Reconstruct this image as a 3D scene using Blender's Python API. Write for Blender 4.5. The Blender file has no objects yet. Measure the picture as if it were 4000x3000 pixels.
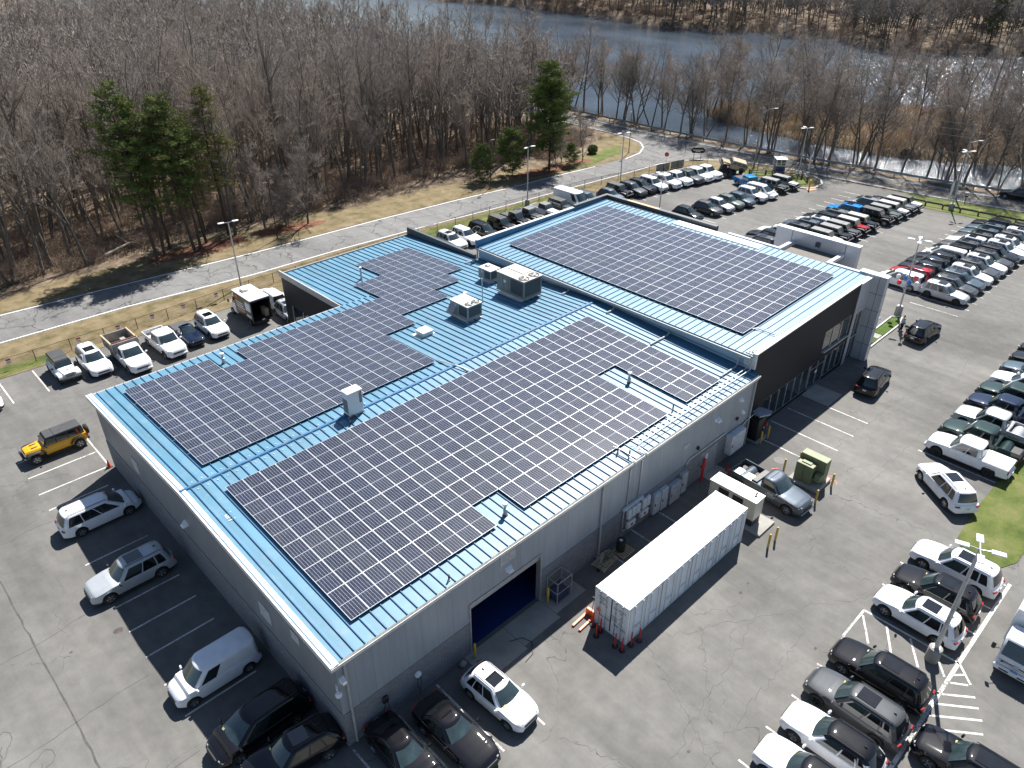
import bpy, math, random
import numpy as np
from mathutils import Vector, Matrix
random.seed(7)
S = bpy.context.scene
COL = S.collection
# ------------------------------------------------------------------ camera
CAM = (-9.7709, -21.8033, 35.2239); YAW, PITCH, ROLL = 0.8016, 0.5538, 0.0012
fw = Vector((math.cos(YAW)*math.cos(PITCH), math.sin(YAW)*math.cos(PITCH), -math.sin(PITCH)))
rt = Vector((math.sin(YAW), -math.cos(YAW), 0)); up = rt.cross(fw)
r2 = rt*math.cos(ROLL)+up*math.sin(ROLL); u2 = -rt*math.sin(ROLL)+up*math.cos(ROLL)
cd = bpy.data.cameras.new('drone_camera'); cam = bpy.data.objects.new('drone_camera', cd); COL.objects.link(cam)
cam.matrix_world = Matrix(((r2.x, u2.x, -fw.x, CAM[0]), (r2.y, u2.y, -fw.y, CAM[1]), (r2.z, u2.z, -fw.z, CAM[2]), (0, 0, 0, 1)))
cd.sensor_width = 36; cd.lens = 36*2933.84/4000; cd.clip_end = 6000; cd.clip_start = 0.5
S.camera = cam
# ------------------------------------------------------------------ sky, sun, exposure
ELEV, AZ = math.radians(52.6), math.radians(25)
w = bpy.data.worlds.new("World"); S.world = w; w.use_nodes = True
nt = w.node_tree; bg = nt.nodes['Background']
sky = nt.nodes.new('ShaderNodeTexSky'); sky.sky_type = 'NISHITA'; sky.sun_disc = False
sky.sun_elevation = ELEV; sky.sun_rotation = math.pi/2-AZ; sky.dust_density = .35; sky.air_density = 1.0
nt.links.new(sky.outputs[0], bg.inputs[0]); bg.inputs[1].default_value = 0.055
sd = bpy.data.lights.new('sun', 'SUN'); sun = bpy.data.objects.new('sun', sd); COL.objects.link(sun)
sd.energy = 4.9; sd.angle = math.radians(0.5); sd.color = (1.0, 0.965, 0.915)
sun.rotation_euler = Vector((math.cos(AZ)*math.cos(ELEV), math.sin(AZ)*math.cos(ELEV), math.sin(ELEV))).to_track_quat('Z', 'Y').to_euler()
sun.location = (60, 30, 80)
S.view_settings.view_transform = 'Standard'; S.view_settings.look = 'None'
S.view_settings.exposure = 1.1; S.view_settings.gamma = 1
S.render.engine = 'CYCLES'
S.cycles.max_bounces = 6; S.cycles.diffuse_bounces = 2; S.cycles.glossy_bounces = 3; S.cycles.transmission_bounces = 3; S.cycles.transparent_max_bounces = 8

# ------------------------------------------------------------------ material helpers
MC = {}
class NT:
    def __init__(s, m):
        m.use_nodes = True; s.t = m.node_tree; s.b = s.t.nodes['Principled BSDF']
    def n(s, k, **kw):
        o = s.t.nodes.new('ShaderNode'+k)
        for a, v in kw.items(): setattr(o, a, v)
        return o
    def l(s, a, b): s.t.links.new(a, b)
    def coord(s, kind='Object'): return s.n('TexCoord').outputs[kind]
    def noise(s, vec, scale, detail=4, rough=.55, dist=0.):
        o = s.n('TexNoise'); o.inputs['Scale'].default_value = scale; o.inputs['Detail'].default_value = detail
        o.inputs['Roughness'].default_value = rough; o.inputs['Distortion'].default_value = dist
        s.l(vec, o.inputs['Vector']); return o
    def ramp(s, fac, stops):
        o = s.n('ValToRGB'); r = o.color_ramp
        while len(r.elements) < len(stops): r.elements.new(.5)
        for e, (p, c) in zip(r.elements, stops):
            e.position = p; e.color = (c[0], c[1], c[2], 1) if not isinstance(c, (int, float)) else (c, c, c, 1)
        s.l(fac, o.inputs[0]); return o.outputs[0]
    def math(s, op, a, b=None, c=None):
        o = s.n('Math', operation=op)
        for i, v in enumerate((a, b, c)):
            if v is None: continue
            if isinstance(v, (int, float)): o.inputs[i].default_value = v
            else: s.l(v, o.inputs[i])
        return o.outputs[0]
    def mix(s, fac, a, b, mode='MIX'):
        o = s.n('Mix', data_type='RGBA', blend_type=mode)
        for i, v in ((0, fac), (6, a), (7, b)):
            if isinstance(v, (int, float)): o.inputs[i].default_value = v
            elif isinstance(v, (tuple, list)): o.inputs[i].default_value = (v[0], v[1], v[2], 1)
            else: s.l(v, o.inputs[i])
        return o.outputs[2]
    def bump(s, h, strength=.3, dist=.05):
        o = s.n('Bump'); o.inputs['Strength'].default_value = strength; o.inputs['Distance'].default_value = dist
        s.l(h, o.inputs['Height']); s.l(o.outputs[0], s.b.inputs['Normal'])
    def vmap(s, vec, scale=(1, 1, 1), rot=(0, 0, 0), loc=(0, 0, 0)):
        o = s.n('Mapping'); o.inputs['Scale'].default_value = scale; o.inputs['Rotation'].default_value = rot; o.inputs['Location'].default_value = loc
        s.l(vec, o.inputs[0]); return o.outputs[0]
    def sep(s, vec):
        o = s.n('SeparateXYZ'); s.l(vec, o.inputs[0]); return o.outputs
def new(name):
    m = bpy.data.materials.new(name); MC[name] = m; return m, NT(m)
def M(name, col=(.5, .5, .5), rough=.6, metal=0., coat=0., var=.15, scale=3., bump=0., spec=None, emit=None):
    """plain painted / plastic / metal surface with a little uneven colour and wear"""
    if name in MC: return MC[name]
    m, t = new(name); b = t.b
    n = t.noise(t.coord(), scale, 5)
    lo = tuple(c*(1-var) for c in col); hi = tuple(min(1, c*(1+var)) for c in col)
    t.l(t.ramp(n.outputs[0], [(.3, lo), (.7, hi)]), b.inputs['Base Color'])
    b.inputs['Roughness'].default_value = rough; b.inputs['Metallic'].default_value = metal
    b.inputs['Coat Weight'].default_value = coat; b.inputs['Coat Roughness'].default_value = .04
    if spec is not None: b.inputs['Specular IOR Level'].default_value = spec
    if bump: t.bump(n.outputs[0], bump)
    return m
# ------------------------------------------------------------------ mesh helpers
class MB:
    def __init__(s): s.v = []; s.f = []; s.m = []; s.sm = False
    def add(s, vs, fs, mi=0):
        o = len(s.v); s.v += [tuple(p) for p in vs]; s.f += [tuple(o+i for i in f) for f in fs]; s.m += [mi]*len(fs); return s
    def quad(s, a, b, c, d, mi=0): return s.add([a, b, c, d], [(0, 1, 2, 3)], mi)
    def box(s, x0, x1, y0, y1, z0, z1, mi=0):
        v = [(x, y, z) for z in (z0, z1) for y in (y0, y1) for x in (x0, x1)]
        return s.add(v, [(0, 2, 3, 1), (4, 5, 7, 6), (0, 1, 5, 4), (2, 6, 7, 3), (0, 4, 6, 2), (1, 3, 7, 5)], mi)
    def cbox(s, c, size, mi=0, rz=0., ch=0., ry=0.):
        """box round a centre, chamfered, turned about z (and y first)"""
        X, Y, Z = [k/2 for k in size]; ch = min(ch, X*.9, Y*.9, Z*.9)
        rings = []
        def ring(a, z): return [(-X+a+ch*(1 if a == 0 else .0), -Y+a, z), (X-a-ch*(1 if a == 0 else 0), -Y+a, z), (X-a, -Y+a+ch*(1 if a == 0 else 0), z), (X-a, Y-a-ch*(1 if a == 0 else 0), z), (X-a-ch*(1 if a == 0 else 0), Y-a, z), (-X+a+ch*(1 if a == 0 else 0), Y-a, z), (-X+a, Y-a-ch*(1 if a == 0 else 0), z), (-X+a, -Y+a+ch*(1 if a == 0 else 0), z)]
        if ch > 0: rings = [ring(ch, -Z), ring(0, -Z+ch), ring(0, Z-ch), ring(ch, Z)]
        else: return s.box8([(x*X, y*Y, z*Z) for z in (-1, 1) for y in (-1, 1) for x in (-1, 1)], c, rz, mi, ry)
        cz, sz = math.cos(rz), math.sin(rz); cy, sy = math.cos(ry), math.sin(ry); vs = []
        for r in rings:
            for x, y, z in r:
                x, z = x*cy+z*sy, -x*sy+z*cy
                vs.append((c[0]+x*cz-y*sz, c[1]+x*sz+y*cz, c[2]+z))
        fs = [tuple(reversed(range(8)))]
        for k in range(3):
            for i in range(8): fs.append((k*8+i, k*8+(i+1) % 8, k*8+8+(i+1) % 8, k*8+8+i))
        fs.append(tuple(24+i for i in range(8)))
        return s.add(vs, fs, mi)
    def box8(s, vs, c, rz, mi, ry=0.):
        cz, sz = math.cos(rz), math.sin(rz); cy, sy = math.cos(ry), math.sin(ry); out = []
        for x, y, z in vs:
            x, z = x*cy+z*sy, -x*sy+z*cy
            out.append((c[0]+x*cz-y*sz, c[1]+x*sz+y*cz, c[2]+z))
        return s.add(out, [(0, 2, 3, 1), (4, 5, 7, 6), (0, 1, 5, 4), (2, 6, 7, 3), (0, 4, 6, 2), (1, 3, 7, 5)], mi)
    def tube(s, pts, r, n=8, mi=0, r1=None, caps=True):
        pts = [Vector(p) for p in pts]; k = len(pts); vs = []; fs = []
        for i, p in enumerate(pts):
            d = (pts[min(i+1, k-1)]-pts[max(i-1, 0)]).normalized()
            a = d.cross(Vector((0, 0, 1)) if abs(d.z) < .95 else Vector((1, 0, 0))).normalized(); b = d.cross(a)
            rr = r if r1 is None else r+(r1-r)*i/(k-1)
            for j in range(n):
                t = 2*math.pi*j/n; q = p+a*math.cos(t)*rr+b*math.sin(t)*rr; vs.append(q[:])
        for i in range(k-1):
            for j in range(n): fs.append((i*n+j, i*n+(j+1) % n, i*n+n+(j+1) % n, i*n+n+j))
        if caps: fs += [tuple(reversed(range(n))), tuple((k-1)*n+j for j in range(n))]
        return s.add(vs, fs, mi)
    def lathe(s, prof, n=20, at=(0, 0, 0), axis='z', mi=0):
        vs = []; fs = []
        for r, h in prof:
            for j in range(n):
                t = 2*math.pi*j/n; x, y = r*math.cos(t), r*math.sin(t)
                p = (x, y, h) if axis == 'z' else ((x, h, y) if axis == 'y' else (h, x, y))
                vs.append((p[0]+at[0], p[1]+at[1], p[2]+at[2]))
        for i in range(len(prof)-1):
            for j in range(n): fs.append((i*n+j, i*n+(j+1) % n, i*n+n+(j+1) % n, i*n+n+j))
        return s.add(vs, fs, mi)
    def prism(s, poly, z0, z1, mi=0):
        n = len(poly); vs = [(x, y, z0) for x, y in poly]+[(x, y, z1) for x, y in poly]
        return s.add(vs, [tuple(reversed(range(n))), tuple(range(n, 2*n))]+[(i, (i+1) % n, n+(i+1) % n, n+i) for i in range(n)], mi)
    def flat(s, poly, z=0., mi=0): return s.add([(x, y, z) for x, y in poly], [tuple(range(len(poly)))], mi)
    def ribbon(s, pts, wd, z=0., mi=0):
        k = len(pts); vs = []; fs = []
        for i in range(k):
            a = Vector(pts[max(i-1, 0)][:2]); b = Vector(pts[min(i+1, k-1)][:2]); d = (b-a).normalized(); n = Vector((-d.y, d.x))
            p = Vector(pts[i][:2]); ww = wd[i] if isinstance(wd, (list, tuple)) else wd
            vs += [(*(p+n*ww/2), z), (*(p-n*ww/2), z)]
        for i in range(k-1): fs.append((2*i, 2*i+1, 2*i+3, 2*i+2))
        return s.add(vs, fs, mi)
    def loft(s, rings, mi=0, cap=True, closed=True):
        n = len(rings[0]); vs = [p for r in rings for p in r]; fs = []
        for i in range(len(rings)-1):
            for j in range(n if closed else n-1): fs.append((i*n+j, i*n+(j+1) % n, i*n+n+(j+1) % n, i*n+n+j))
        if cap: fs += [tuple(reversed(range(n))), tuple((len(rings)-1)*n+j for j in range(n))]
        return s.add(vs, fs, mi)
    def sphere(s, c, r, nu=12, nv=8, mi=0, sq=(1, 1, 1)):
        prof = [(max(1e-4, r*math.sin(math.pi*i/nv)), -r*math.cos(math.pi*i/nv)) for i in range(nv+1)]
        o = len(s.v); s.lathe(prof, nu, (0, 0, 0), 'z', mi)
        for i in range(o, len(s.v)):
            x, y, z = s.v[i]; s.v[i] = (c[0]+x*sq[0], c[1]+y*sq[1], c[2]+z*sq[2])
        return s
    def xf(s, fn): s.v = [tuple(fn(*p)) for p in s.v]; return s
    def mesh(s, name, mats, smooth=None):
        me = bpy.data.meshes.new(name); me.from_pydata(s.v, [], s.f)
        for m in (mats if isinstance(mats, (list, tuple)) else [mats]): me.materials.append(m)
        if any(s.m): me.polygons.foreach_set('material_index', s.m)
        if smooth is not None:
            me.polygons.foreach_set('use_smooth', [True]*len(s.f)); me.set_sharp_from_angle(angle=math.radians(smooth))
        me.update(); return me
    def build(s, name, mats, parent=None, smooth=None, loc=None):
        return link(name, s.mesh(name, mats, smooth), parent, loc)
def link(name, me, parent=None, loc=None):
    o = bpy.data.objects.new(name, me); COL.objects.link(o)
    if parent is not None: o.parent = parent
    if loc is not None: o.location = loc
    return o
def tag(o, label=None, cat=None, group=None, kind=None):
    if label: o['label'] = label
    if cat: o['category'] = cat
    if group: o['group'] = group
    if kind: o['kind'] = kind
    return o
def thing(name, label, cat, loc=(0, 0, 0), rz=0., group=None):
    o = bpy.data.objects.new(name, None); COL.objects.link(o); o.location = loc; o.rotation_euler = (0, 0, rz)
    o.empty_display_size = .3
    return tag(o, label, cat, group)
def dup(o, parent=None):
    c = o.copy(); COL.objects.link(c)
    if parent is not None: c.parent = parent
    for ch in o.children: dup(ch, c)
    return c
def place(root, loc, rz, label, group=None, scale=None):
    c = dup(root); c.location = loc; c.rotation_euler = (0, 0, rz); c['label'] = label
    if group: c['group'] = group
    if scale: c.scale = scale
    return c
def struct(name, mb, mats, smooth=None): return tag(mb.build(name, mats, smooth=smooth), kind='structure')
def npmesh(name, V, F, mats, smooth=False):
    """triangle / quad arrays to a mesh, fast"""
    me = bpy.data.meshes.new(name); nv, nf, k = len(V), len(F), F.shape[1]
    me.vertices.add(nv); me.vertices.foreach_set('co', np.asarray(V, dtype=np.float32).ravel())
    me.loops.add(nf*k); me.loops.foreach_set('vertex_index', np.asarray(F, dtype=np.int32).ravel())
    me.polygons.add(nf); me.polygons.foreach_set('loop_start', np.arange(0, nf*k, k, dtype=np.int32)); me.polygons.foreach_set('loop_total', np.full(nf, k, dtype=np.int32))
    if smooth: me.polygons.foreach_set('use_smooth', np.ones(nf, dtype=bool))
    for m in (mats if isinstance(mats, (list, tuple)) else [mats]): me.materials.append(m)
    me.update(); me.validate(); return me
def lerp(a, b, t): return a+(b-a)*t
def interp(x, tab): return float(np.interp(x, [t[0] for t in tab], [t[1] for t in tab]))
# ------------------------------------------------------------------ ground materials
def ground_mat(name, c0, c1, c2, scale=.12, grain=.12, rough=.95, bump=.25, streak=None):
    m, t = new(name); P = t.coord()
    a = t.noise(P, scale, 8, .6); b = t.noise(P, 6., 6, .7); g = t.noise(P, 45., 3, .7)
    c = t.ramp(a.outputs[0], [(.32, c0), (.5, c1), (.68, c2)])
    c = t.mix(.55, c, t.ramp(b.outputs[0], [(.3, 1-grain*2), (.7, 1.)]), 'MULTIPLY')
    c = t.mix(.6, c, t.ramp(g.outputs[0], [(.25, 1-grain*2.5), (.75, 1.)]), 'MULTIPLY')
    t.l(c, t.b.inputs['Base Color']); t.b.inputs['Roughness'].default_value = rough
    t.b.inputs['Specular IOR Level'].default_value = .25
    if bump: t.bump(g.outputs[0], bump, .02)
    return m
def asphalt(name, dark, mid, light, crack_scale=.2, crack_w=.006, crack_col=.45, thresh=.48, tar=False):
    m, t = new(name); P = t.coord()
    big = t.noise(P, .07, 6, .6); st = t.noise(t.vmap(P, (.5, .06, 1)), 1., 7, .65); g = t.noise(P, 30., 4, .75); med = t.noise(P, 1.1, 7, .7)
    c = t.ramp(big.outputs[0], [(.3, dark), (.5, mid), (.7, light)])
    c = t.mix(.7, c, t.ramp(st.outputs[0], [(.3, .62), (.7, 1.14)]), 'MULTIPLY')
    c = t.mix(.7, c, t.ramp(med.outputs[0], [(.3, .74), (.7, 1.12)]), 'MULTIPLY')
    c = t.mix(.6, c, t.ramp(g.outputs[0], [(.3, .68), (.7, 1.15)]), 'MULTIPLY')
    dn = t.noise(P, .45, 2.5, .55); o = t.n('VectorMath', operation='SCALE'); t.l(dn.outputs[1], o.inputs[0]); o.inputs['Scale'].default_value = 3.2
    ad = t.n('VectorMath', operation='ADD'); t.l(P, ad.inputs[0]); t.l(o.outputs[0], ad.inputs[1])
    v = t.n('TexVoronoi', feature='DISTANCE_TO_EDGE', voronoi_dimensions='2D'); v.inputs['Scale'].default_value = crack_scale; t.l(ad.outputs[0], v.inputs['Vector'])
    cr = t.math('LESS_THAN', v.outputs['Distance'], t.math('MULTIPLY', t.ramp(t.noise(P, 1.7, 4, .7).outputs[0], [(.36, 0.), (.62, 2.2)]), crack_w))
    mask = t.math('GREATER_THAN', t.noise(P, .13, 3).outputs[0], thresh)
    cr = t.math('MULTIPLY', cr, mask)
    if tar:
        v2 = t.n('TexVoronoi', feature='DISTANCE_TO_EDGE', voronoi_dimensions='2D'); v2.inputs['Scale'].default_value = .55; t.l(ad.outputs[0], v2.inputs['Vector'])
        k = t.math('MULTIPLY', t.math('LESS_THAN', v2.outputs['Distance'], .022), t.math('GREATER_THAN', t.noise(P, .12, 2).outputs[0], .56))
        cr = t.math('MAXIMUM', cr, k)
    cc = t.mix(crack_col, c, (.02, .02, .022)); c = t.mix(cr, c, cc)
    t.l(c, t.b.inputs['Base Color']); t.b.inputs['Roughness'].default_value = .9; t.b.inputs['Specular IOR Level'].default_value = .3
    t.bump(g.outputs[0], .25, .015)
    return m
A_LOT = asphalt('lot_asphalt', (.11, .107, .101), (.158, .153, .144), (.2, .194, .181), .16, .0021, .38, .5)
A_ROAD = asphalt('road_asphalt', (.15, .15, .148), (.185, .183, .178), (.215, .21, .203), .2, .012, .62, .30, tar=True)
A_ROAD2 = asphalt('highway_asphalt', (.15, .148, .145), (.175, .172, .168), (.2, .197, .19), .1, .003, .6, .5)
GRASS = ground_mat('grass_turf', (.07, .1, .02), (.125, .155, .038), (.2, .195, .075), .5, .2, bump=.6)
GRASS_DRY = ground_mat('dry_grass', (.12, .105, .045), (.225, .175, .095), (.3, .235, .145), .6, .25, bump=.6)
GRASS_LUSH = ground_mat('lush_grass', (.05, .09, .012), (.075, .13, .018), (.12, .16, .035), .8, .15, bump=.6)
MULCH = ground_mat('bark_mulch', (.13, .06, .035), (.22, .10, .06), (.28, .15, .09), .8, .25, bump=.6)
LITTER = ground_mat('leaf_litter', (.09, .062, .042), (.21, .155, .105), (.36, .28, .2), .5, .3, bump=.8)
CONC = ground_mat('concrete', (.26, .25, .23), (.33, .32, .29), (.4, .38, .35), .5, .08, bump=.1)
def paint(name, col, wear=.5, asp=(.12, .118, .112)):
    m, t = new(name); P = t.coord(); n = t.noise(P, 7., 8, .8); n2 = t.noise(P, .6, 3)
    k = t.math('ADD', t.math('MULTIPLY', n.outputs[0], .8), t.math('MULTIPLY', n2.outputs[0], .4))
    t.l(t.mix(t.ramp(k, [(wear-.08, 1.), (wear+.06, 0.)]), asp, col), t.b.inputs['Base Color']); t.b.inputs['Roughness'].default_value = .85
    return m
LINE = paint('white_line_paint', (.62, .6, .56), .66); LINE_NEW = paint('fresh_line_paint', (.78, .77, .74), .8); YEL = paint('yellow_line_paint', (.6, .36, .08), .72, (.17, .17, .165))
CURB = ground_mat('curb_concrete', (.42, .41, .39), (.55, .54, .52), (.66, .65, .62), 1., .08, bump=.05)
SEAL = M('crack_sealant', (.062, .06, .058), .7, var=.35)
STAIN = M('oil_stain', (.07, .055, .05), .8, var=.4)

# ------------------------------------------------------------------ terrain: one sheet with the river bed in it
RAIL = [(-400, 205), (-40, 131), (-10, 124.5), (6.5, 121.2), (13.7, 119.6), (31, 117.5), (43, 116.2), (55, 115.6), (83, 115.8), (200, 116.5), (600, 118)]   # (y, x) of the guard rail
FARB = [(-400, 330), (0, 290), (50, 285), (73, 271), (91, 267), (115, 287), (137, 280), (174, 263), (207, 275), (230, 278), (282, 284), (330, 272), (600, 268)]
ISN = [(-60, 160), (10, 146), (20, 140), (30, 135), (45, 134), (58, 135.5), (72, 140), (80, 150)]
ISF = [(-60, 198), (10, 187), (22, 184), (32, 181), (43, 177), (51, 169), (59, 164), (66, 157), (74, 150), (80, 150)]
def smooth(t): t = np.clip(t, 0, 1); return t*t*(3-2*t)
def terr(x, y):
    x = np.asarray(x, float); y = np.asarray(y, float)
    g = lambda T: np.interp(y, [a for a, _ in T], [b for _, b in T])
    near = 1-smooth((x-(g(RAIL)+1.5))/6.5)
    far = smooth((x-(g(FARB)-4))/9)
    isl = smooth((x-g(ISN)+1)/4)*(1-smooth((x-g(ISF)-3)/5))*(1-smooth((y-70)/8))
    z = -4+3.95*np.maximum(np.maximum(near, far*1.25), isl*.85)
    z = z+far*smooth((x-g(FARB))/160)*5
    n = np.sin(x*.31+y*.17)*np.cos(y*.23-x*.11)*.25+np.sin(x*.9)*np.sin(y*.8)*.1
    wood = smooth((y-72)/12)*near+isl+far
    return z+n*wood*.9
xs = np.concatenate([[-2500, -1200, -600, -300, -150], np.arange(-80, 106, 6.), np.arange(106, 200, 1.5), np.arange(200, 262, 4), np.arange(262, 300, 2), np.arange(300, 460, 6), [480, 520, 600, 800, 1200, 2500]])
ys = np.concatenate([[-2500, -1200, -500, -250, -120], np.arange(-80, 60, 4.), np.arange(60, 300, 3.), np.arange(300, 420, 6), [440, 480, 560, 700, 1000, 1600, 2600]])
X, Y = np.meshgrid(xs, ys); Zt = terr(X, Y); nx, ny = len(xs), len(ys)
I = np.arange(nx*ny).reshape(ny, nx)
F = np.stack([I[:-1, :-1], I[:-1, 1:], I[1:, 1:], I[1:, :-1]], -1).reshape(-1, 4)
tag(link('ground', npmesh('ground', np.stack([X, Y, Zt], -1).reshape(-1, 3), F, LITTER, True)), kind='structure')
def gz(x, y): return float(terr(x, y))
# river
m, t = new('river_water'); P = t.coord()
n1 = t.noise(t.vmap(P, (1.3, .35, 1), (0, 0, .15)), .9, 7, .68); n2 = t.noise(t.vmap(P, (.05, .02, 1)), 1., 4)
t.l(t.ramp(n2.outputs[0], [(.35, (.03, .042, .055)), (.65, (.06, .08, .105))]), t.b.inputs['Base Color'])
t.l(t.ramp(n2.outputs[0], [(.35, .06), (.65, .16)]), t.b.inputs['Roughness']); t.b.inputs['IOR'].default_value = 1.33
t.bump(n1.outputs[0], .7, .35)
WATER = m
struct('river', MB().flat([(100, -2400), (420, -2400), (420, 2500), (100, 2500)], -1.7), WATER)

# ------------------------------------------------------------------ lot, roads, grass
NEAR = [(-90, 59.6), (-1, 58.9), (11, 58.6), (25, 57.1), (36.8, 56.8), (50, 55.9), (64, 54.6), (76.5, 53.8), (88.8, 52.9), (97, 52.4), (101.5, 51.2), (104.5, 49), (107.5, 45), (109.3, 40), (110.1, 33), (111.6, 15.7), (114, 2.1), (119, -15), (130, -50), (200, -400)]
FARE = [(-90, 66.9), (1, 66.3), (12, 65.4), (28.7, 63.9), (45.7, 63.2), (59.4, 62.2), (70.2, 61), (80, 60.4), (88, 59.6), (95.4, 59.0), (100.1, 59.8), (103.6, 61.6), (106, 64.2), (107.2, 67.8), (107.9, 73), (108.2, 90), (108.6, 200), (110, 600)]
RX = lambda y, o=0.: interp(y, RAIL)-o
north = [(RX(y, .9), y) for y in (600, 300, 200, 150, 120, 100, 83, 70, 55, 49, 43, 37, 31, 22, 13.7, 6.5, -2, -10, -40)]
struct('lot_ground', MB().flat([(-90, -90), (118, -90), (112, -15), (108, .2), (108.5, 13), (111, 17), (110.3, 24), (109.9, 31), (107, 31), (103, 29.5), (101.8, 38), (99.6, 40), (97.8, 42.2), (96, 45.7), (90, 47.2), (83, 49), (76, 50.6), (60, 50.9), (14.6, 51.1), (0, 51.6), (-90, 52.6)], 0.), A_LOT)
# road past the woods
struct('side_road', MB().flat([p for p in NEAR[:9]]+[(97, 52.4), (101.5, 51.2), (104.5, 49), (107.5, 45)]+[(107.9, 73)]+list(reversed(FARE[:14])), .012), A_ROAD)
struct('river_road', MB().flat(north+[(200, -400)]+list(reversed(NEAR[13:19]))+[(109.3, 40), (107.5, 45)]+FARE[14:], .02), A_ROAD2)
# lot apron at the exit and grass strips
struct('grass_strip', MB().flat(NEAR[:16]+[(109.6, 36), (108.6, 30.2), (106, 28.3), (103.2, 28.1), (101.9, 30), (101.8, 38), (99.6, 40), (97.8, 42.2), (96, 45.7), (90, 47.2), (83, 49), (76, 50.6), (60, 50.9), (14.6, 51.1), (0, 51.6), (-90, 52.6)], .035), GRASS_DRY)
struct('grass_bank', MB().flat([(-90, 66.9), (1, 66.3), (12, 65.4), (28.7, 63.9), (45.7, 63.2), (59.4, 62.2), (70.2, 61), (80, 60.4), (88, 59.6), (95.4, 59.0), (100.1, 59.8), (103.6, 61.6), (106, 64.2), (107.2, 67.8), (107.9, 73), (103, 72), (98, 67.5), (90, 65.5), (82, 66), (76, 67.8), (70, 67), (62, 68.5), (54, 70), (47, 69.3), (40, 72.2), (32, 71.2), (24, 73.4), (16, 70.6), (8, 71.5), (1, 69.6), (-30, 71.5), (-90, 73)], .035), GRASS_DRY)
struct('east_grass', MB().flat([(111.2, 17.5), (111.8, 13), (114.2, 1), (119.5, -16), (118, -90), (112, -15), (106.9, .2), (106.3, 8.7), (105.9, 13.4), (106.5, 16.5), (108.5, 18.2)], .035), GRASS)
struct('lawn', MB().flat([(45.6, -15.6), (41.5, -15.5), (37.6, -15.7), (36.6, -16.4), (36.2, -17.6), (36.7, -18.6), (38, -19.2), (45, -19.4), (70, -19.6), (70, -17.4), (56, -16.2)], .04), GRASS)
green = MB()
for poly in ([(2, 51.9), (-20, 52.3), (-20, 54), (3, 53.6)], [(33, 51.2), (60, 51.1), (72, 51.0), (72, 53.4), (50, 54.9), (36, 55.6)], [(98, 43.4), (101, 44.5), (105.5, 42.5), (107.8, 36), (108, 31), (105.7, 29.5), (103.4, 29.6), (103.2, 37), (102, 41)], [(80, 61.3), (90, 60.6), (98, 61.8), (102, 65), (98, 65.6), (90, 63.4)]):
    green.flat(poly, .045)
struct('green_turf', green, GRASS)
mul = MB()
def blob(cx, cy, rx, ry, rz=0, z=.05, n=22, mi=0, mb=None):
    p = []
    for i in range(n):
        a = 2*math.pi*i/n; k = 1+random.uniform(-.14, .14); x, y = rx*k*math.cos(a), ry*k*math.sin(a)
        p.append((cx+x*math.cos(rz)-y*math.sin(rz), cy+x*math.sin(rz)+y*math.cos(rz)))
    (mb or mul).flat(p, z, mi)
blob(23.8, 69.4, 6.8, 2.1, -.05); blob(35.8, 68.3, 5.0, 1.7, -.13, .054); blob(79.6, 63.4, 6.4, 1.8, -.1); blob(88.5, 62.9, 2.4, 1.3, -.1, .054)
struct('mulch_bed', mul, MULCH)
# curbs
cb = MB(); cb.ribbon([(101.75, 37.5), (101.65, 31), (101.9, 29.6), (103.1, 27.95), (106, 28.1), (108.75, 30.1), (109.7, 35.8)], .22, .13); 
struct('kerb', MB().prism([(101.6, 36), (101.55, 30), (102, 28.6), (103.2, 27.85), (106, 28), (107.8, 29), (109, 30.4), (109.8, 34.4), (109.6, 34.6), (108.8, 31), (107.6, 29.3), (106, 28.3), (103.3, 28.15), (102.2, 28.8), (101.8, 30.1), (101.85, 36)], 0, .15), CURB)
# painted lines
ln = MB(); fr = MB(); ye = MB(); off = lambda L, d: [(x, y+d) for x, y in L]
fr.ribbon(off(NEAR[:12], .35), .14, .03); fr.ribbon([(x, y-.35) for x, y in FARE[:9]], .14, .03)
fr.ribbon([(101.8, 51.4), (104.9, 49.2), (108, 45.1), (109.8, 40), (110.6, 33), (112.1, 15.7), (114.5, 2.1), (119.6, -15)], .14, .035)
fr.ribbon([(95.4, 58.7), (100.3, 59.4), (103.9, 61.3), (106.4, 64), (107.6, 67.7), (108.3, 73), (108.6, 90), (109, 200)], .16, .04)
fr.ribbon([(RX(y, 2.1), y) for y in (200, 83, 70, 55, 49, 43, 37, 31, 22, 13.7, 6.5, -2, -15)], .14, .035)
mid = [((RX(y, 2.1)+x)/2+.1, y) for x, y in ((108.6, 90), (108.3, 74.5), (109.8, 40), (110.6, 33), (111.2, 24), (112.1, 15.7), (114.5, 2.1), (119.6, -15))]
for d in (-.12, .12):
    ye.ribbon([(x+d, y) for x, y in mid[:2]], .1, .036); ye.ribbon([(x+d, y) for x, y in mid[2:]], .1, .036)
struct('road_line', fr, LINE_NEW); struct('centre_line', ye, YEL)
def L(x0, y0, x1, y1, w=.11): ln.ribbon([(x0, y0), (x1, y1)], w, .008)
for y in (36.9, 34.35, 31.8, 29.5, 27.1, 22.2, 19.7, 17.25, 14.85, 12.4, 9.9, 7.3, 4.85, 2.4): L(-5.2, y, -.35 if y in (34.35, 31.8) else -1.2, y)
L(-.3, 38, -.3, 31.8)
for x in (-3, -.2, 2.8, 5.5, 8.3, 11.1, 14, 16.7, 19.5, 22.2, 24.9): L(x, 51.3, x, 46.4)
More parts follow.
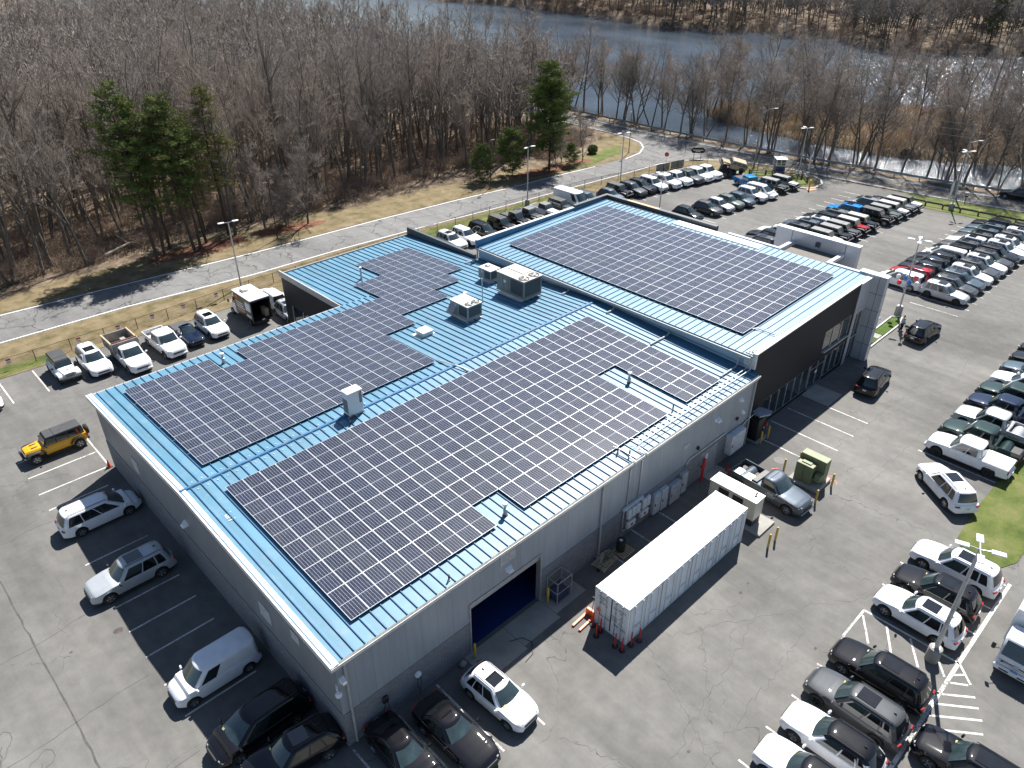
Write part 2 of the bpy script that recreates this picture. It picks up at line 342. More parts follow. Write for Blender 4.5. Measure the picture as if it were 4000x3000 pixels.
for x, a, b in ((46.6, -2.25, -5.64), (44, .1, -5.62), (41.25, .07, -5.64), (38.4, -.9, -4.06), (25.4, 0, -1.9), (22.6, 0, -1.9), (19.8, 0, -1.9), (7.9, -.3, -6), (5.4, -.3, -5.6), (2.8, -.3, -5.6), (.05, -.3, -5.6)): L(x, a, x, b)
L(45.9, -9.95, 45.85, -15.5)
for i in range(12): L(48.6+2.72*i, -9.95, 48.6+2.72*i, -15.5)
L(24.34, -14.08, 27.13, -14.09, .13); L(24.34, -14.05, 24.4, -19.4, .13); L(27.13, -14.05, 27.2, -19.45, .13); L(14, -19.3, 35.7, -19.5, .2)
for i, x in enumerate((21.5, 18.65, 16, 13.4, 30, 32.7, 35.4)): L(x, -13.95, x, -19.35)
for a in ((26.69, -14.21, 24.9, -15.33), (26.93, -15.52, 25.1, -16.55), (26.99, -16.86, 25.3, -17.95), (27.1, -18.2, 25.7, -19.2), (27.17, -19.5, 26.2, -20.38), (26.17, -19.5, 26.64, -19.93), (25.49, -19.5, 26.07, -20.3), (24.46, -19.5, 25.54, -20.83), (23.63, -19.5, 24.97, -21.19), (22.66, -19.5, 24.34, -21.56), (21.64, -19.5, 23.54, -21.87)): L(*a, .12)
for i in range(13): L(75+2.2*i, 1.2+.0*i, 75+2.2*i, -3.9); L(75+2.2*i, 1.4, 75+2.2*i, 6.5)
L(74.9, 1.3, 103, 1.3); L(72.6, 1.3, 72.7, -3.6)
for i in range(15): L(73.6+2.25*i, 18.4, 73.6+2.25*i, 12.4); L(73.6+2.25*i, 18.4, 73.6+2.25*i, 24)
for i in range(12): L(76.4+2.5*i, 35.4, 76.4+2.5*i, 29.8)
for i in range(10): L(75+2.45*i, 48.9-.36*i, 75+2.45*i, 43.2-.36*i)
struct('parking_line', ln, LINE)
# sealed joints, wandering crack filler, oil stains
se = MB(); rnd = random.Random(3)
def wander(p, q, n, j, w=.05, z=.006):
    pts = []
    for i in range(n+1):
        t = i/n; pts.append((lerp(p[0], q[0], t)+rnd.uniform(-j, j), lerp(p[1], q[1], t)+rnd.uniform(-j, j)))
    se.ribbon(pts, [w*rnd.uniform(.5, 1.3) for _ in pts], z)
wander((-9.6, 34), (-9.2, -12), 60, .05, .1)
for y in (27.5, 17.2, 10.4, 4.2): wander((-22, y-.6), (-5.5, y+.8), 26, .12, .035)
for k in range(6):
    c = (-11.5+rnd.uniform(-1.3, .6), 12-k*2.3); pts = []
    a0 = rnd.uniform(0, 6)
    for i in range(14): a = a0+i*.45; r = .55+.25*math.sin(a*2+k); pts.append((c[0]+r*math.cos(a)*.8, c[1]+r*math.sin(a)*1.3))
    se.ribbon(pts, .03, .007)
    wander(c, (c[0]+rnd.uniform(-1, 1), c[1]-1.6), 6, .12, .04)
for p, q in (((17, -7), (34, -17)), ((9, -12), (27, -9)), ((29, -8.6), (52, -9.5)), ((16, -6), (12, -14)), ((50, -5), (68, -14)), ((-8, 31), (-1, 40)), ((-2, 44), (20, 46.5)), ((60, -8), (88, -6.5)), ((62, 8), (63, 28)), ((70, 26), (100, 25.5)), ((-14, 38), (-3, 33)), ((8, -7), (11, -15)), ((19, -8), (14, -12)), ((23, -12.5), (10, -13)), ((36, -8), (37, -14)), ((39, -5), (60, -6.6))):
    wander(p, q, 44, .22, .028)
struct('crack_seal', se, SEAL)
st = MB()
for x, y, r in ((-5.6, 15.4, .3), (-4.9, 9.4, .3), (22.4, -13.4, .12), (23, -8.2, .16), (-8.1, 15.7, .1), (6.6, -1.3, .25), (24, -8.1, .1), (-10.4, 6.2, .18), (12, -12, .1)): blob(x, y, r, r*.7, 0, .0075, 12, 0, st)
struct('oil_stain', st, STAIN)
# concrete aprons and pads
cc = MB(); cc.box(7.6, 10.6, -2.05, -.02, 0, .03); cc.box(10.63, 13.6, -1.8, -.02, 0, .03); cc.box(13.63, 16.3, -1.45, -.02, 0, .03)
cc.box(30.9, 32.9, -1.25, -.02, 0, .035); cc.box(46.65, 49.3, -2.14, .3, 0, .05); cc.box(61.7, 62.7, .1, .95, 0, .09)
cc.prism([(97.9, 41.4), (100.1, 38.5), (103, 40.2), (102.6, 42.2), (99, 43.2)], 0, .12)
struct('concrete_slab', cc, CONC)
cm = MB(); cm.flat([(62.8, 1.0), (67.3, 1.05), (68, .55), (67.3, .02), (62.8, .05)], .1); cm.flat([(59.9, .1), (59.9, .95), (61.6, .95), (61.6, -.0)], .1)
struct('small_lawn', cm, GRASS_LUSH)
k = MB()
for a, b in (((57.2, -.12), (66.6, -.12)), ((57.2, 1.1), (67.6, 1.2)), ((66.5, -.12), (68.2, .4)), ((68.2, .4), (67.5, 1.2))):
    d = Vector(b)-Vector(a); k.cbox(((a[0]+b[0])/2, (a[1]+b[1])/2, .075), (d.length+.12, .15, .15), 0, math.atan2(d.y, d.x), .02)
struct('kerb_stone', k, CURB)
# ------------------------------------------------------------------ building materials
def ribbed(name, col, axis='x', pitch=.3, rough=.5, metal=0., depth=.35, var=.08):
    m, t = new(name); P = t.coord(); s = t.sep(P)[0 if axis == 'x' else 1]
    f = t.math('PINGPONG', s, pitch/2); g = t.math('SMOOTH_MIN', f, pitch*.3, .02)
    n = t.noise(t.vmap(P, (1, 1, .25)), .8, 6); n2 = t.noise(P, 9, 4)
    c = t.ramp(n.outputs[0], [(.3, tuple(k*(1-var) for k in col)), (.7, tuple(k*(1+var) for k in col))])
    seam = t.math('LESS_THAN', t.math('PINGPONG', s, .5), .014); drp = t.noise(t.vmap(P, (3, 3, .18)), 1.3, 6, .7)
    c = t.mix(.55, c, t.ramp(drp.outputs[0], [(.3, .78), (.62, 1.05)]), 'MULTIPLY'); c = t.mix(t.math('MULTIPLY', seam, .3), c, (.08, .085, .09)); c = t.mix(.3, c, t.ramp(n2.outputs[0], [(.3, .85), (.7, 1.)]), 'MULTIPLY')
    t.l(c, t.b.inputs['Base Color']); t.b.inputs['Roughness'].default_value = rough; t.b.inputs['Metallic'].default_value = metal
    t.bump(g, depth, .06); return m
def block_mat():
    m, t = new('split_block'); P = t.coord()
    s = t.sep(P); c2 = t.n('CombineXYZ'); t.l(t.math('ADD', s[0], s[1]), c2.inputs[0]); t.l(s[2], c2.inputs[1])
    br = t.n('TexBrick'); t.l(c2.outputs[0], br.inputs['Vector']); br.inputs['Scale'].default_value = 1; br.inputs['Brick Width'].default_value = .4; br.inputs['Row Height'].default_value = .2; br.inputs['Mortar Size'].default_value = .012
    br.inputs['Color1'].default_value = (.27, .275, .29, 1); br.inputs['Color2'].default_value = (.22, .225, .24, 1); br.inputs['Mortar'].default_value = (.14, .14, .15, 1)
    n = t.noise(P, 12, 6, .8); c = t.mix(.7, br.outputs[0], t.ramp(n.outputs[0], [(.3, .6), (.7, 1.05)]), 'MULTIPLY')
    t.l(c, t.b.inputs['Base Color']); t.b.inputs['Roughness'].default_value = .95; t.bump(n.outputs[0], .8, .05); return m
def roof_mat(name, col, axis=0):
    m, t = new(name); P = t.coord(); wn = t.n('TexWhiteNoise', noise_dimensions='1D'); t.l(t.math('FLOOR', t.math('DIVIDE', t.sep(P)[axis], .61)), wn.inputs['W']); pan = t.ramp(wn.outputs[0], [(0, .9), (1, 1.06)]); dirt = t.noise(P, 1.1, 8, .75); n = t.noise(P, .25, 6, .6); n2 = t.noise(t.vmap(P, (1, .12, 1)), 1.6, 6, .7)
    c = t.ramp(n.outputs[0], [(.3, tuple(k*.9 for k in col)), (.7, tuple(min(1, k*1.1) for k in col))])
    c = t.mix(.6, c, t.ramp(n2.outputs[0], [(.3, .78), (.72, 1.08)]), 'MULTIPLY'); c = t.mix(1., c, pan, 'MULTIPLY'); c = t.mix(t.ramp(dirt.outputs[0], [(.5, 0.), (.8, .35)]), c, (.3, .34, .36))
    t.l(c, t.b.inputs['Base Color']); t.l(t.ramp(n2.outputs[0], [(.3, .5), (.7, .38)]), t.b.inputs['Roughness']); t.b.inputs['Specular IOR Level'].default_value = .5
    return m
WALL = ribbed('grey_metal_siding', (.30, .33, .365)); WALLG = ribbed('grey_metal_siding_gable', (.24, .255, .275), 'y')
BLOCK = block_mat(); ROOF = roof_mat('blue_standing_seam', (.095, .225, .315)); ROOFD = roof_mat('blue_seam_rib', (.035, .135, .27))
TRIM = M('pale_trim', (.62, .61, .58), .45); TRIMG = M('grey_trim', (.36, .36, .36), .45)
BLACKCLAD = M('black_cladding', (.015, .016, .021), .6, var=.12, spec=.25); DARK = M('dark_cap', (.05, .06, .07), .5)
PALEBLUE = M('pale_blue_wall', (.36, .5, .62), .5, var=.06, scale=.8)
SILVER = M('silver_panel', (.5, .51, .54), .38, .25, var=.06, scale=.6); WHITEP = M('white_panel', (.62, .63, .66), .4, var=.05)
def glass_mat(name, col=(.012, .02, .026), rough=.06):
    m, t = new(name); n = t.noise(t.coord(), 1.2, 3); t.l(t.ramp(n.outputs[0], [(.3, tuple(c*.6 for c in col)), (.7, tuple(c*1.5 for c in col))]), t.b.inputs['Base Color'])
    t.b.inputs['Roughness'].default_value = rough; t.b.inputs['Specular IOR Level'].default_value = .9; t.b.inputs['Coat Weight'].default_value = .4; return m
GLASS = glass_mat('window_glass'); FRAME = M('aluminium', (.6, .61, .62), .35, .7)
SHOP = M('workshop_inside', (.05, .05, .05), .8); BLUEFLOOR = M('blue_epoxy_floor', (.008, .03, .12), .4, coat=.1)
GALV = M('galvanised', (.45, .46, .47), .4, .6); YELP = M('yellow_bollard_paint', (.55, .36, .05), .5, var=.25, scale=6); BLK = M('black_plastic', (.015, .015, .016), .5)
WHT = M('white_plastic', (.72, .73, .74), .4, var=.05); RED = M('red_plastic', (.5, .02, .018), .45); RUST = M('rusty_flange', (.16, .06, .04), .8, var=.4, scale=14)

# ------------------------------------------------------------------ service building (low, gabled)
LX, WY, EH, RH, YB = 36.9, 31.4, 6.35, 7.03, 42.4
def rz_(y):   # height of the low roof
    return EH+(RH-EH)*(y/15.7) if y < 15.7 else RH-(RH-EH)*((y-15.7)/15.7)
svc = thing('service_building', 'long low grey metal workshop with blue standing seam roof and block base', 'workshop')
# front wall with the garage opening
gx0, gx1, gh = 8.2, 13.65, 3.76
f = MB(); BZ = 2.45
f.box(0, gx0, 0, .2, BZ, EH-.05); f.box(gx1, LX-.02, 0, .2, BZ, EH-.05); f.box(gx0, gx1, 0, .2, gh, EH-.05)
f.build('wall', WALL, svc)
f = MB(); f.box(-.03, gx0, -.03, .2, 0, BZ); f.box(gx1, LX-.02, -.03, .2, 0, BZ); f.build('block_base', BLOCK, svc)
# gable wall
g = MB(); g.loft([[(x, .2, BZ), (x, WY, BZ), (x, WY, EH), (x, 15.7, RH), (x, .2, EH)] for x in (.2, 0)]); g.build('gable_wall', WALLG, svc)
MB().box(-.03, .2, .2, WY+.03, 0, BZ).build('block_base', BLOCK, svc)
f = MB(); f.box(-.045, -.03, 0, WY, BZ, BZ+.05); f.build('drip_trim', TRIMG, svc)
f = MB(); f.box(.2, 21.2, WY-.2, WY, 0, rz_(WY)-.06); f.build('rear_wall', WALL, svc)
f = MB(); f.box(21.1, 21.3, WY+.01, YB, 3.0, 5.9); f.box(21.1, 21.3, WY+.01, 35, 0, 3); f.box(21.1, 21.3, 41.0, YB, 0, 3); f.box(21.3, LX, YB-.2, YB, 0, 5.8); f.build('black_wall', BLACKCLAD, svc)
wn = MB().box(21.13, 21.2, 35, 41, 0, 3).build('service_window', GLASS, svc)
f = MB()
for y in (35, 37, 39, 41): f.box(21.06, 21.13, y-.04, y+.04, 0, 3)
f.build('window_frame', FRAME, wn)
# roof: pans with ribs on both slopes and over the rear wing
def seam_roof(x0, x1, y0, y1, name):
    r = MB(); n = MB(); z0, z1 = rz_(y0), rz_(y1)
    r.loft([[(x, y0, z0-.12), (x, y1, z1-.12), (x, y1, z1), (x, y0, z0)] for x in (x0, x1)])
    k = int((x1-x0)/.61); p = (x1-x0)/k
    for i in range(k+1):
        x = x0+i*p; x = min(max(x, x0+.03), x1-.03)
        n.loft([[(x-.035, y, z-.02), (x+.035, y, z-.02), (x+.022, y, z+.075), (x-.022, y, z+.075)] for y, z in ((y0+.02, z0), (y1-.02, z1))])
    o = r.build('roof', ROOF, svc); n.build('roof_rib', ROOFD, o); return o
seam_roof(-.18, LX, -.12, 15.62, 'a'); seam_roof(-.18, LX, 15.78, WY+.1, 'b'); seam_roof(21.1, LX, WY+.11, YB+.05, 'c')
f = MB(); f.loft([[(x, 15.55, RH-.03), (x, 15.85, RH-.03), (x, 15.78, RH+.1), (x, 15.62, RH+.1)] for x in (-.18, LX)])
f.build('ridge_cap', ROOFD, svc)
f = MB()
for i in range(60):
    x = .1+i*.61
    if x < LX-.2:
        for d in (-.42, .42): f.cbox((x, 15.7+d, RH+.0), (.1, .07, .06), 0, 0, .02)
f.build('ridge_closure', TRIM, svc)
# rake trims, gutter, downspouts
f = MB()
for y0, y1 in ((-.25, 15.7), (15.7, WY+.2)):
    f.loft([[(-.3, y, rz_(y)-.26), (-.17, y, rz_(y)-.26), (-.17, y, rz_(y)+.06), (-.3, y, rz_(y)+.06)] for y in (y0, y1)])
    f.loft([[(-.17, y, rz_(y)+.0), (.16, y, rz_(y)+.0), (.1, y, rz_(y)+.09), (-.17, y, rz_(y)+.05)] for y in (y0, y1)])
f.build('rake_trim', TRIM, svc)
f = MB(); f.box(-.3, LX, -.27, -.13, EH-.2, EH-.18); f.box(-.3, LX, -.29, -.26, EH-.2, EH-.01); f.box(-.3, LX, -.13, -.12, EH-.2, EH-.02); f.build('gutter', TRIM, svc)
f = MB(); f.box(-.18, 21.1, WY+.1, WY+.25, EH-.18, EH-.02); f.box(20.95, 21.1, WY+.1, YB+.1, 5.75, 6.32); f.build('rear_gutter', TRIMG, svc)
for x in (.45, 19.05, 36.7):
    f = MB(); f.tube([(x, -.2, EH-.2), (x, -.11, EH-.5), (x, -.11, .1)], .07, 6); f.build('downspout', TRIMG, svc)
MB().box(LX-.35, LX-.05, WY+.1, YB+.15, 5.9, 6.75).build('black_parapet', DARK, svc)
MB().box(21.1, LX-.35, YB+.05, YB+.15, 5.7, 6.0).build('fascia', TRIMG, svc)
# garage: dark bay with blue floor
f = MB(); f.box(.25, 20.9, .25, 20, .02, .03); f.build('blue_floor', BLUEFLOOR, svc)
f = MB(); f.box(.3, 20.8, 19.8, 20, .03, 6); f.box(.21, .3, .3, 20, .03, 6); f.box(20.8, 20.9, .3, 20, .03, 6); f.box(.3, 20.8, .3, 19.8, 5.7, 5.9); f.build('bay_wall', SHOP, svc)
f = MB(); f.box(gx0-.08, gx0+.01, -.06, .25, 0, gh); f.box(gx1-.01, gx1+.1, -.06, .3, 0, gh+.08); f.box(gx0-.08, gx1-.01, -.06, .25, gh-.01, gh+.1); f.build('garage_frame', GALV, svc)
f = MB(); f.box(gx0+.01, gx1-.01, .12, .2, gh-.5, gh-.02); f.build('rolled_garage_door', TRIMG, svc)
# louvres
def louvre(c, w_, h_, face):
    f = MB(); n = 8
    for i in range(n):
        z = c[2]-h_/2+h_*(i+.5)/n
        if face == 'y': f.cbox((c[0], c[1]-.03, z), (w_, .05, h_/n*.55), 0, 0, .008)
        else: f.cbox((c[0]-.03, c[1], z), (.05, w_, h_/n*.55), 0, 0, .008)
    return f.build('louvre', TRIM, svc)
louvre((11, 0, 5.45), 1.15, .7, 'y'); louvre((28.2, 0, 4.2), .7, .35, 'y'); louvre((0, 7.1, 3.85), 1.2, 1.05, 'x'); louvre((0, 3.75, 4.85), .8, .65, 'x'); louvre((0, 24.9, 3.75), 1.1, 1.1, 'x')
for x, z in ((31.4, 0), ):
    d = MB().box(30.3, 32.5, -.06, -.031, .05, 2.35).build('steel_door', M('door_grey', (.27, .28, .3), .5), svc)
    f = MB(); f.box(31.38, 31.42, -.075, -.061, .05, 2.35); f.cbox((31.6, -.09, 1.1), (.05, .06, .25)); f.cbox((31.3, -.09, 1.1), (.05, .06, .25)); f.build('handle', FRAME, d)
    MB().box(31.0, 31.3, -.075, -.0605, 1.5, 2.0).build('notice_plate', WHT, d)
# wall lights and cameras: each a fixture of the building
def wall_light(x, y, z, face, s=1.):
    f = MB(); d = -1
    if face == 'y': f.loft([[(x-.2*s, y, z-.1), (x+.2*s, y, z-.1), (x+.2*s, y, z+.12), (x-.2*s, y, z+.12)], [(x-.16*s, y-.25*s, z-.12), (x+.16*s, y-.25*s, z-.12), (x+.12*s, y-.2*s, z-.02), (x-.12*s, y-.2*s, z-.02)]])
    else: f.loft([[(x, y-.2*s, z-.1), (x, y+.2*s, z-.1), (x, y+.2*s, z+.12), (x, y-.2*s, z+.12)], [(x-.25*s, y-.16*s, z-.12), (x-.25*s, y+.16*s, z-.12), (x-.2*s, y+.12*s, z-.02), (x-.2*s, y-.12*s, z-.02)]])
    f.build('wall_light', WHT, svc)
wall_light(11.07, 0, 4.54, 'y', 1.2); wall_light(31.84, 0, 4.7, 'y', 1.4); wall_light(34.9, 0, 5.04, 'y'); wall_light(35.6, 0, 3.6, 'y', .8); wall_light(0, 16.9, 3.8, 'x', 1.4)
for x, z in ((34.8, 3.36), (29.7, 3.25)): MB().cbox((x, -.1, z), (.26, .16, .26), 0, 0, .05).build('wall_speaker', BLK, svc)
f = MB(); f.sphere((-.12, -.2, 4.35), .17, 10, 8); f.tube([(-.0, .1, 4.7), (-.12, -.15, 4.7), (-.12, -.2, 4.45)], .05, 6); f.build('dome_camera', WHT, svc); f = MB(); f.loft([[(.0, -.28, 5.2), (.25, -.28, 5.2), (.25, -.28, 5.5), (.0, -.28, 5.5)], [(.02, -.6, 5.25), (.2, -.6, 5.25), (.2, -.6, 5.4), (.02, -.6, 5.4)]]); f.build('flood_light', WHT, svc)
# electrical gear along the front wall
ELG = M('electrical_grey', (.4, .42, .44), .45); ELP = M('electrical_pale', (.52, .55, .58), .45)
e = MB(); e.box(21.3, 23.35, -.2, -.04, 2.45, 2.68); e.build('cable_trough', ELP, svc)
for x, z in ((21.95, 1.9), (22.4, 1.9), (22.85, 1.9), (23.5, 1.9), (23.95, 1.9)): MB().cbox((x, -.17, z), (.4, .24, .78), 0, 0, .04).build('inverter', WHT, svc)
for x, z in ((22.2, .95), (23.6, 1.05)):
    o = MB().cbox((x, -.17, z), (.85, .24, .5), 0, 0, .04).build('combiner_box', WHT, svc)
    MB().box(x-.12, x+.1, -.295, -.2901, z-.08, z+.1).build('warning_sticker', RED, o)
for x0, x1, z0, z1, d in ((24.55, 25.3, .25, 2.0, .3), (25.35, 26.1, .2, 2.0, .35), (26.35, 27.55, .15, 1.8, .4), (27.7, 28.4, .3, 2.05, .35), (33.7, 35.6, .7, 2.4, .55)):
    o = MB().cbox(((x0+x1)/2, -.03-d/2, (z0+z1)/2), (x1-x0, d, z1-z0), 0, 0, .03).build('switch_cabinet', ELP if x0 < 26 or x0 > 33 else ELG, svc)
    MB().cbox((x0+.12, -.05-d, (z0+z1)/2), (.05, .04, .22)).build('cabinet_handle', BLK, o)
for pts in ([(21.75, .9, 6.62), (21.75, -.3, 6.45), (21.75, -.32, 6.2), (21.75, -.06, 5.7), (21.7, -.06, 2.65)], [(22.95, .4, 6.6), (22.95, -.3, 6.45), (22.95, -.32, 6.2), (22.95, -.06, 5.8), (22.9, -.06, 2.65)],
            [(28.3, -.08, 2.0), (28.4, -.08, 2.5), (28.8, -.08, 2.75), (33.4, -.08, 2.75), (33.65, -.08, 2.4)], [(35.6, -.1, 2.2), (36.4, -.1, 2.5), (37.6, -.05, 2.5)], [(21.4, -.1, 2.4), (21.35, -.1, .7), (21.9, -.1, .6)], [(24, -.1, 1.0), (24.6, -.1, .9)]):
    MB().tube(pts, .045, 6).build('conduit', GALV, svc)
f = MB(); f.tube([(30.5, -.3, 0), (30.5, -.3, .7)], .09, 8); f.tube([(30.5, -.3, .7), (30.5, -.3, 1.9)], .1, 10); f.tube([(30.2, -.3, 1.4), (30.5, -.3, 1.4)], .09, 8); f.sphere((30.5, -.3, 1.95), .12, 8, 6); f.build('red_standpipe', RED, svc)
# conduit racks on the roof
def roof_conduit(pts, gap=.16, legs=True):
    f = MB()
    for d in (-gap/2, gap/2): f.tube([(x, y+d, z) for x, y, z in pts], .03, 6)
    f.build('roof_conduit', GALV, svc)
roof_conduit([(23.1, .95, 6.8), (23.3, .6, 6.75), (36.4, .6, 6.75), (36.7, .7, 7.3)], .3)
roof_conduit([(21.7, 1.35, 6.7), (21.8, .8, 6.7), (21.8, .1, 6.65)], .2)
roof_conduit([(20.2, 17, 7.15), (20.6, 15.5, 7.22), (20.9, 14.2, 7.15)], .2)

# ------------------------------------------------------------------ showroom (taller, shed roof)
sh = thing('showroom_building', 'taller dark fronted showroom with pale blue roof and silver corner portal', 'showroom')
SX0, SX1, SY0, SY1 = LX, 56.4, .35, 31.2
hz = lambda x: 7.72+(x-36.7)*.024
MB().box(SX0, SX0+.2, SY0+.25, SY1, 0, 7.55).build('pale_wall', PALEBLUE, sh)
f = MB(); f.box(SX0+.2, SX1, SY1-.2, SY1, 0, 7.7); f.box(SX1-.2, SX1-.03, SY0+.4, SY1-.2, 0, 7.9); f.build('rear_wall', SILVER, sh)
r = MB(); r.loft([[(x, SY0+.2, hz(x)-.12), (x, SY1-.15, hz(x)-.12), (x, SY1-.15, hz(x)), (x, SY0+.2, hz(x))] for x in (SX0-.25, SX1-.05)])
ROOF2 = roof_mat('pale_blue_seam', (.11, .24, .34), 1); ro = r.build('roof', ROOF2, sh)
n = MB(); k = int((SY1-SY0)/.61)
for i in range(k):
    y = SY0+.45+i*.61; a, b = SX0-.2, SX1-.2
    n.loft([[(x, y-.03, hz(x)-.02), (x, y+.03, hz(x)-.02), (x, y+.018, hz(x)+.07), (x, y-.018, hz(x)+.07)] for x in (a, b)])
n.build('roof_rib', roof_mat('pale_blue_rib', (.06, .19, .32)), ro)
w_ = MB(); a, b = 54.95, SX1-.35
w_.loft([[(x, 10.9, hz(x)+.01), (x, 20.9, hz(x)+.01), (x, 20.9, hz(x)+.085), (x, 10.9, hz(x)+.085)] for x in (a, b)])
w_.build('painted_roof_glare', M('painted_glare_white', (.86, .86, .84), .5, var=.04), ro)  # sun glare off the roof, put in as a white-coloured sheet
# black upper front, windows and doors
f = MB(); wt = 2.62
T_ = lambda x: hz(x)+.08
def fr(x0, x1, z0, z1): f.loft([[(x, SY0, z0), (x, SY0+.25, z0), (x, SY0+.25, z1 if z1 else T_(x)), (x, SY0, z1 if z1 else T_(x))] for x in (x0, x1)])
fr(SX0+.02, 48.9, wt, None); fr(54, 54.2, 0, None); fr(48.9, 54, 5.35, None); fr(48.9, 54, wt, 3.25); fr(SX0+.02, 39.7, 0, wt); fr(39.7, 47.6, 0, .25); fr(50.5, 54, 0, .3)
f.build('black_front', BLACKCLAD, sh)
f = MB(); f.loft([[(x, SY0-.06, T_(x)), (x, SY0+.3, T_(x)), (x, SY0+.3, T_(x)+.1), (x, SY0-.06, T_(x)+.1)] for x in (SX0-.05, 54.2)]); f.box(SX0-.06, SX0+.1, SY0-.05, SY0+.9, 6.6, 7.8); f.build('white_coping', TRIM, sh)
def glazing(x0, x1, z0, z1, ns, door=False, y=SY0+.12):
    g = MB().box(x0, x1, y, y+.03, z0, z1).build('glass_door' if door else 'window', GLASS, sh)
    m = MB()
    for i in range(ns+1):
        x = lerp(x0, x1, i/ns); m.box(x-.035, x+.035, y-.06, y-.001, z0, z1)
    m.box(x0-.035, x1+.035, y-.07, y-.061, z0, z0+.07); m.box(x0-.035, x1+.035, y-.07, y-.061, z1-.07, z1)
    if door: m.box(x0, x1, y-.07, y-.061, 2.0, 2.07); m.tube([((x0+x1)/2-.15, y-.12, .9), ((x0+x1)/2-.15, y-.12, 1.5)], .02, 6)
    m.build('frame', FRAME, g); return g
glazing(39.7, 47.55, .25, 2.6, 6); glazing(47.7, 50.4, .06, 2.6, 2, True); glazing(50.55, 53.95, .3, 2.6, 3); glazing(49.0, 53.95, 3.27, 5.33, 3)
MB().box(49.3, 54, SY0-.1, SY0-.005, 3.15, 3.24).build('window_sill', FRAME, sh)
MB().box(48.6, 49.0, SY0+.02, SY0+.025, 1.4, 1.7).build('door_sign', WHT, sh)
# silver portal at the corner with fin
f = MB(); f.box(54.2, 54.7, SY0-.05, SY0+.4, 0, 8.1); f.box(54.7, 57, SY0-.05, SY0+.4, 5.1, 8.1); f.build('portal_face', SILVER, sh)
glazing(54.72, 56.38, .05, 5.08, 2); MB().box(54.7, 56.4, SY0+.03, SY0+.055, 2.45, 2.6).build('transom', FRAME, sh)
f = MB(); f.box(56.4, 57.1, -.9, .9, 0, 8.35); f.box(56.4, 57.1, .9, 1.5, 5.1, 8.35)
fin = f.build('portal_fin', SILVER, sh)
f = MB()
for z in (1.7, 3.4, 5.1, 6.7): f.box(56.385, 56.4, -.9, .3, z, z+.03); f.box(56.4, 57.1, -.912, -.9, z, z+.03)
f.box(56.385, 56.4, -.32, -.29, 0, 8.3); f.build('panel_joint', DARK, fin)
f = MB(); f.box(54.1, 57.15, SY0-.08, SY0+.42, 8.1, 8.2); f.box(56.35, 57.15, -.95, 1.6, 8.35, 8.43); f.build('portal_coping', WHITEP, sh)
f = MB(); f.sphere((57.25, -.95, 4.2), .11, 8, 6); f.tube([(57.05, -.85, 4.4), (57.25, -.95, 4.35), (57.25, -.95, 4.2)], .04, 6); f.build('security_camera', WHT, sh)
# parapets
MB().box(SX0-.3, SX1+.1, SY1-.14, SY1+.14, 7.5, 8.35).build('blue_parapet', roof_mat('parapet_blue', (.05, .17, .30)), sh)
MB().box(SX0-.32, 51, SY1-.16, SY1+.16, 8.35, 8.42).build('parapet_coping', TRIM, sh)
f = MB(); f.box(51, SX1+.4, SY1-.2, SY1+.2, 8.36, 8.62); f.box(SX1-.02, SX1+.45, 16.6, SY1-.2, 7.9, 8.62); f.box(SX1-.3, SX1-.05, SY0+.5, 16.6, 7.6, 8.18); f.box(SX1-.3, SX1-.021, 16.6, SY1-.3, 7.6, 8.25); f.build('dark_parapet', DARK, sh)
MB().box(SX1, SX1+.42, 23.9, 28.2, 8.623, 8.64).build('plywood_patch', M('plywood', (.5, .33, .19), .7), sh)
f = MB(); f.box(SX1-.04, SX1+.3, 9.4, 15.2, 8.0, 8.3); f.box(SX1+.3, 59.4, 9.4, 9.75, 8.0, 8.3); f.build('canopy_coping', WHITEP, sh); f = MB(); f.box(SX1-.04, SX1+.3, .6, 4.75, 8.0, 8.3); f.box(SX1+.3, 59.4, 4.4, 4.75, 8.0, 8.3); f.build('canopy_coping', WHITEP, sh)
MB().box(SX1-.02, 59.4, 4.75, 9.4, 7.7, 7.95).build('canopy_roof', M('brown_membrane', (.13, .115, .1), .8), sh)
f = MB(); f.box(59.4, 60, 3.2, 11.6, 0, 9.25); f.build('east_portal', SILVER, sh)
f = MB(); f.box(59.35, 60.05, 3.15, 11.65, 9.25, 9.33); f.build('portal_top', WHITEP, sh)
f = MB()
for z in (4.6, 7.2): f.box(59.385, 59.4, 9.9, 11.6, z, z+.03); f.box(59.385, 59.4, 3.2, 4.4, z, z+.03)
f.box(59.385, 59.4, 9.85, 9.9, 0, 9.2); f.box(59.385, 59.4, 4.4, 4.45, 7.9, 9.2); f.box(59.2, 59.39, 6.9, 7.3, 8.3, 8.75); f.build('portal_joint', DARK, sh)
f = MB(); f.box(SX0-.42, SX0-.28, SY0+.3, SY1, 7.42, 7.62); f.build('gutter', TRIMG, sh)
f = MB(); f.box(SX0-.012, SX0, SY0+.3, SY1, 6.9, 6.95); f.tube([(SX0-.1, .8, 6.7), (SX0-.1, 15.7, 7.2), (SX0-.1, 30.8, 6.6)], .04, 5); f.build('wall_conduit', GALV, sh)
for y, ln_ in ((31.0, 1.4), (23.8, .5), (18.8, .7), (13.6, .8), (7.9, 2.3), (1.6, 2.1)):
    z = rz_(y) if y < 31.3 else 6.4
    MB().tube([(SX0-.35, y, 7.42), (SX0-.35, y, z+.25), (SX0-.55, y, z+.12), (SX0-.5-ln_, y, z+.12)], .07, 6).build('downspout', TRIMG, sh)
f = MB()
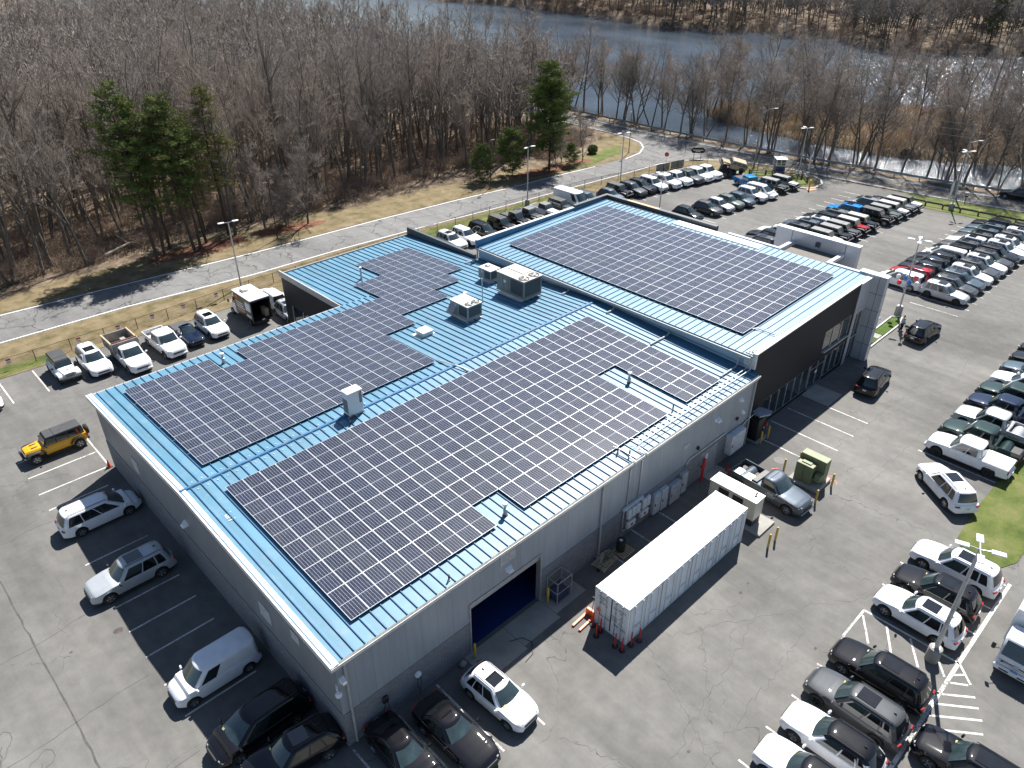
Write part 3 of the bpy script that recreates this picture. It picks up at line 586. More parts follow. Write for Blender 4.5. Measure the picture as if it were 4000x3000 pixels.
for d in (0, .25): f.tube([(40, 2.9-d*.2, 7.95), (40.6+d, 2.4, 7.95), (40.6+d, 1.0, 7.95), (40.2+d, .7, 7.95), (37.6, .75+d, 7.9), (37, .75+d, 7.9), (36.6, .75+d, 7.3)], .035, 6)
f.build('roof_conduit', GALV, sh)

# ------------------------------------------------------------------ solar arrays
def solar_mat():
    m, t = new('solar_cells'); s = t.sep(t.coord()); 
    x, y = s[0], s[1]
    def line(c, pitch, w): return t.math('LESS_THAN', t.math('PINGPONG', c, pitch/2), w/2)
    a = t.math('ADD', x, 0.0); l1 = line(a, 1.0/6, .013); l2 = line(y, 1.02/11, .007); l3 = t.math('LESS_THAN', t.math('ABSOLUTE', y), .016)
    k = t.math('MAXIMUM', t.math('MAXIMUM', l1, l3), t.math('MULTIPLY', l2, .22))
    fine = t.math('MULTIPLY', line(x, 1.0/60, .002), .25)
    k = t.math('MAXIMUM', k, fine)
    info = t.n('ObjectInfo'); rr = t.ramp(info.outputs['Random'], [(0, (.005, .008, .022)), (.5, (.009, .014, .036)), (1, (.017, .021, .034))])
    n = t.noise(t.coord(), 2.5, 5); c = t.mix(k, rr, (.36, .38, .42)); c = t.mix(t.ramp(n.outputs[0], [(.45, 0.), (.9, .12)]), c, (.25, .25, .26))
    t.l(c, t.b.inputs['Base Color']); t.b.inputs['Roughness'].default_value = .22; t.b.inputs['Specular IOR Level'].default_value = .25; t.b.inputs['Coat Weight'].default_value = .45; t.b.inputs['Coat Roughness'].default_value = .07; return m
SOLAR = solar_mat(); PFR = M('panel_frame', (.55, .56, .58), .4, .3)
def panel_mesh():
    f = MB(); f.box(-.512, .512, -1.053, 1.053, -.03, 0, 0)
    for a in ((-.526, .526, -1.067, -1.05), (-.526, .526, 1.05, 1.067)): f.box(*a, -.035, .006, 1)
    for a in ((-.526, -.511, -1.05, 1.05), (.511, .526, -1.05, 1.05)): f.box(*a, -.035, .006, 1)
    return f.mesh('solar_panel', [SOLAR, PFR])
PM = panel_mesh(); RACK = M('rack_dark', (.02, .03, .05), .6)
def array(label, cells, slope, rotz=0.):
    """cells = [(x, y, z)] panel centres, slope = tilt of the plane"""
    x0 = min(c[0] for c in cells); y0 = min(c[1] for c in cells)
    root = thing('solar_array', label, 'solar array', (x0, y0, cells[0][2]), group='rooftop solar arrays')
    order = sorted(cells, key=lambda c: (Vector(c)-Vector(CAM)).length)
    for x, y, z in order[:99]:
        o = link('panel', PM, root, (x-x0, y-y0, z-cells[0][2])); o.rotation_euler = (slope[0]+random.gauss(0, .004), slope[1]+random.gauss(0, .004), slope[2])
    rest = order[99:]
    if rest:
        E_ = __import__('mathutils').Euler(slope).to_matrix(); vs = [E_ @ v.co for v in PM.vertices]; fs = [tuple(p.vertices) for p in PM.polygons]; mi = [p.material_index for p in PM.polygons]
        b = MB()
        for x, y, z in rest:
            o_ = len(b.v); b.v += [(v.x+x-x0, v.y+y-y0, v.z+z-cells[0][2]) for v in vs]; b.f += [tuple(o_+i for i in f) for f in fs]; b.m += mi
        m2 = solar_world(rotz, x0, y0, cells)
        o = b.build('distant_panels', [m2, PFR], root); tag(o, 'rows of panels farthest from the eaves', kind='stuff')
    rk = MB()
    for x, y, z in cells:
        for s_ in (-1, 1):
            if rotz: rk.box(x-x0-1.0, x-x0+1.0, y-y0+s_*.3-.02, y-y0+s_*.3+.02, z-cells[0][2]-.11, z-cells[0][2]-.05)
            else: rk.box(x-x0-.5, x-x0+.5, y-y0+s_*.55-.02, y-y0+s_*.55+.02, z-cells[0][2]-.13, z-cells[0][2]-.07)
    rk.build('mounting_rail', RACK, root); return root
def solar_world(rotz, x0, y0, cells):
    """same cell pattern, laid from the array's own grid for the merged panels"""
    name = 'solar_cells_grid'+('_b' if rotz else '')+str(int(x0*10+y0))
    m = SOLAR.copy(); m.name = name; t = m.node_tree
    tc = [n for n in t.nodes if n.type == 'TEX_COORD'][0]; sp = [n for n in t.nodes if n.type == 'SEPXYZ'][0]
    mp = t.nodes.new('ShaderNodeVectorMath'); mp.operation = 'WRAP'
    px, py = (PYC, PXC) if rotz else (PX, PY)
    mp.inputs[1].default_value = (px/2 if not rotz else py/2, py/2 if not rotz else px/2, 1e3); mp.inputs[2].default_value = (-px/2 if not rotz else -py/2, -py/2 if not rotz else -px/2, -1e3)
    t.links.new(tc.outputs['Object'], mp.inputs[0])
    if rotz:
        r = t.nodes.new('ShaderNodeVectorRotate'); r.rotation_type = 'Z_AXIS'; r.inputs['Angle'].default_value = -rotz; t.links.new(mp.outputs[0], r.inputs[0]); t.links.new(r.outputs[0], sp.inputs[0])
    else: t.links.new(mp.outputs[0], sp.inputs[0])
    return m
PX, PY = 1.065, 2.145; PXC, PYC = 2.155, 1.05
tl = math.atan((RH-EH)/15.7)
cells = []
for r_ in range(6):
    for c in range(30):
        if r_ == 0 and c in (9, 10): continue
        if r_ < 3 and c in (24, 25): continue
        y = 1.29+PY*(r_+.5); cells.append((1.86+PX*(c+.5), y, rz_(y)+.2))
array('wide solar array on the near slope with a notched lower edge', cells, (tl, 0, 0))
cells = []; ext = {0: (0, 17), 1: (0, 17), 2: (0, 17), 3: (0, 20), 4: (0, 25), 5: (0, 28), 6: (21, 30), 7: (21, 30), 8: (24, 30), 9: (24, 30)}
PYA = 2.17
for r_, (a, b) in ext.items():
    for c in range(a, b):
        if r_ == 5 and c in (6, 7): continue
        y = 17.08+PYA*(r_+.5); cells.append((1.86+PX*(c+.5), y, rz_(y)+.2))
PYS = PY; PY = PYA
array('stepped solar array beyond the ridge reaching over the rear wing', cells, (-tl, 0, 0)); PY = PYS
ts = math.atan(.024); cells = [(38.95+PXC*(i+.5), 2.8+PYC*(j+.5), hz(38.95+PXC*(i+.5))+.2) for i in range(7) for j in range(25)]
PXC_, PYC_ = PXC, PYC
root = array('rectangular solar array on the taller pale blue roof', cells, (-ts, 0, math.pi/2), math.pi/2)
# ------------------------------------------------------------------ vehicles
def carpaint(name, col, metal=.0, rough=.28, coat=1.):
    m, t = new('paint_'+name); n = t.noise(t.coord(), 2.2, 5)
    t.l(t.ramp(n.outputs[0], [(.3, tuple(c*.93 for c in col)), (.7, tuple(min(1, c*1.05) for c in col))]), t.b.inputs['Base Color'])
    t.b.inputs['Metallic'].default_value = metal*.6; t.b.inputs['Roughness'].default_value = rough+.12; t.b.inputs['Specular IOR Level'].default_value = .03; t.b.inputs['Coat Weight'].default_value = coat; t.b.inputs['Coat Roughness'].default_value = .035
    return m
PAINT = {'white': carpaint('white', (.76, .77, .79), 0, .35), 'black': carpaint('black', (.006, .006, .008), 0, .3), 'silver': carpaint('silver', (.42, .44, .46), .55, .35),
         'dark grey': carpaint('dark_grey', (.055, .058, .062), .4, .35), 'grey': carpaint('grey', (.14, .15, .165), .5, .35), 'navy blue': carpaint('navy', (.006, .013, .034), .3, .3),
         'bright blue': carpaint('bright_blue', (.005, .19, .5), .2, .3), 'red': carpaint('red', (.28, .008, .015), .2, .3), 'dark green': carpaint('dark_green', (.018, .034, .03), .3, .32),
         'slate blue': carpaint('slate_blue', (.06, .085, .105), .3, .32), 'grey green': carpaint('grey_green', (.1, .12, .11), .3, .35), 'yellow': carpaint('yellow', (.72, .36, .012), 0, .35), 'sand': carpaint('sand', (.42, .34, .22), 0, .6, 0),
         'tan': carpaint('tan', (.5, .42, .3), 0, .5, .1), 'blue grey': carpaint('blue_grey', (.075, .09, .11), .5, .33)}
CGLASS = glass_mat('car_glass', (.014, .022, .022), .04); SCREEN = glass_mat('windscreen_glass', (.028, .045, .048), .05); PRIV = glass_mat('privacy_glass', (.006, .007, .008), .05)
TYRE = M('tyre_rubber', (.02, .02, .02), .85); RIM = M('alloy_rim', (.5, .51, .53), .3, .8); RIMB = M('black_rim', (.03, .03, .032), .35, .3)
CLAD = M('body_cladding', (.022, .022, .024), .6); LAMP = M('headlamp_glass', (.55, .58, .6), .08, .2, coat=1.); TAIL = M('tail_lamp_red', (.28, .008, .01), .15, coat=1.)
CHROME = M('chrome', (.7, .71, .72), .15, 1.); PLATE = M('number_plate_white', (.6, .62, .64), .5); SOFT = M('soft_top', (.045, .048, .05), .75, var=.15)
def wheel(parent, x, y, r, wd, rim=RIM, n=22):
    s = 1 if y > 0 else -1
    prof = [(r*.60, -wd/2), (r*.93, -wd/2), (r, -wd*.32), (r, wd*.32), (r*.93, wd/2), (r*.60, wd/2)]
    w_ = MB().lathe(prof, n, (0, 0, 0), 'y').build('wheel', TYRE, parent, 40, (x, y, r))
    m = MB(); o = s*wd*.42
    m.lathe([(r*.62, o+s*.01), (r*.58, o), (r*.56, o-s*.07), (.001, o-s*.07)], n, (0, 0, 0), 'y', 1)
    m.lathe([(r*.66, o-s*.02), (r*.66, o+s*.015), (r*.57, o+s*.015), (r*.57, o-s*.03)], n, (0, 0, 0), 'y')
    for k in range(5):
        for q in (-.13, .13):
            a = 2*math.pi*k/5+q; c, t_ = math.cos(a), math.sin(a); u = .022
            pts = [(.05, -u), (r*.6, -u), (r*.6, u), (.05, u)]
            vs = [(px*c-py*t_, o-s*.0, px*t_+py*c) for px, py in pts]+[(px*c-py*t_, o-s*.05, px*t_+py*c) for px, py in pts]
            m.add(vs, [(0, 1, 2, 3), (0, 4, 5, 1), (1, 5, 6, 2), (2, 6, 7, 3)])
    m.lathe([(.001, o+s*.01), (.055, o+s*.01), (.06, o-s*.03)], 8, (0, 0, 0), 'y')
    m.build('rim', [rim, BLK], w_); return w_
SPEC = {}
def spec(name, **k): SPEC[name] = k
base = dict(L=4.85, W=1.94, wb=2.97, r=.38, ax=.02, nose=.62, hf=.97, hc=1.1, belt=1.06, tail=.95, xwb=1.02, xrf=.30, xrr=-1.95, xrb=-2.3, roof=1.74, wr=.66, wbt=.90, glassr=True, rails=True, sun=True, splits=((.04, .41), (.44, .73), (.76, .93)), clad=.40)
spec('suv', **base)
spec('big_suv', **{**base, 'L': 5.15, 'wb': 3.1, 'W': 1.99, 'roof': 1.8, 'xwb': 1.15, 'xrf': .45, 'xrr': -2.1, 'xrb': -2.42})
spec('crossover', **{**base, 'L': 4.45, 'wb': 2.66, 'W': 1.84, 'r': .35, 'roof': 1.64, 'xwb': 1.02, 'xrf': .3, 'xrr': -1.55, 'xrb': -2.02, 'hf': .93, 'hc': 1.04, 'belt': 1.02, 'wr': .62, 'wbt': .85})
spec('sleek_suv', **{**base, 'L': 4.9, 'roof': 1.7, 'xrr': -1.8, 'xrb': -2.36, 'hf': .98, 'belt': 1.08})
spec('minivan', **{**base, 'L': 5.15, 'W': 2.02, 'wb': 3.09, 'r': .36, 'hf': .82, 'hc': 1.05, 'belt': 1.03, 'xwb': 1.75, 'xrf': .7, 'xrr': -2.15, 'xrb': -2.48, 'roof': 1.77, 'sun': False, 'clad': .3, 'splits': ((.05, .36), (.38, .68), (.70, .96))})
spec('compact_van', **{**base, 'L': 4.75, 'W': 1.84, 'wb': 3.1, 'r': .33, 'hf': .95, 'hc': 1.12, 'belt': 1.08, 'xwb': 1.6, 'xrf': .85, 'xrr': -2.28, 'xrb': -2.34, 'roof': 1.9, 'wr': .78, 'wbt': .88, 'sun': False, 'rails': False, 'clad': .3, 'splits': ((.05, .3),), 'glassr': False})
spec('cargo_van', **{**base, 'L': 5.9, 'W': 2.05, 'wb': 3.9, 'r': .36, 'hf': 1.1, 'hc': 1.35, 'belt': 1.3, 'xwb': 2.35, 'xrf': 1.6, 'xrr': -2.9, 'xrb': -2.93, 'roof': 2.5, 'wr': .9, 'wbt': .98, 'sun': False, 'rails': False, 'clad': .4, 'splits': ((.03, .2),), 'glassr': False})
spec('sedan', **{**base, 'L': 4.85, 'W': 1.88, 'wb': 2.9, 'r': .34, 'nose': .55, 'hf': .78, 'hc': .95, 'belt': .94, 'tail': .95, 'xwb': .95, 'xrf': .15, 'xrr': -1.15, 'xrb': -1.95, 'roof': 1.42, 'wr': .56, 'wbt': .82, 'rails': False, 'sun': False, 'clad': .2, 'splits': ((.05, .46), (.49, .9))})
spec('coupe', **{**base, 'L': 5.02, 'W': 1.94, 'wb': 2.95, 'r': .36, 'nose': .58, 'hf': .86, 'hc': .99, 'belt': .98, 'tail': 1.0, 'xwb': .75, 'xrf': -.02, 'xrr': -1.2, 'xrb': -1.9, 'roof': 1.44, 'wr': .58, 'wbt': .82, 'rails': False, 'sun': False, 'clad': .2, 'splits': ((.05, .5), (.55, .86))})
spec('pickup', **{**base, 'L': 5.85, 'W': 2.05, 'wb': 3.67, 'r': .41, 'ax': .12, 'nose': .7, 'hf': 1.1, 'hc': 1.2, 'belt': 1.18, 'tail': 1.12, 'xwb': 1.45, 'xrf': .82, 'xrr': -.82, 'xrb': -1.0, 'roof': 1.92, 'wr': .72, 'wbt': .92, 'rails': False, 'sun': False, 'clad': .42, 'splits': ((.04, .48), (.52, .9)), 'bed': (-1.1, -2.85)})
spec('work_pickup', **{**SPEC['pickup'], 'wb': 3.9, 'L': 5.9, 'ax': .0, 'xrf': .72, 'xrr': -.3, 'xrb': -.42, 'xwb': 1.4, 'splits': ((.04, .85),), 'bed': (-.52, -2.85)})
spec('small_pickup', **{**SPEC['pickup'], 'L': 4.9, 'W': 1.75, 'wb': 2.85, 'r': .33, 'hf': .88, 'hc': .98, 'belt': .97, 'tail': .95, 'xwb': .85, 'xrf': .3, 'xrr': -.45, 'xrb': -.6, 'roof': 1.52, 'splits': ((.06, .9),), 'bed': (-.7, -2.38), 'wr': .6, 'wbt': .78})
def make_car(kind, color, roofcol=None, rim=None, lid=None, screen=None, sun=None, plate=True):
    p = SPEC[kind]; L_, W_, r = p['L'], p['W'], p['r']; xf_, xr_ = L_/2, -L_/2
    fa = p['wb']/2+p['ax']+.03; ra = fa-p['wb']
    root = thing('parked_car', None, 'car')
    paint = PAINT[color]; rp = PAINT[roofcol] if roofcol else paint
    bed = p.get('bed')
    zt_tab = [(xr_, p['tail']-.32), (xr_+.05, p['tail']-.12), (xr_+.18, p['tail']), (xr_+.5, p['belt']), (p['xwb']-.1, p['hc']), (p['xwb']+.15, p['hc']-.01), (xf_-.55, p['hf']), (xf_-.22, p['hf']-.06), (xf_-.06, p['hf']-.19), (xf_, p['nose'])]
    if bed: zt_tab = [(xr_, .75), (xr_+.06, .78), (bed[0]-.02, .78), (bed[0]+.0, p['belt'])]+zt_tab[4:]
    X = sorted(set([round(v, 3) for v in np.linspace(xr_, xf_, 26)]+[round(c+d*r*1.18, 3) for c in (fa, ra) for d in (-1, -.97, -.87, -.7, -.5, -.25, 0, .25, .5, .7, .87, .97, 1)]+[xf_-.06, xf_-.14, xf_-.22, xf_-.35, xr_+.05, xr_+.12, xr_+.18, xr_+.3]+([bed[0]-.02, bed[0]] if bed else [])))
    rings = []; mi = []
    for x in X:
        d = min(xf_-x, x-xr_); e = max(0, 1-d/.95); wdt = W_/2*(1-.06*e-.24*e**4) if x > 0 else W_/2*(1-.05*e-.13*e**4)
        zt = interp(x, zt_tab); zb = .24+max(0, 1-d/.5)*.14
        za = zb+.02
        for c in (fa, ra):
            R_ = r*1.18
            if abs(x-c) <= R_: za = max(za, r+math.sqrt(max(0, R_*R_-(x-c)**2))+.01)
        zs = max(zt-.13, za+.06); zt = max(zt, zs+.06); c0 = min(max(p['clad'], za+.03), zs-.02); cr = .035 if not (bed and x < bed[0]) else 0
        half = [(wdt-.26, zb), (wdt-.26, max(za, zb+.01)), (wdt-.03, za), (wdt-.0, min(za+.03, c0)), (wdt+.004, c0), (wdt+.008, c0+.01), (wdt, lerp(c0, zs, .55)), (wdt-.02, zs), (wdt-.06, zt-.03), (wdt-.15, zt), (wdt*.45, zt+cr)]
        rings.append([(x, y, z) for y, z in half]+[(x, -y, z) for y, z in reversed(half)])
    b = MB(); n = len(rings[0])
    b.loft(rings)
    # cladding strip along the sills
    for i, fce in enumerate(b.f):
        if len(fce) == 4:
            j = i % n
            if j in (0, 1, 2, 3, 4, n-2, n-3, n-4, n-5, n-6, n-1): b.m[i] = 1
    body = b.build('body', [paint, CLAD], root, 38)
    if bed:
        m = MB(); x0, x1 = bed[1], bed[0]; t_ = .1; zt = p['belt']-.03; hw = W_/2-.02
        for s in (-1, 1): m.cbox(((x0+x1)/2, s*(hw-t_/2), (.76+zt)/2), (x1-x0, t_, zt-.74), 0, 0, .03)
        m.cbox((x0+.04, 0, (.7+zt)/2), (.09, hw*2-.1, zt-.66), 0, 0, .03); m.cbox((x1-.04, 0, (.76+zt)/2), (.07, hw*2-.2, zt-.74), 0, 0, .02)
        bd = m.build('truck_bed', paint, root, 38)
        if lid: MB().cbox(((x0+x1)/2, 0, zt+.02), (x1-x0-.08, hw*2-.12, .05), 0, 0, .02).build('bed_cover', M('bed_cover_'+lid, {'black': (.015, .015, .016), 'white': (.7, .71, .73), 'grey': (.1, .1, .1)}[lid], .4, coat=.3), bd)
        else: MB().box(x0+.1, x1-.08, -hw+t_, hw-t_, .785, .80).build('bed_liner', CLAD, bd)
    # cabin
    wb_, wr_ = W_/2*p['wbt']/1., W_/2*p['wr']/.66*.70
    wb_ = W_/2*.93 if p['wbt'] > .84 else W_/2*.90; wr_ = min(wr_*(1.06 if bed else 1), wb_-.03)
    zb0 = p['belt']-.05; zr = p['roof']
    XF = lambda h: lerp(p['xwb'], p['xrf'], h); XR = lambda h: lerp(p['xrb'], p['xrr'], h**1.3); WH = lambda h: lerp(wb_, wr_, h); ZH = lambda h: lerp(zb0, zr-.05, h)
    bul, bur = (.2, .12) if not bed else (.13, .05); kq = min(1, (p['xrf']-p['xrr']-.2)/1.8)
    def ring(h, dz=None, ins=0., exp=0.):
        xf, xr, wy, z = XF(h)-ins+exp, XR(h)+ins-exp, WH(h)-ins+exp, ZH(h) if dz is None else dz
        pts = []
        for i in range(9): u = -1+i*.25; pts.append((xf-bul*u*u-(.1 if abs(u) == 1 else 0), wy*u*(1 if abs(u) < 1 else .975), z))
        for i in range(1, 6): pts.append((lerp(xf-bul-.18, xr+bur+.18, (i-1)/4), wy, z))
        for i in range(9): u = 1-i*.25; pts.append((xr+bur*u*u+(.1 if abs(u) == 1 else 0), wy*u*(1 if abs(u) < 1 else .975), z))
        for i in range(1, 6): pts.append((lerp(xr+bur+.18, xf-bul-.18, (i-1)/4), -wy, z))
        return pts
    c = MB(); c.loft([ring(0), ring(.35), ring(.7), ring(.96), ring(1, zr-.035, .03), ring(1, zr-.012, .09), ring(1, zr+.012, .09+.13*kq), ring(1, zr+.025*kq, .12+.3*kq)])
    for i, fce in enumerate(c.f):
        k = i//28
        if len(fce) == 4 and k >= 2 and roofcol: c.m[i] = 1
    if roofcol: c.m[-1] = 1
    cab = c.build('cabin', [paint, rp], root, 35)
    o = .012
    def patch(name, rows, mat_, par=None):
        g = MB(); k = len(rows[0]); g.loft(rows, 0, False, False); return g.build(name, mat_, par or root, 60)
    def scr(front, h0, h1, u1):
        rows = []
        for h in (h0, (h0+h1)/2, h1):
            rows.append([((XF(h)-bul*u*u+o) if front else (XR(h)+bur*u*u-o), WH(h)*u, ZH(h)+.006) for u in [-u1+2*u1*i/8 for i in range(9)]])
        return rows
    patch('windshield', scr(True, .02, .95, .86), screen or SCREEN)
    if kind in ('suv', 'big_suv', 'crossover', 'pickup', 'minivan', 'sleek_suv'):
        h_, u_ = .12, -.62; MB().cbox((XF(h_)-bul*u_*u_+.03, WH(h_)*u_, ZH(h_)+.03), (.12, .16, .012), 0, 0, 0, .7).build('windshield_tag', M('tag_yellow', (.62, .55, .2), .6), root)
    if p['glassr']: patch('rear_window', scr(False, .16, .93, .82), PRIV)
    for s in (-1, 1):
        for a, b_ in p['splits']:
            h0, h1 = .1, .9; rows = []
            for h in (h0, .5, h1):
                xa, xb = XF(h)-bul-.12, XR(h)+bur+.1
                lo, hi = lerp(xa, xb, a), lerp(xa, xb, b_)
                rows.append([(lerp(lo, hi, i/3), s*(WH(h)+o), ZH(h)) for i in range(4)])
            patch('side_window', rows, CGLASS if a < .3 else PRIV)
        # mirror
        MB().cbox((p['xwb']-.28, s*(W_/2+.10), p['belt']+.07), (.12, .24, .17), 0, s*.2, .04).build('mirror', paint if color not in ('silver',) else CLAD, root, 40)
        # lamps
        MB().cbox((xf_-.21, s*(W_/2-.33), p['hf']-.17), (.2, .36, .10), 0, s*-.0+(-s*-.38), .04).build('headlight', LAMP, root, 40)
        if bed: MB().cbox((xr_+.05, s*(W_/2-.1), p['belt']-.2), (.1, .16, .34), 0, 0, .03).build('tail_light', TAIL, root, 40)
        else: MB().cbox((xr_+.11, s*(W_/2-.27), p['tail']-.1), (.16, .34, .11), 0, -s*.3, .04).build('tail_light', TAIL, root, 40)
        if p['rails']: MB().tube([(p['xrf']-.15, s*(wr_-.1), zr+.01), (p['xrf']-.25, s*(wr_-.1), zr+.05), (p['xrr']+.3, s*(wr_-.1), zr+.05), (p['xrr']+.2, s*(wr_-.1), zr+.01)], .022, 5).build('roof_rail', CLAD, root)
    MB().cbox((xf_-.03, 0, p['nose']+.02), (.1, W_*.5, .16), 0, 0, .03).build('grille', CLAD, root, 40)
    MB().cbox((xf_-.03, 0, .42), (.12, W_*.56, .14), 0, 0, .04).build('lower_grille', CLAD, root, 40)
    if bed:
        MB().cbox((xr_-.02, 0, .55), (.14, W_*.86, .18), 0, 0, .05).build('rear_bumper', CHROME if color in ('white', 'silver') else CLAD, root, 40)
        MB().cbox((xf_+.02, 0, .5), (.14, W_*.82, .2), 0, 0, .05).build('front_bumper', CHROME if color in ('silver', 'grey') else paint, root, 40)
    MB().cbox((xr_-.0+(.0 if not bed else -.1), 0, .72 if not bed else .6), (.03, .3, .15)).build('number_plate', PLATE, root)
    if (p['sun'] if sun is None else sun):
        MB().cbox((lerp(p['xrf'], p['xrr'], .34), 0, zr+.028), ((p['xrf']-p['xrr'])*.38, wr_*1.25, .016), 0, 0, .006).build('sunroof', PRIV, root)
    if p['rails']: MB().cbox((p['xrr']+.38, 0, zr+.06), (.16, .05, .07), 0, 0, .02, .3).build('antenna_fin', CLAD, root)
    for x, y in ((fa, 1), (fa, -1), (ra, 1), (ra, -1)): wheel(root, x, y*(W_/2-.125), r, .235, rim or RIM)
    return root
def make_wrangler(color, top='black', rim=None, open_bed=False, flare=None, length=0., badge=False):
    """boxy off-roader: flat hood, upright screen, flared fenders, spare on the back"""
    root = thing('parked_offroader', None, 'off-roader'); paint = PAINT[color]; tp = {'black': SOFT, 'body': paint, 'grey': M('hardtop_grey', (.12, .125, .13), .6), 'tan': PAINT['tan'], 'pale': M('hardtop_pale', (.3, .3, .29), .6)}[top]
    fl = flare or CLAD; d = length
    b = MB(); xr = -1.98-d
    b.loft([[(x, -w_, z0), (x, -w_, zs), (x, -w_+.05, z1), (x, w_-.05, z1), (x, w_, zs), (x, w_, z0)] for x, w_, z0, zs, z1 in ((xr, .74, .6, 1.12, 1.17), (xr+.1, .78, .5, 1.12, 1.17), (.62, .78, .48, 1.12, 1.17), (.72, .77, .48, 1.1, 1.15))])
    b.loft([[(x, -w_, .62), (x, -w_, zs), (x, -w_+.1, z1), (x, 0, z1+.02), (x, w_-.1, z1), (x, w_, zs), (x, w_, .62)] for x, w_, zs, z1 in ((.7, .70, 1.06, 1.17), (1.2, .64, 1.04, 1.15), (1.9, .56, 1.0, 1.11), (2.0, .54, .95, 1.06))])
    b.build('body', paint, root, 30)
    for s in (-1, 1):
        f = MB()
        f.loft([[(x, s*.5, z-.05), (x, s*.92, z-.07), (x, s*.93, z-.0), (x, s*.9, z+.035), (x, s*.5, z+.045)] for x, z in ((.78, .62), (.92, .88), (1.08, .97), (1.75, .97), (1.95, .88), (2.02, .76))])
        f.loft([[(x, s*.7, z-.05), (x, s*.93, z-.07), (x, s*.93, z-.0), (x, s*.9, z+.035), (x, s*.7, z+.045)] for x, z in ((-1.9-d*.6, .7), (-1.8-d*.6, .9), (-1.65-d*.6, .99), (-1.2-d*.6, .99), (-1.02-d*.6, .9), (-.88-d*.6, .62))])
        f.cbox((-.1-d*.3, s*.84, .44), (1.5+d*.5, .12, .07))
        f.build('fender_flare', [fl], root, 30)
    MB().cbox((2.17, 0, .62), (.2, 1.65, .2), 0, 0, .05).build('front_bumper', CLAD, root, 40); MB().cbox((xr-.1, 0, .6), (.16, 1.6, .18), 0, 0, .05).build('rear_bumper', CLAD, root, 40)
    g = MB()
    for i in range(7): g.cbox((2.02, -.3+.1*i, .88), (.04, .05, .28), 0, 0, .015)
    g.build('grille', CLAD, root)
    for s in (-1, 1):
        MB().lathe([(.001, 2.045), (.10, 2.03), (.11, 1.98)], 12, (0, s*.44, .93), 'x').build('headlight', LAMP, root)
        MB().cbox((xr-.02, s*.72, .98), (.06, .13, .22)).build('tail_light', TAIL, root); MB().cbox((.62, s*.95, 1.25), (.1, .2, .2), 0, 0, .04).build('mirror', CLAD, root)
    tx = -.85 if open_bed else xr+.05
    t_ = MB(); t_.loft([[(.74, -.70, 1.15), (.74, .70, 1.15), (tx, .70, 1.15), (tx, -.70, 1.15)], [(.5, -.64, 1.72), (.5, .64, 1.72), (tx+.08, .64, 1.74), (tx+.08, -.64, 1.74)], [(.42, -.60, 1.8), (.42, .60, 1.8), (tx+.14, .60, 1.82), (tx+.14, -.60, 1.82)]])
    ot = t_.build('hard_top', tp, root, 30)
    for y in (-.3, 0, .3): pass
    r_ = MB(); r_.box(-.2, -.17, -.58, .58, 1.805, 1.822); r_.build('roof_seam', CLAD, ot)
    def q(name, a, b_, c, d_, m): MB().quad(a, b_, c, d_).build(name, m, root)
    q('windshield', (.755, -.64, 1.2), (.755, .64, 1.2), (.545, .59, 1.68), (.545, -.59, 1.68), SCREEN)
    rear = tx
    for s in (-1, 1):
        for x0, x1 in (((.56, -.12), (-.2, tx+.12)) if open_bed else ((.56, -.12), (-.2, -.98), (-1.06, tx+.1))):
            q('side_window', (x0, s*.712, 1.2), (x1, s*.712, 1.2), (x1, s*.655, 1.68), (x0-(.12 if x0 > .5 else 0), s*.655, 1.68), CGLASS)
    q('rear_window', (tx-.012, -.58, 1.2), (tx-.012, .58, 1.2), (tx+.06, .55, 1.68), (tx+.06, -.55, 1.68), PRIV)
    if open_bed: MB().box(xr+.1, tx-.05, -.68, .68, 1.171, 1.18).build('bed_liner', CLAD, root)
    else:
        sp = MB().lathe([(.22, -.12), (.38, -.12), (.41, -.07), (.41, .07), (.38, .12), (.001, .12)], 20, (xr-.22, 0, .98), 'x').build('spare_wheel', TYRE, root, 40)
        MB().lathe([(.001, -.13), (.2, -.13), (.23, -.1)], 12, (xr-.22, 0, .98), 'x').build('spare_rim', rim or RIMB, sp)
    for x in (1.48, -1.46-d*.6):
        for s in (-1, 1): wheel(root, x, s*.79, .41, .26, rim or RIM)
    if badge:
        m = MB()
        for k in range(5):
            a = math.radians(90+72*k); u = math.radians(36); R_, ri = .17, .068
            m.add([(1.45, 0, 1.165), (1.45+R_*math.sin(a), R_*math.cos(a), 1.165), (1.45+ri*math.sin(a+u), ri*math.cos(a+u), 1.165), (1.45+ri*math.sin(a-u), ri*math.cos(a-u), 1.165)], [(0, 2, 1), (0, 1, 3)])
        for k in range(24):
            if k % 5 == 0: continue
            a, b_ = 2*math.pi*k/24, 2*math.pi*(k+1)/24
            m.add([(1.45+.2*math.cos(a), .2*math.sin(a), 1.165), (1.45+.2*math.cos(b_), .2*math.sin(b_), 1.165), (1.45+.235*math.cos(b_), .235*math.sin(b_), 1.165), (1.45+.235*math.cos(a), .235*math.sin(a), 1.165)], [(0, 1, 2, 3)])
        m.build('star_decal', CLAD, root)
    if color == 'yellow':
        m = MB(); m.cbox((1.3, .25, 1.17), (.45, .12, .02)); m.cbox((1.3, -.25, 1.17), (.45, .12, .02)); m.build('hood_vent', CLAD, root)
    return root
CACHE = {}
ORD = ['first', 'second', 'third', 'fourth', 'fifth', 'sixth', 'seventh', 'eighth', 'ninth', 'tenth', 'eleventh', 'twelfth', 'thirteenth', 'fourteenth', 'fifteenth']
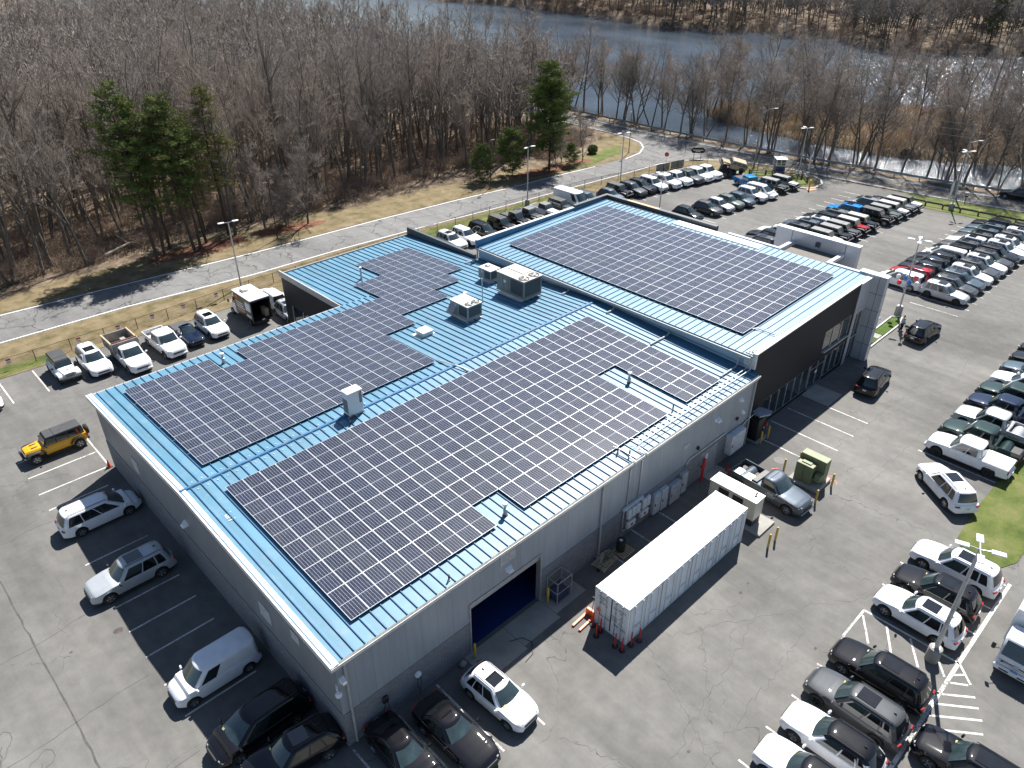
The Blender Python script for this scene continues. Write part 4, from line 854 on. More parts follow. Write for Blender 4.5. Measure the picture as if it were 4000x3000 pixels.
def car(kind, color, x, y, deg, label, group=None, z=0., name=None, cat=None, **kw):
    key = (kind, color, tuple(sorted((k, str(v)) for k, v in kw.items())))
    if key not in CACHE:
        o = make_wrangler(color, **kw) if kind == 'wrangler' else make_car(kind, color, **kw); CACHE[key] = o
    else: o = dup(CACHE[key])
    o.location = (x, y, z); o.rotation_euler = (0, 0, math.radians(deg)); o['label'] = label
    if group: o['group'] = group
    NM = {'suv': ('parked_suv', 'SUV'), 'big_suv': ('parked_suv', 'SUV'), 'sleek_suv': ('parked_suv', 'SUV'), 'crossover': ('parked_suv', 'SUV'), 'minivan': ('parked_minivan', 'minivan'), 'compact_van': ('parked_van', 'van'), 'cargo_van': ('parked_van', 'van'), 'sedan': ('parked_sedan', 'car'), 'coupe': ('parked_coupe', 'car'), 'pickup': ('parked_pickup', 'pickup truck'), 'work_pickup': ('parked_pickup', 'pickup truck'), 'small_pickup': ('parked_pickup', 'pickup truck'), 'wrangler': ('parked_offroader', 'off-roader')}
    o.name = name or NM[kind][0]; o['category'] = cat or NM[kind][1]; return o
# --- left side, by the gable
B = RIMB
car('wrangler', 'yellow', -2.6, 36.55, 180, 'yellow off-roader with a black hard top standing alone by the gable corner', length=.25)
car('minivan', 'white', -2.85, 26.05, 0, 'white minivan parked nose to the grey gable wall', sun=False)
car('big_suv', 'silver', -3.5, 18.72, 180, 'pale silver SUV with sunroof, tail against the gable wall')
car('compact_van', 'white', -2.95, 8.35, 180, 'small white cargo van half in the gable shadow')
car('minivan', 'black', -2.7, 3.85, 180, 'black minivan with ribbed roof beside the small white cargo van')
car('sleek_suv', 'black', -2.35, 1.15, 172, 'black SUV in shade with sunroof, nearest the building corner')
car('sedan', 'black', 1.55, -2.6, -91, 'black sedan nose out of the shade beside the front corner downspout')
car('coupe', 'black', 4.05, -3.5, -88, 'glossy black coupe with hood glare parked under the white wall charger')
car('crossover', 'white', 7.1, -3.45, -87, 'white small SUV with dark sunroof beside the garage bollard')
# --- row by the fence
GF = 'vehicles backed up to the wire fence'
car('wrangler', 'white', 1.75, 48.4, -90, 'white off-roader with black top and star on the hood by the fence', GF, top='black', badge=True, rim=B, flare=PAINT['white'])
car('big_suv', 'white', 4.2, 47.9, -90, 'white SUV with large dark sunroof between the starred off-roader and dump truck', GF, rim=B)
car('pickup', 'white', 10.4, 46.9, -88, 'white crew pickup with black grille, beside the grey dump truck', GF)
car('small_pickup', 'navy blue', 12.75, 47.3, -89, 'small dark blue pickup with grey bed cover by the fence', GF, lid='grey')
car('suv', 'white', 15.2, 47.2, -90, 'white SUV with small sunroof beside the open box truck', GF)
car('suv', 'white', 22.6, 48.9, 90, 'white SUV tail just showing behind the black wing wall', GF, sun=False)
car('crossover', 'silver', 22.35, 44.6, -93, 'silver small SUV poking out by the black wing window')
# --- back row behind the showroom
GB = 'vehicles in the back row behind the showroom'
car('suv', 'white', 47.4, 48.3, -90, 'white SUV with sunroof, at the open end of the back row', GB, sun=True)
car('suv', 'white', 49.8, 48.2, -90, 'white SUV with plain roof and black rims, second in the back row', GB, sun=False, rim=B)
car('big_suv', 'black', 52.6, 47.9, -90, 'black SUV with roof rails between white SUV and black off-roader', GB, sun=False)
car('wrangler', 'black', 55.9, 48.1, -90, 'black off-roader with lime sticker on its windshield in back row', GB)
car('wrangler', 'black', 58.8, 48.3, -90, 'black open-bed off-roader next to the lime sticker one', GB, open_bed=True, length=.5)
car('wrangler', 'dark grey', 61.3, 48.2, -90, 'dark open-bed off-roader with grey top in the back row', GB, top='grey', open_bed=True, length=.5)
car('wrangler', 'white', 64.3, 48.0, -90, 'white open-bed off-roader with grey top beside the lamp base', GB, top='grey', open_bed=True, length=.5)
car('wrangler', 'dark grey', 67, 47.6, -90, 'dark off-roader half hidden beside the tall white van', GB, top='black')
car('cargo_van', 'white', 69.6, 48.0, -90, 'tall white panel van behind the showroom corner', GB)
car('suv', 'slate blue', 72.3, 47.3, -90, 'dark SUV just beyond the tall white van', GB, sun=False)
# --- far fence row
GC = 'vehicles in the far row under the wire fence'
rowF = [('crossover', 'blue grey', 76.1, 46.1, 'grey small SUV, nearest the showroom in the far fence row', dict(sun=False)),
        ('wrangler', 'black', 78.5, 46.5, 'black off-roader between two grey SUVs in the far fence row', {}),
        ('suv', 'dark grey', 80.7, 45.7, 'dark grey SUV right of the black off-roader, far fence row', dict(sun=False)),
        ('suv', 'black', 82.8, 45.6, 'near black SUV with white sticker beside the white SUV, far fence row', dict(sun=False)),
        ('big_suv', 'white', 85, 45.2, 'white SUV with chrome rails, last SUV before the far pickups', dict(sun=False)),
        ('pickup', 'white', 87.5, 44.9, 'white pickup next to the white SUV in the far fence row', dict(lid=None)),
        ('pickup', 'white', 89.9, 44.5, 'white pickup with black cover, second of the far row pickups', dict(lid='black')),
        ('pickup', 'dark grey', 91.9, 43.8, 'grey pickup between white pickups in the far fence row', dict(lid='black')),
        ('pickup', 'white', 94, 43.5, 'white pickup second from the tan display vehicle', dict(lid='grey')),
        ('pickup', 'white', 96.2, 43.2, 'white pickup parked right beside the tan display vehicle', dict(rim=B))]
for k, c, x, y, lb, kw in rowF: car(k, c, x, y, -91, lb, GC, **kw)
GD = 'vehicles in the middle row facing the showroom'
for k, c, x, y, lb, kw in [('crossover', 'black', 77.6, 33.6, 'black small SUV standing apart at the showroom end of the middle row', dict(sun=False)),
        ('crossover', 'dark grey', 81.5, 33.0, 'brownish grey small SUV, first in the packed middle row', dict(sun=False)),
        ('crossover', 'silver', 83.9, 32.6, 'silver small SUV in the middle row beside the brownish grey one', dict(sun=False)),
        ('crossover', 'grey green', 86.2, 32.4, 'greenish grey small SUV in the middle row', dict(sun=False)),
        ('crossover', 'slate blue', 88.3, 31.9, 'slate small SUV beside the white SUV in the middle row', dict(sun=False)),
        ('suv', 'white', 91.5, 32.0, 'white SUV between slate SUV and white minivan, middle row', dict(sun=False)),
        ('minivan', 'white', 93.8, 31.8, 'long white minivan at the roadside end of the middle row', {})]: car(k, c, x, y, -90, lb, GD, **kw)
car('pickup', 'bright blue', 96.2, 35.2, -115, 'bright blue pickup parked askew near the guard booth', lid='black')
car('wrangler', 'dark grey', 97.5, 31.7, -90, 'dark grey off-roader between blue pickup and silver off-roader', top='grey', rim=B, length=.2)
car('wrangler', 'silver', 100.1, 31.3, -90, 'silver off-roader with grey top right below the booth stairs', top='grey', length=.2)
# --- twin rows by the east portal
GE = 'SUVs in the twin row facing away from the showroom entrance'
for i, (x, y, c, k, lb) in enumerate([(74.9, 21.2, 'dark grey', 'big_suv', 'dark grey SUV nearest the silver entrance portal, twin row'), (77.3, 21.6, 'black', 'big_suv', 'black SUV second from the entrance portal, twin row'), (79.5, 21.4, 'white', 'big_suv', 'white SUV half hidden above the entrance portal'), (82.2, 20.6, 'dark grey', 'big_suv', 'dark ribbed roof SUV above the portal, beside the hidden white SUV'), (84.4, 20.4, 'slate blue', 'big_suv', 'slate SUV between dark ribbed roof SUV and white SUV, twin row'),
        (86.7, 20.0, 'white', 'suv', 'white SUV with sunroof in the middle of the twin row'), (88.7, 19.9, 'black', 'big_suv', 'black SUV just past the white sunroof SUV, twin row'), (91.0, 19.6, 'grey green', 'big_suv', 'grey green SUV parked beside the bright blue SUV'), (94.6, 19.3, 'bright blue', 'big_suv', 'bright blue SUV in the twin row by the entrance'), (99.2, 18.8, 'grey', 'big_suv', 'grey SUV beyond the bright blue SUV'), (101.8, 18.5, 'black', 'coupe', 'black coupe at the roadside end of the twin row')]):
    car(k, c, x, y-.2, 90, lb, GE, **({'rim': B} if i % 2 else {}))
GW = 'off-roaders facing the balloon lamp'
for i, (x, y, c, tp, lb) in enumerate([(79.7, 16.0, 'silver', 'pale', 'pale off-roader mostly hidden behind the silver portal'), (82.1, 16.0, 'silver', 'grey', 'silver off-roader with grey top, first clear of the portal'), (84.4, 15.9, 'black', 'grey', 'black off-roader with grey top, second clear of the portal'), (86.5, 15.8, 'dark grey', 'grey', 'dark grey off-roader left of the red one'), (88.9, 15.7, 'red', 'pale', 'red off-roader with pale top'), (91.1, 15.4, 'black', 'pale', 'black off-roader with pale top right of the red one'),
        (95, 15.1, 'black', 'black', 'all black off-roader across the gap from the pale topped ones'), (97.1, 14.9, 'sand', 'grey', 'olive drab off-roader between black and white ones'), (99.3, 14.7, 'white', 'pale', 'white off-roader, third from the roadside end'), (101.7, 14.7, 'grey', 'pale', 'grey off-roader, second from the roadside end'), (103.7, 14.6, 'white', 'black', 'white off-roader with black top at the roadside end')]):
    car('wrangler', 'grey green' if c == 'sand' else c, x, y-.2, -90, lb, GW, top=tp, length=.2, rim=B if i % 2 else RIM)
GN = 'SUVs in the dense row nearest the balloon lamp'
n1 = [('minivan', 'white', 'white minivan right behind the balloon lamp'), ('suv', 'red', 'dark red SUV beside the white minivan'), ('suv', 'black', 'black SUV touching the dark red one, dense row'), ('suv', 'black', 'black SUV with bright roof glare, fourth in the dense row'), ('suv', 'black', 'black SUV left of the white minivan, fifth in the dense row'), ('minivan', 'white', 'long white minivan surrounded by black SUVs, dense row'), ('suv', 'black', 'black SUV just beyond the surrounded white minivan'), ('suv', 'dark grey', 'dark grey SUV before the white sunroof SUV, dense row'), ('suv', 'white', 'white SUV with dark sunroof, ninth in the dense row'), ('suv', 'dark grey', 'dark grey SUV beyond the white sunroof SUV, dense row'), ('suv', 'slate blue', 'slate SUV, third from the guard rail in the dense row'), ('suv', 'slate blue', 'slate SUV, second from the guard rail in the dense row'), ('suv', 'black', 'black SUV closest to the timber guard rail, dense row')]
xn = [76.3, 78.6, 80.8, 82.9, 85.1, 87.4, 89.3, 91.4, 93.6, 95.6, 97.8, 100.2, 102.7]; yn = [4.1, 3.8, 3.7, 3.7, 3.6, 3.35, 3.2, 3.1, 3.0, 2.9, 2.9, 2.85, 2.9]
for (k, c, lb), x, y in zip(n1, xn, yn): car(k, c, x, y-.1, 90, lb, GN)
GM = 'SUVs nose out in the second dense row'
n2 = [('silver', 'silver SUV with black rims at the corner under the balloon lamp'), ('dark grey', 'dark grey SUV beside the corner silver SUV'), ('slate blue', 'teal grey SUV, third in the nose-out row'), ('white', 'white sunroof SUV, fourth in the nose-out row'), ('dark grey', 'dark grey SUV, fifth in the nose-out row'), ('white', 'white sunroof SUV, sixth in the nose-out row'), ('dark grey', 'dark grey SUV, seventh in the nose-out row'), ('black', 'black SUV, eighth in the nose-out row'), ('white', 'white SUV, ninth in the nose-out row'), ('white', 'white SUV, tenth in the nose-out row'), ('dark grey', 'dark grey SUV, eleventh in the nose-out row'), ('white', 'white SUV, twelfth in the nose-out row'), ('black', 'black SUV at the roadside end of the nose-out row')]
x2 = [76.0, 78.4, 80.6, 83, 85.2, 87.5, 89.6, 91.8, 94.2, 96.4, 98.6, 100.7, 102.9]
for i, ((c, lb), x) in enumerate(zip(n2, x2)): car('suv', c, x, -.85-.05*i, -90, lb, GM, **({'rim': B} if i in (0, 4, 7) else {}))
# --- right hand rows
GP = 'pickups and cars in the row cut by the right picture edge'
for i, (k, c, x, kw, lb) in enumerate([('pickup', 'white', 47.05, dict(lid='white', rim=B), 'white crew pickup with white bed cover at the end of the pickup row'), ('pickup', 'dark green', 49.8, {}, 'dark green pickup right beside the white crew pickup'), ('pickup', 'silver', 52.6, {}, 'silver grey pickup, third in the pickup row'), ('pickup', 'navy blue', 55.5, {}, 'near black pickup with hood decals, fourth in the pickup row'), ('pickup', 'dark green', 58.2, {}, 'green pickup between the decal hood pickup and the white car'), ('sleek_suv', 'white', 61.1, {}, 'white SUV nose in the pickup row by the picture edge'), ('suv', 'slate blue', 63.8, {}, 'dark blue SUV nose just past the white one'), ('suv', 'black', 66.4, {}, 'black SUV nose, farthest of the row at the picture edge'), ('suv', 'black', 69, {}, 'black SUV barely in frame at the top of the right row')]):
    car(k, c, x, -13.1 if k == 'pickup' else -12.7, 90, lb, GP, **kw)
car('big_suv', 'white', 41.85, -13.3, 51, 'white SUV parked slantwise beside the lawn')
GR = 'SUVs in the near right row'
car('big_suv', 'white', 34.0, -16.7, 89, 'white SUV by the lawn edge, top of the near right row', GR, rim=RIM)
car('suv', 'black', 31.0, -16.6, 91, 'black SUV between two white SUVs in the near right row', GR)
car('suv', 'white', 28.4, -16.6, 88, 'white SUV beside the concrete lamp base', GR, rim=RIM)
car('big_suv', 'black', 22.75, -16.75, 90, 'black SUV with strong hood glare below the hatched bay', GR)
car('big_suv', 'dark grey', 19.9, -16.75, 89, 'dark grey SUV with black rims in the near right row', GR, rim=B)
car('sleek_suv', 'white', 17.15, -16.8, 91, 'white SUV with black roof, second from the bottom frame', GR, roofcol='black', sun=False, rim=RIM)
car('sleek_suv', 'white', 14.5, -16.8, 91, 'white SUV with black roof cut by the bottom frame', GR, roofcol='black', sun=False)
car('big_suv', 'black', 20.6, -22.1, 91, 'black SUV with ribbed roof at the bottom right below the hatching', sun=True)
car('suv', 'black', 65.3, -2.7, -3, 'black SUV the man stands behind', sun=False)
car('suv', 'black', 52.6, -3.3, 6, 'black SUV stopped near the showroom entrance slab', sun=False)
car('suv', 'black', 120.0, 4.6, 95, 'black SUV driving on the river road at the right edge', sun=False).name = 'moving_suv'
car('sedan', 'white', -4.6, 48.2, -90, 'white car nose cut by the left picture edge', GF)
# ------------------------------------------------------------------ lettering helper (real mesh letters)
def letters(txt, size, mat_, name, parent=None, mtx=None, ext=.004):
    cu = bpy.data.curves.new('t', 'FONT'); cu.body = txt; cu.size = size; cu.extrude = ext; cu.align_x = 'CENTER'; cu.align_y = 'CENTER'; cu.resolution_u = 2
    o = bpy.data.objects.new('t', cu); COL.objects.link(o); dg = bpy.context.evaluated_depsgraph_get(); dg.update()
    me = bpy.data.meshes.new_from_object(o.evaluated_get(dg)); bpy.data.objects.remove(o); me.materials.clear(); me.materials.append(mat_)
    if mtx is not None: me.transform(mtx)
    return link(name, me, parent)
def face(loc, n='-y', rz=0.):
    """matrix that stands lettering up on a wall whose outward side is n"""
    R_ = {'-y': Matrix.Rotation(math.pi/2, 4, 'X'), '-x': Matrix.Rotation(-math.pi/2, 4, 'Z') @ Matrix.Rotation(math.pi/2, 4, 'X'), '+z': Matrix.Identity(4)}[n]
    return Matrix.Translation(loc) @ Matrix.Rotation(rz, 4, 'Z') @ R_
BOXW = M('container_white', (.74, .76, .77), .45, var=.06, bump=.02); INK = M('stencil_ink', (.06, .07, .08), .6); ORG = M('orange_paint', (.75, .12, .015), .4, coat=.5)
# ------------------------------------------------------------------ shipping container
ct = thing('shipping_container', 'long white shipping container with side doors standing in front of the workshop', 'container', (14.787, -5.76, 0), -.0025)
CL, CW, CH = 12.19, 2.44, 2.9
f = MB(); nr_ = 40
for i in range(nr_):
    a_ = .14+(CL-.28)*i/nr_; h_ = (CL-.28)/nr_; f.loft([[(a_, y, CH-.05), (a_+h_*.15, y, CH-.02), (a_+h_*.6, y, CH-.02), (a_+h_*.75, y, CH-.05), (a_+h_, y, CH-.05), (a_+h_, y, CH-.08), (a_, y, CH-.08)] for y in (.03, CW-.03)])
m, t = new('container_roof'); n = t.noise(t.coord(), 2., 8, .75); t.l(t.ramp(n.outputs[0], [(.28, (.5, .42, .34)), (.38, (.76, .75, .72)), (.6, (.84, .85, .84))]), t.b.inputs['Base Color']); t.b.inputs['Roughness'].default_value = .5
f.build('roof', m, ct)
f = MB(); f.box(.06, CL-.06, .06, CW-.06, .14, .2); f.build('floor', CLAD, ct)
f = MB()
for x in (.0, CL-.14):
    for y in (0, CW-.14): f.box(x, x+.14, y, y+.14, .12, CH-.12)
f.build('corner_post', BOXW, ct)
f = MB()
for x in (-.005, CL-.175):
    for y in (-.005, CW-.165):
        for z in (0, CH-.12): f.box(x, x+.18, y, y+.17, z, z+.125)
f.build('corner_casting', M('casting', (.6, .56, .52), .6, var=.2), ct)
f = MB()
for z in (.02, CH-.13):
    for y in (0.01, CW-.11): f.box(.14, CL-.14, y, y+.1, z, z+.12)
    for x in (0.01, CL-.11): f.box(x, x+.1, .14, CW-.14, z, z+.12)
f.build('frame_rail', BOXW, ct)
def corr(x0, x1, z0, z1, y, horiz=True, d=.035):
    b = MB(); n = int((z1-z0)/.22) if horiz else int((x1-x0)/.22)
    for i in range(n):
        if horiz:
            a = z0+(z1-z0)*i/n; h = (z1-z0)/n
            b.loft([[(x, y, a), (x, y-d, a+h*.2), (x, y-d, a+h*.5), (x, y, a+h*.7), (x, y, a+h), (x, y+.02, a+h), (x, y+.02, a)] for x in (x0, x1)])
    return b
for k in range(4):                 # four pairs of side doors
    x0 = .2+k*2.98; x1 = x0+2.85
    for a, b_ in ((x0, (x0+x1)/2-.03), ((x0+x1)/2+.03, x1)):
        d_ = corr(a+.02, b_-.02, .2, CH-.2, .05).build('side_door', BOXW, ct, 30)
        q = MB(); q.box(a, a+.07, .0, .05, .15, CH-.15); q.box(b_-.07, b_, .0, .05, .15, CH-.15); q.box(a, b_, .0, .05, CH-.22, CH-.14); q.box(a, b_, 0, .05, .14, .22); q.build('door_frame', BOXW, d_)
        r_ = MB()
        for xx in (a+.35, b_-.35): r_.tube([(xx, -.03, .1), (xx, -.03, CH-.1)], .018, 6)
        r_.cbox(((a+b_)/2, -.05, 1.05), (.5, .03, .04)); r_.build('lock_bar', GALV, d_)
    MB().box((x0+x1)/2-.03, (x0+x1)/2+.03, .03, .05, .15, CH-.15).build('door_gasket', BLK, ct)
f = MB(); f.box(.03, .06, .14, 1.18, .14, CH-.14); f.box(.03, .06, 1.26, CW-.14, .14, CH-.14)
for i in range(9): f.box(.012, .03, .2, 1.12, .35+i*.28, .42+i*.28); f.box(.012, .03, 1.32, CW-.2, .35+i*.28, .42+i*.28)
f.build('end_door', BOXW, ct)
MB().box(.02, .045, 1.18, 1.26, .14, CH-.14).build('door_gasket', BLK, ct)
for y in (.42, .88, 1.56, 2.02):
    r_ = MB(); r_.tube([(-.03, y, .06), (-.03, y, CH-.06)], .02, 6); r_.cbox((-.05, y-.15, 1.0), (.03, .34, .04))
    for z in (.2, 1.0, 1.9, 2.7): r_.cbox((-.02, y, z), (.05, .1, .06))
    r_.build('lock_rod', GALV, ct)
f = MB(); f.box(-.035, -.03, 1.62, 2.15, 2.1, 2.4); f.build('door_placard', WHT, ct); letters('SEA', .2, INK, 'placard_letters', ct, face((-.045, 1.9, 2.27), '-x')); letters('BOX', .18, INK, 'placard_letters', ct, face((-.045, 1.8, 2.05), '-x'))
f = MB(); f.box(-.035, -.03, 1.95, 2.22, 1.15, 1.4); f.build('orange_label', ORG, ct)
for y, z, s_, tx in ((.9, 2.25, .13, 'SNTU'), (.45, 2.3, .13, '684425 0'), (.5, 2.1, .12, '45G1'), (.95, 1.55, .09, 'MAX. WT.'), (.95, 1.4, .09, '30 480 KG'), (.95, 1.25, .09, '67 200 LB'), (.5, 1.75, .08, 'TARE'), (.5, 1.6, .08, '5 200 KG'), (.5, 1.4, .08, 'NET'), (.5, 1.25, .08, '25 280 KG')):
    letters(tx, s_, INK, 'container_marking', ct, face((-.006 if s_ > 1 else .004, y, z), '-x'))
# ------------------------------------------------------------------ generator, transformer, bollards
CREAM = M('cream_enamel', (.62, .58, .47), .45, var=.06); OLIVE = M('olive_enamel', (.16, .18, .09), .55, var=.12, scale=1.5)
gn = thing('standby_generator', 'cream standby generator on a concrete pad between container and grey pickup', 'generator', (29.05, -3.85, 0))
f = MB(); f.cbox((0, 0, 1.45), (1.15, 3.55, 1.55), 0, 0, .03); f.build('housing', CREAM, gn)
MB().cbox((0, 0, 2.25), (1.2, 3.62, .07), 0, 0, .02).build('roof', M('cream_roof', (.8, .78, .7), .45, var=.04), gn)
MB().cbox((0, 0, .42), (1.1, 3.45, .5), 0, 0, .02).build('fuel_tank', CLAD, gn); MB().box(-.9, 1.1, -2.6, 2.0, 0, .17).build('concrete_pad', CONC, gn)
for y in (.65, -.45): MB().box(-.592, -.576, y-.4, y+.4, 1.15, 2.05).build('intake_louvre', BLK, gn)
f = MB()
for i in range(9): f.box(-.45, .45, -1.7+i*.09, -1.66+i*.09, 2.286, 2.30)
f.build('roof_grille', M('grille_tan', (.4, .36, .26), .6), gn); MB().tube([(.05, -1.35, 2.3), (.05, -1.35, 2.42), (.3, -1.35, 2.46)], .05, 8).build('exhaust', RUST, gn)
tf = thing('transformer_cabinet', 'olive green pad mounted transformer ringed by yellow posts', 'transformer', (36.1, -5.85, 0))
MB().cbox((.1, 0, .15), (2.1, 2.3, .3), 0, 0, .03).build('pad', CONC, tf)
f = MB(); f.cbox((.35, .0, 1.25), (.75, 1.95, 1.9), 0, 0, .02); f.build('tank', OLIVE, tf)
f = MB(); f.cbox((-.4, .25, 1.05), (.75, 1.25, 1.5), 0, 0, .02); f.cbox((-.4, .25, 1.83), (.3, .7, .08), 0, 0, .01); f.build('terminal_cabinet', OLIVE, tf); MB().cbox((-.3, -.75, .95), (.5, .45, .6), 0, 0, .02).build('side_box', OLIVE, tf)
f = MB(); f.box(-.785, -.776, .23, .25, .35, 1.75); f.build('door_seam', BLK, tf)
def bollard():
    t_ = thing('bollard', '', 'bollard', group='yellow steel bollards')
    MB().lathe([(.001, 0), (.075, 0), (.075, 1.15), (.06, 1.2), (.001, 1.22)], 14).build('post', YELP, t_, 50)
    MB().lathe([(.077, 0), (.077, .12)], 14).build('base_ring', CONC, t_); return t_
b0 = bollard()
bl = [(35.77, -4.01, 'yellow bollard behind the transformer nearest the grey pickup'), (37.4, -4.4, 'yellow bollard behind the transformer, farther one'), (36.69, -7.33, 'yellow bollard at the outer corner of the transformer'), (34.15, -7.37, 'yellow bollard in front of the grey pickup nose'), (28.65, -7.34, 'taller looking yellow bollard by the generator pad'), (27.7, -7.35, 'yellow bollard between generator pad and container end'), (8.05, -.45, 'dull yellow bollard left of the blue floored garage'), (13.95, -.45, 'yellow bollard right of the blue floored garage beside the cage'), (37.7, -.95, 'yellow bollard left of the black charging cabinet'), (38.8, -.95, 'yellow bollard right of the black charging cabinet'), (21.7, 43.6, 'small yellow bollard at the black wing wall')]
for i, (x, y, lb) in enumerate(bl):
    o = b0 if i == 0 else dup(b0); o.location = (x, y, 0); o['label'] = lb
# red delineator posts
def deline():
    t_ = thing('delineator_post', '', 'delineator', group='red posts round the container end')
    MB().lathe([(.001, 0), (.21, 0), (.21, .03), (.16, .06), (.001, .06)], 6).build('rubber_base', BLK, t_); MB().lathe([(.05, .05), (.045, 1.0), (.035, 1.06), (.035, 1.1), (.001, 1.1)], 10).build('post', RED, t_, 40); return t_
d0 = deline()
for i, (x, y, lb) in enumerate([(14.53, -3.56, 'red post leaning by the pallet jack'), (14.09, -4.18, 'red post farthest out from the container door'), (14.51, -4.12, 'red post against the left container door'), (14.3, -5.4, 'red post at the right container door, inner one'), (14.35, -5.86, 'red post at the near container corner'), (15.02, -5.97, 'red post just round the container corner, long side'), (15.6, -6.12, 'red post farthest along the container long side')]):
    o = d0 if i == 0 else dup(d0); o.location = (x, y, 0); o['label'] = lb
pj = thing('pallet_jack', 'orange pallet jack with forks pointing away from the container', 'pallet jack', (15.0, -2.95, 0), math.pi+.05)
for s in (-1, 1): MB().cbox((.75, s*.25, .1), (1.25, .16, .06), 0, 0, .02).build('fork', ORG, pj)
MB().cbox((.0, 0, .3), (.25, .6, .45), 0, 0, .05).build('pump_housing', ORG, pj); MB().tube([(-.1, 0, .4), (-.3, 0, 1.2), (-.3, -.15, 1.25), (-.3, .15, 1.25)], .025, 6).build('handle', BLK, pj); MB().lathe([(.001, -.06), (.09, -.06), (.09, .06), (.001, .06)], 12, (-.15, 0, .09), 'y').build('wheel', BLK, pj)
WOOD = M('pallet_wood', (.42, .34, .22), .8, var=.25, scale=8)
def pallet(x, y, rz, lb):
    t_ = thing('wooden_pallet', lb, 'pallet', (x, y, 0), rz, 'wooden pallets by the wall')
    for i in range(7): MB().cbox((-.54+i*.18, 0, .14), (.1, 1.0, .022)).build('deck_board', WOOD, t_)
    for y_ in (-.45, 0, .45): MB().cbox((0, y_, .075), (1.2, .09, .11)).build('stringer', WOOD, t_)
    return t_
pallet(20.55, -.95, 0, 'wooden pallet under the black drum'); pallet(18.75, -.75, .1, 'wooden pallet nearest the hand truck'); pallet(19.3, -.62, -.2, 'skewed wooden pallet with yellow cart parts, beside the downspout')
dr = thing('steel_drum', 'black steel drum with a white label standing on a pallet', 'drum', (20.45, -.8, .155)); MB().lathe([(.001, 0), (.29, 0), (.3, .02), (.29, .04), (.29, .28), (.3, .3), (.29, .32), (.29, .58), (.3, .6), (.29, .62), (.29, .86), (.3, .88), (.28, .88), (.27, .86), (.001, .86)], 24).build('drum_body', BLK, dr, 40); MB().box(-.1, .08, -.1, .1, .861, .865).build('drum_label', WHT, dr)
ht = thing('hand_truck', 'upright hand truck with loop handle and small wheels by the pallets', 'hand truck', (18.3, -.95, 0), .3)
MB().tube([(-.2, 0, .15), (-.2, 0, 1.25), (-.1, 0, 1.4), (.1, 0, 1.4), (.2, 0, 1.25), (.2, 0, .15)], .022, 6).build('frame', GALV, ht)
for z in (.4, .7, 1.0): MB().tube([(-.2, 0, z), (.2, 0, z)], .015, 6).build('rung', GALV, ht)
for s in (-1, 1): MB().lathe([(.001, -.03), (.12, -.03), (.12, .03), (.001, .03)], 12, (s*.25, .08, .12), 'x').build('wheel', BLK, ht)
MB().cbox((0, -.2, .03), (.4, .35, .02)).build('toe_plate', GALV, ht)
cg = thing('wire_cage', 'tall grey wire cage standing between garage doorway and steel door', 'cage', (14.75, -.62, 0))
f = MB(); W2, D2, H2 = .62, .42, 1.75
for x in (-W2, W2):
    for y in (-D2, D2): f.cbox((x, y, H2/2), (.05, .05, H2))
for z in (.08, .9, H2):
    for y in (-D2, D2): f.cbox((0, y, z), (W2*2, .04, .04))
    for x in (-W2, W2): f.cbox((x, 0, z), (.04, D2*2, .04))
f.build('cage_frame', GALV, cg)
f = MB()
for i in range(13):
    x = -W2+i*W2/6
    for y in (-D2, D2): f.box(x-.005, x+.005, y-.005, y+.005, .08, H2)
for i in range(9):
    y = -D2+i*D2/4
    for x in (-W2, W2): f.box(x-.005, x+.005, y-.005, y+.005, .08, H2)
f.build('wire_mesh', M('dark_wire', (.12, .12, .12), .5, .5), cg); MB().cbox((0, 0, .35), (1.05, .7, .5), 0, 0, .03).build('stacked_goods', M('blue_goods', (.03, .05, .12), .6), cg)
def cone(x, y, lb):
    t_ = thing('traffic_cone', lb, 'traffic cone', (x, y, 0), .3); MB().cbox((0, 0, .02), (.38, .38, .04), 0, 0, .01).build('base', BLK, t_); MB().lathe([(.15, .04), (.03, .7), (.001, .7)], 14).build('cone_body', M('cone_orange', (.62, .06, .02), .5), t_, 50); MB().lathe([(.112, .24), (.082, .38)], 14).build('reflective_band', WHT, t_)
cone(-.35, 31.65, 'orange traffic cone at the end of a parking line by the gable'); cone(32.95, -1.05, 'orange traffic cone behind the grey pickup tailgate')
# black charging cabinet with canopy
cc_ = thing('charging_cabinet', 'black cabinet with hoses under a pale grey canopy at the showroom corner', 'charging cabinet', (38.15, -.3, 0))
MB().cbox((0, .0, .08), (1.6, 1.1, .16), 0, 0, .03).build('plinth', CONC, cc_); MB().cbox((-.25, .05, 1.15), (.85, .75, 1.95), 0, 0, .03).build('cabinet', BLK, cc_); MB().cbox((.42, .0, 1.1), (.4, .5, 1.7), 0, 0, .03).build('dispenser', CLAD, cc_)
MB().prism([(-.7, -.3), (-.45, .5), (.55, .45), (.75, -.55), (.2, -.7)], 2.45, 2.55).build('canopy', M('canopy_grey', (.33, .37, .42), .4, .3), cc_)
f = MB()
for x, y in ((-.5, -.2), (.4, -.4), (.4, .3), (-.4, .4)): f.tube([(x*.6, y*.6, 2.1), (x, y, 2.46)], .025, 6)
f.build('canopy_strut', GALV, cc_); MB().tube([(.6, -.25, 2.2), (.68, -.3, 1.2), (.5, -.4, .3), (.3, -.45, .3)], .025, 6).build('hose', BLK, cc_); MB().cbox((.45, -.42, 1.35), (.18, .2, .3), 0, 0, .04).build('red_nozzle', RED, cc_); MB().sphere((.1, -.42, 1.2), .07, 8, 6).build('gauge', FRAME, cc_)
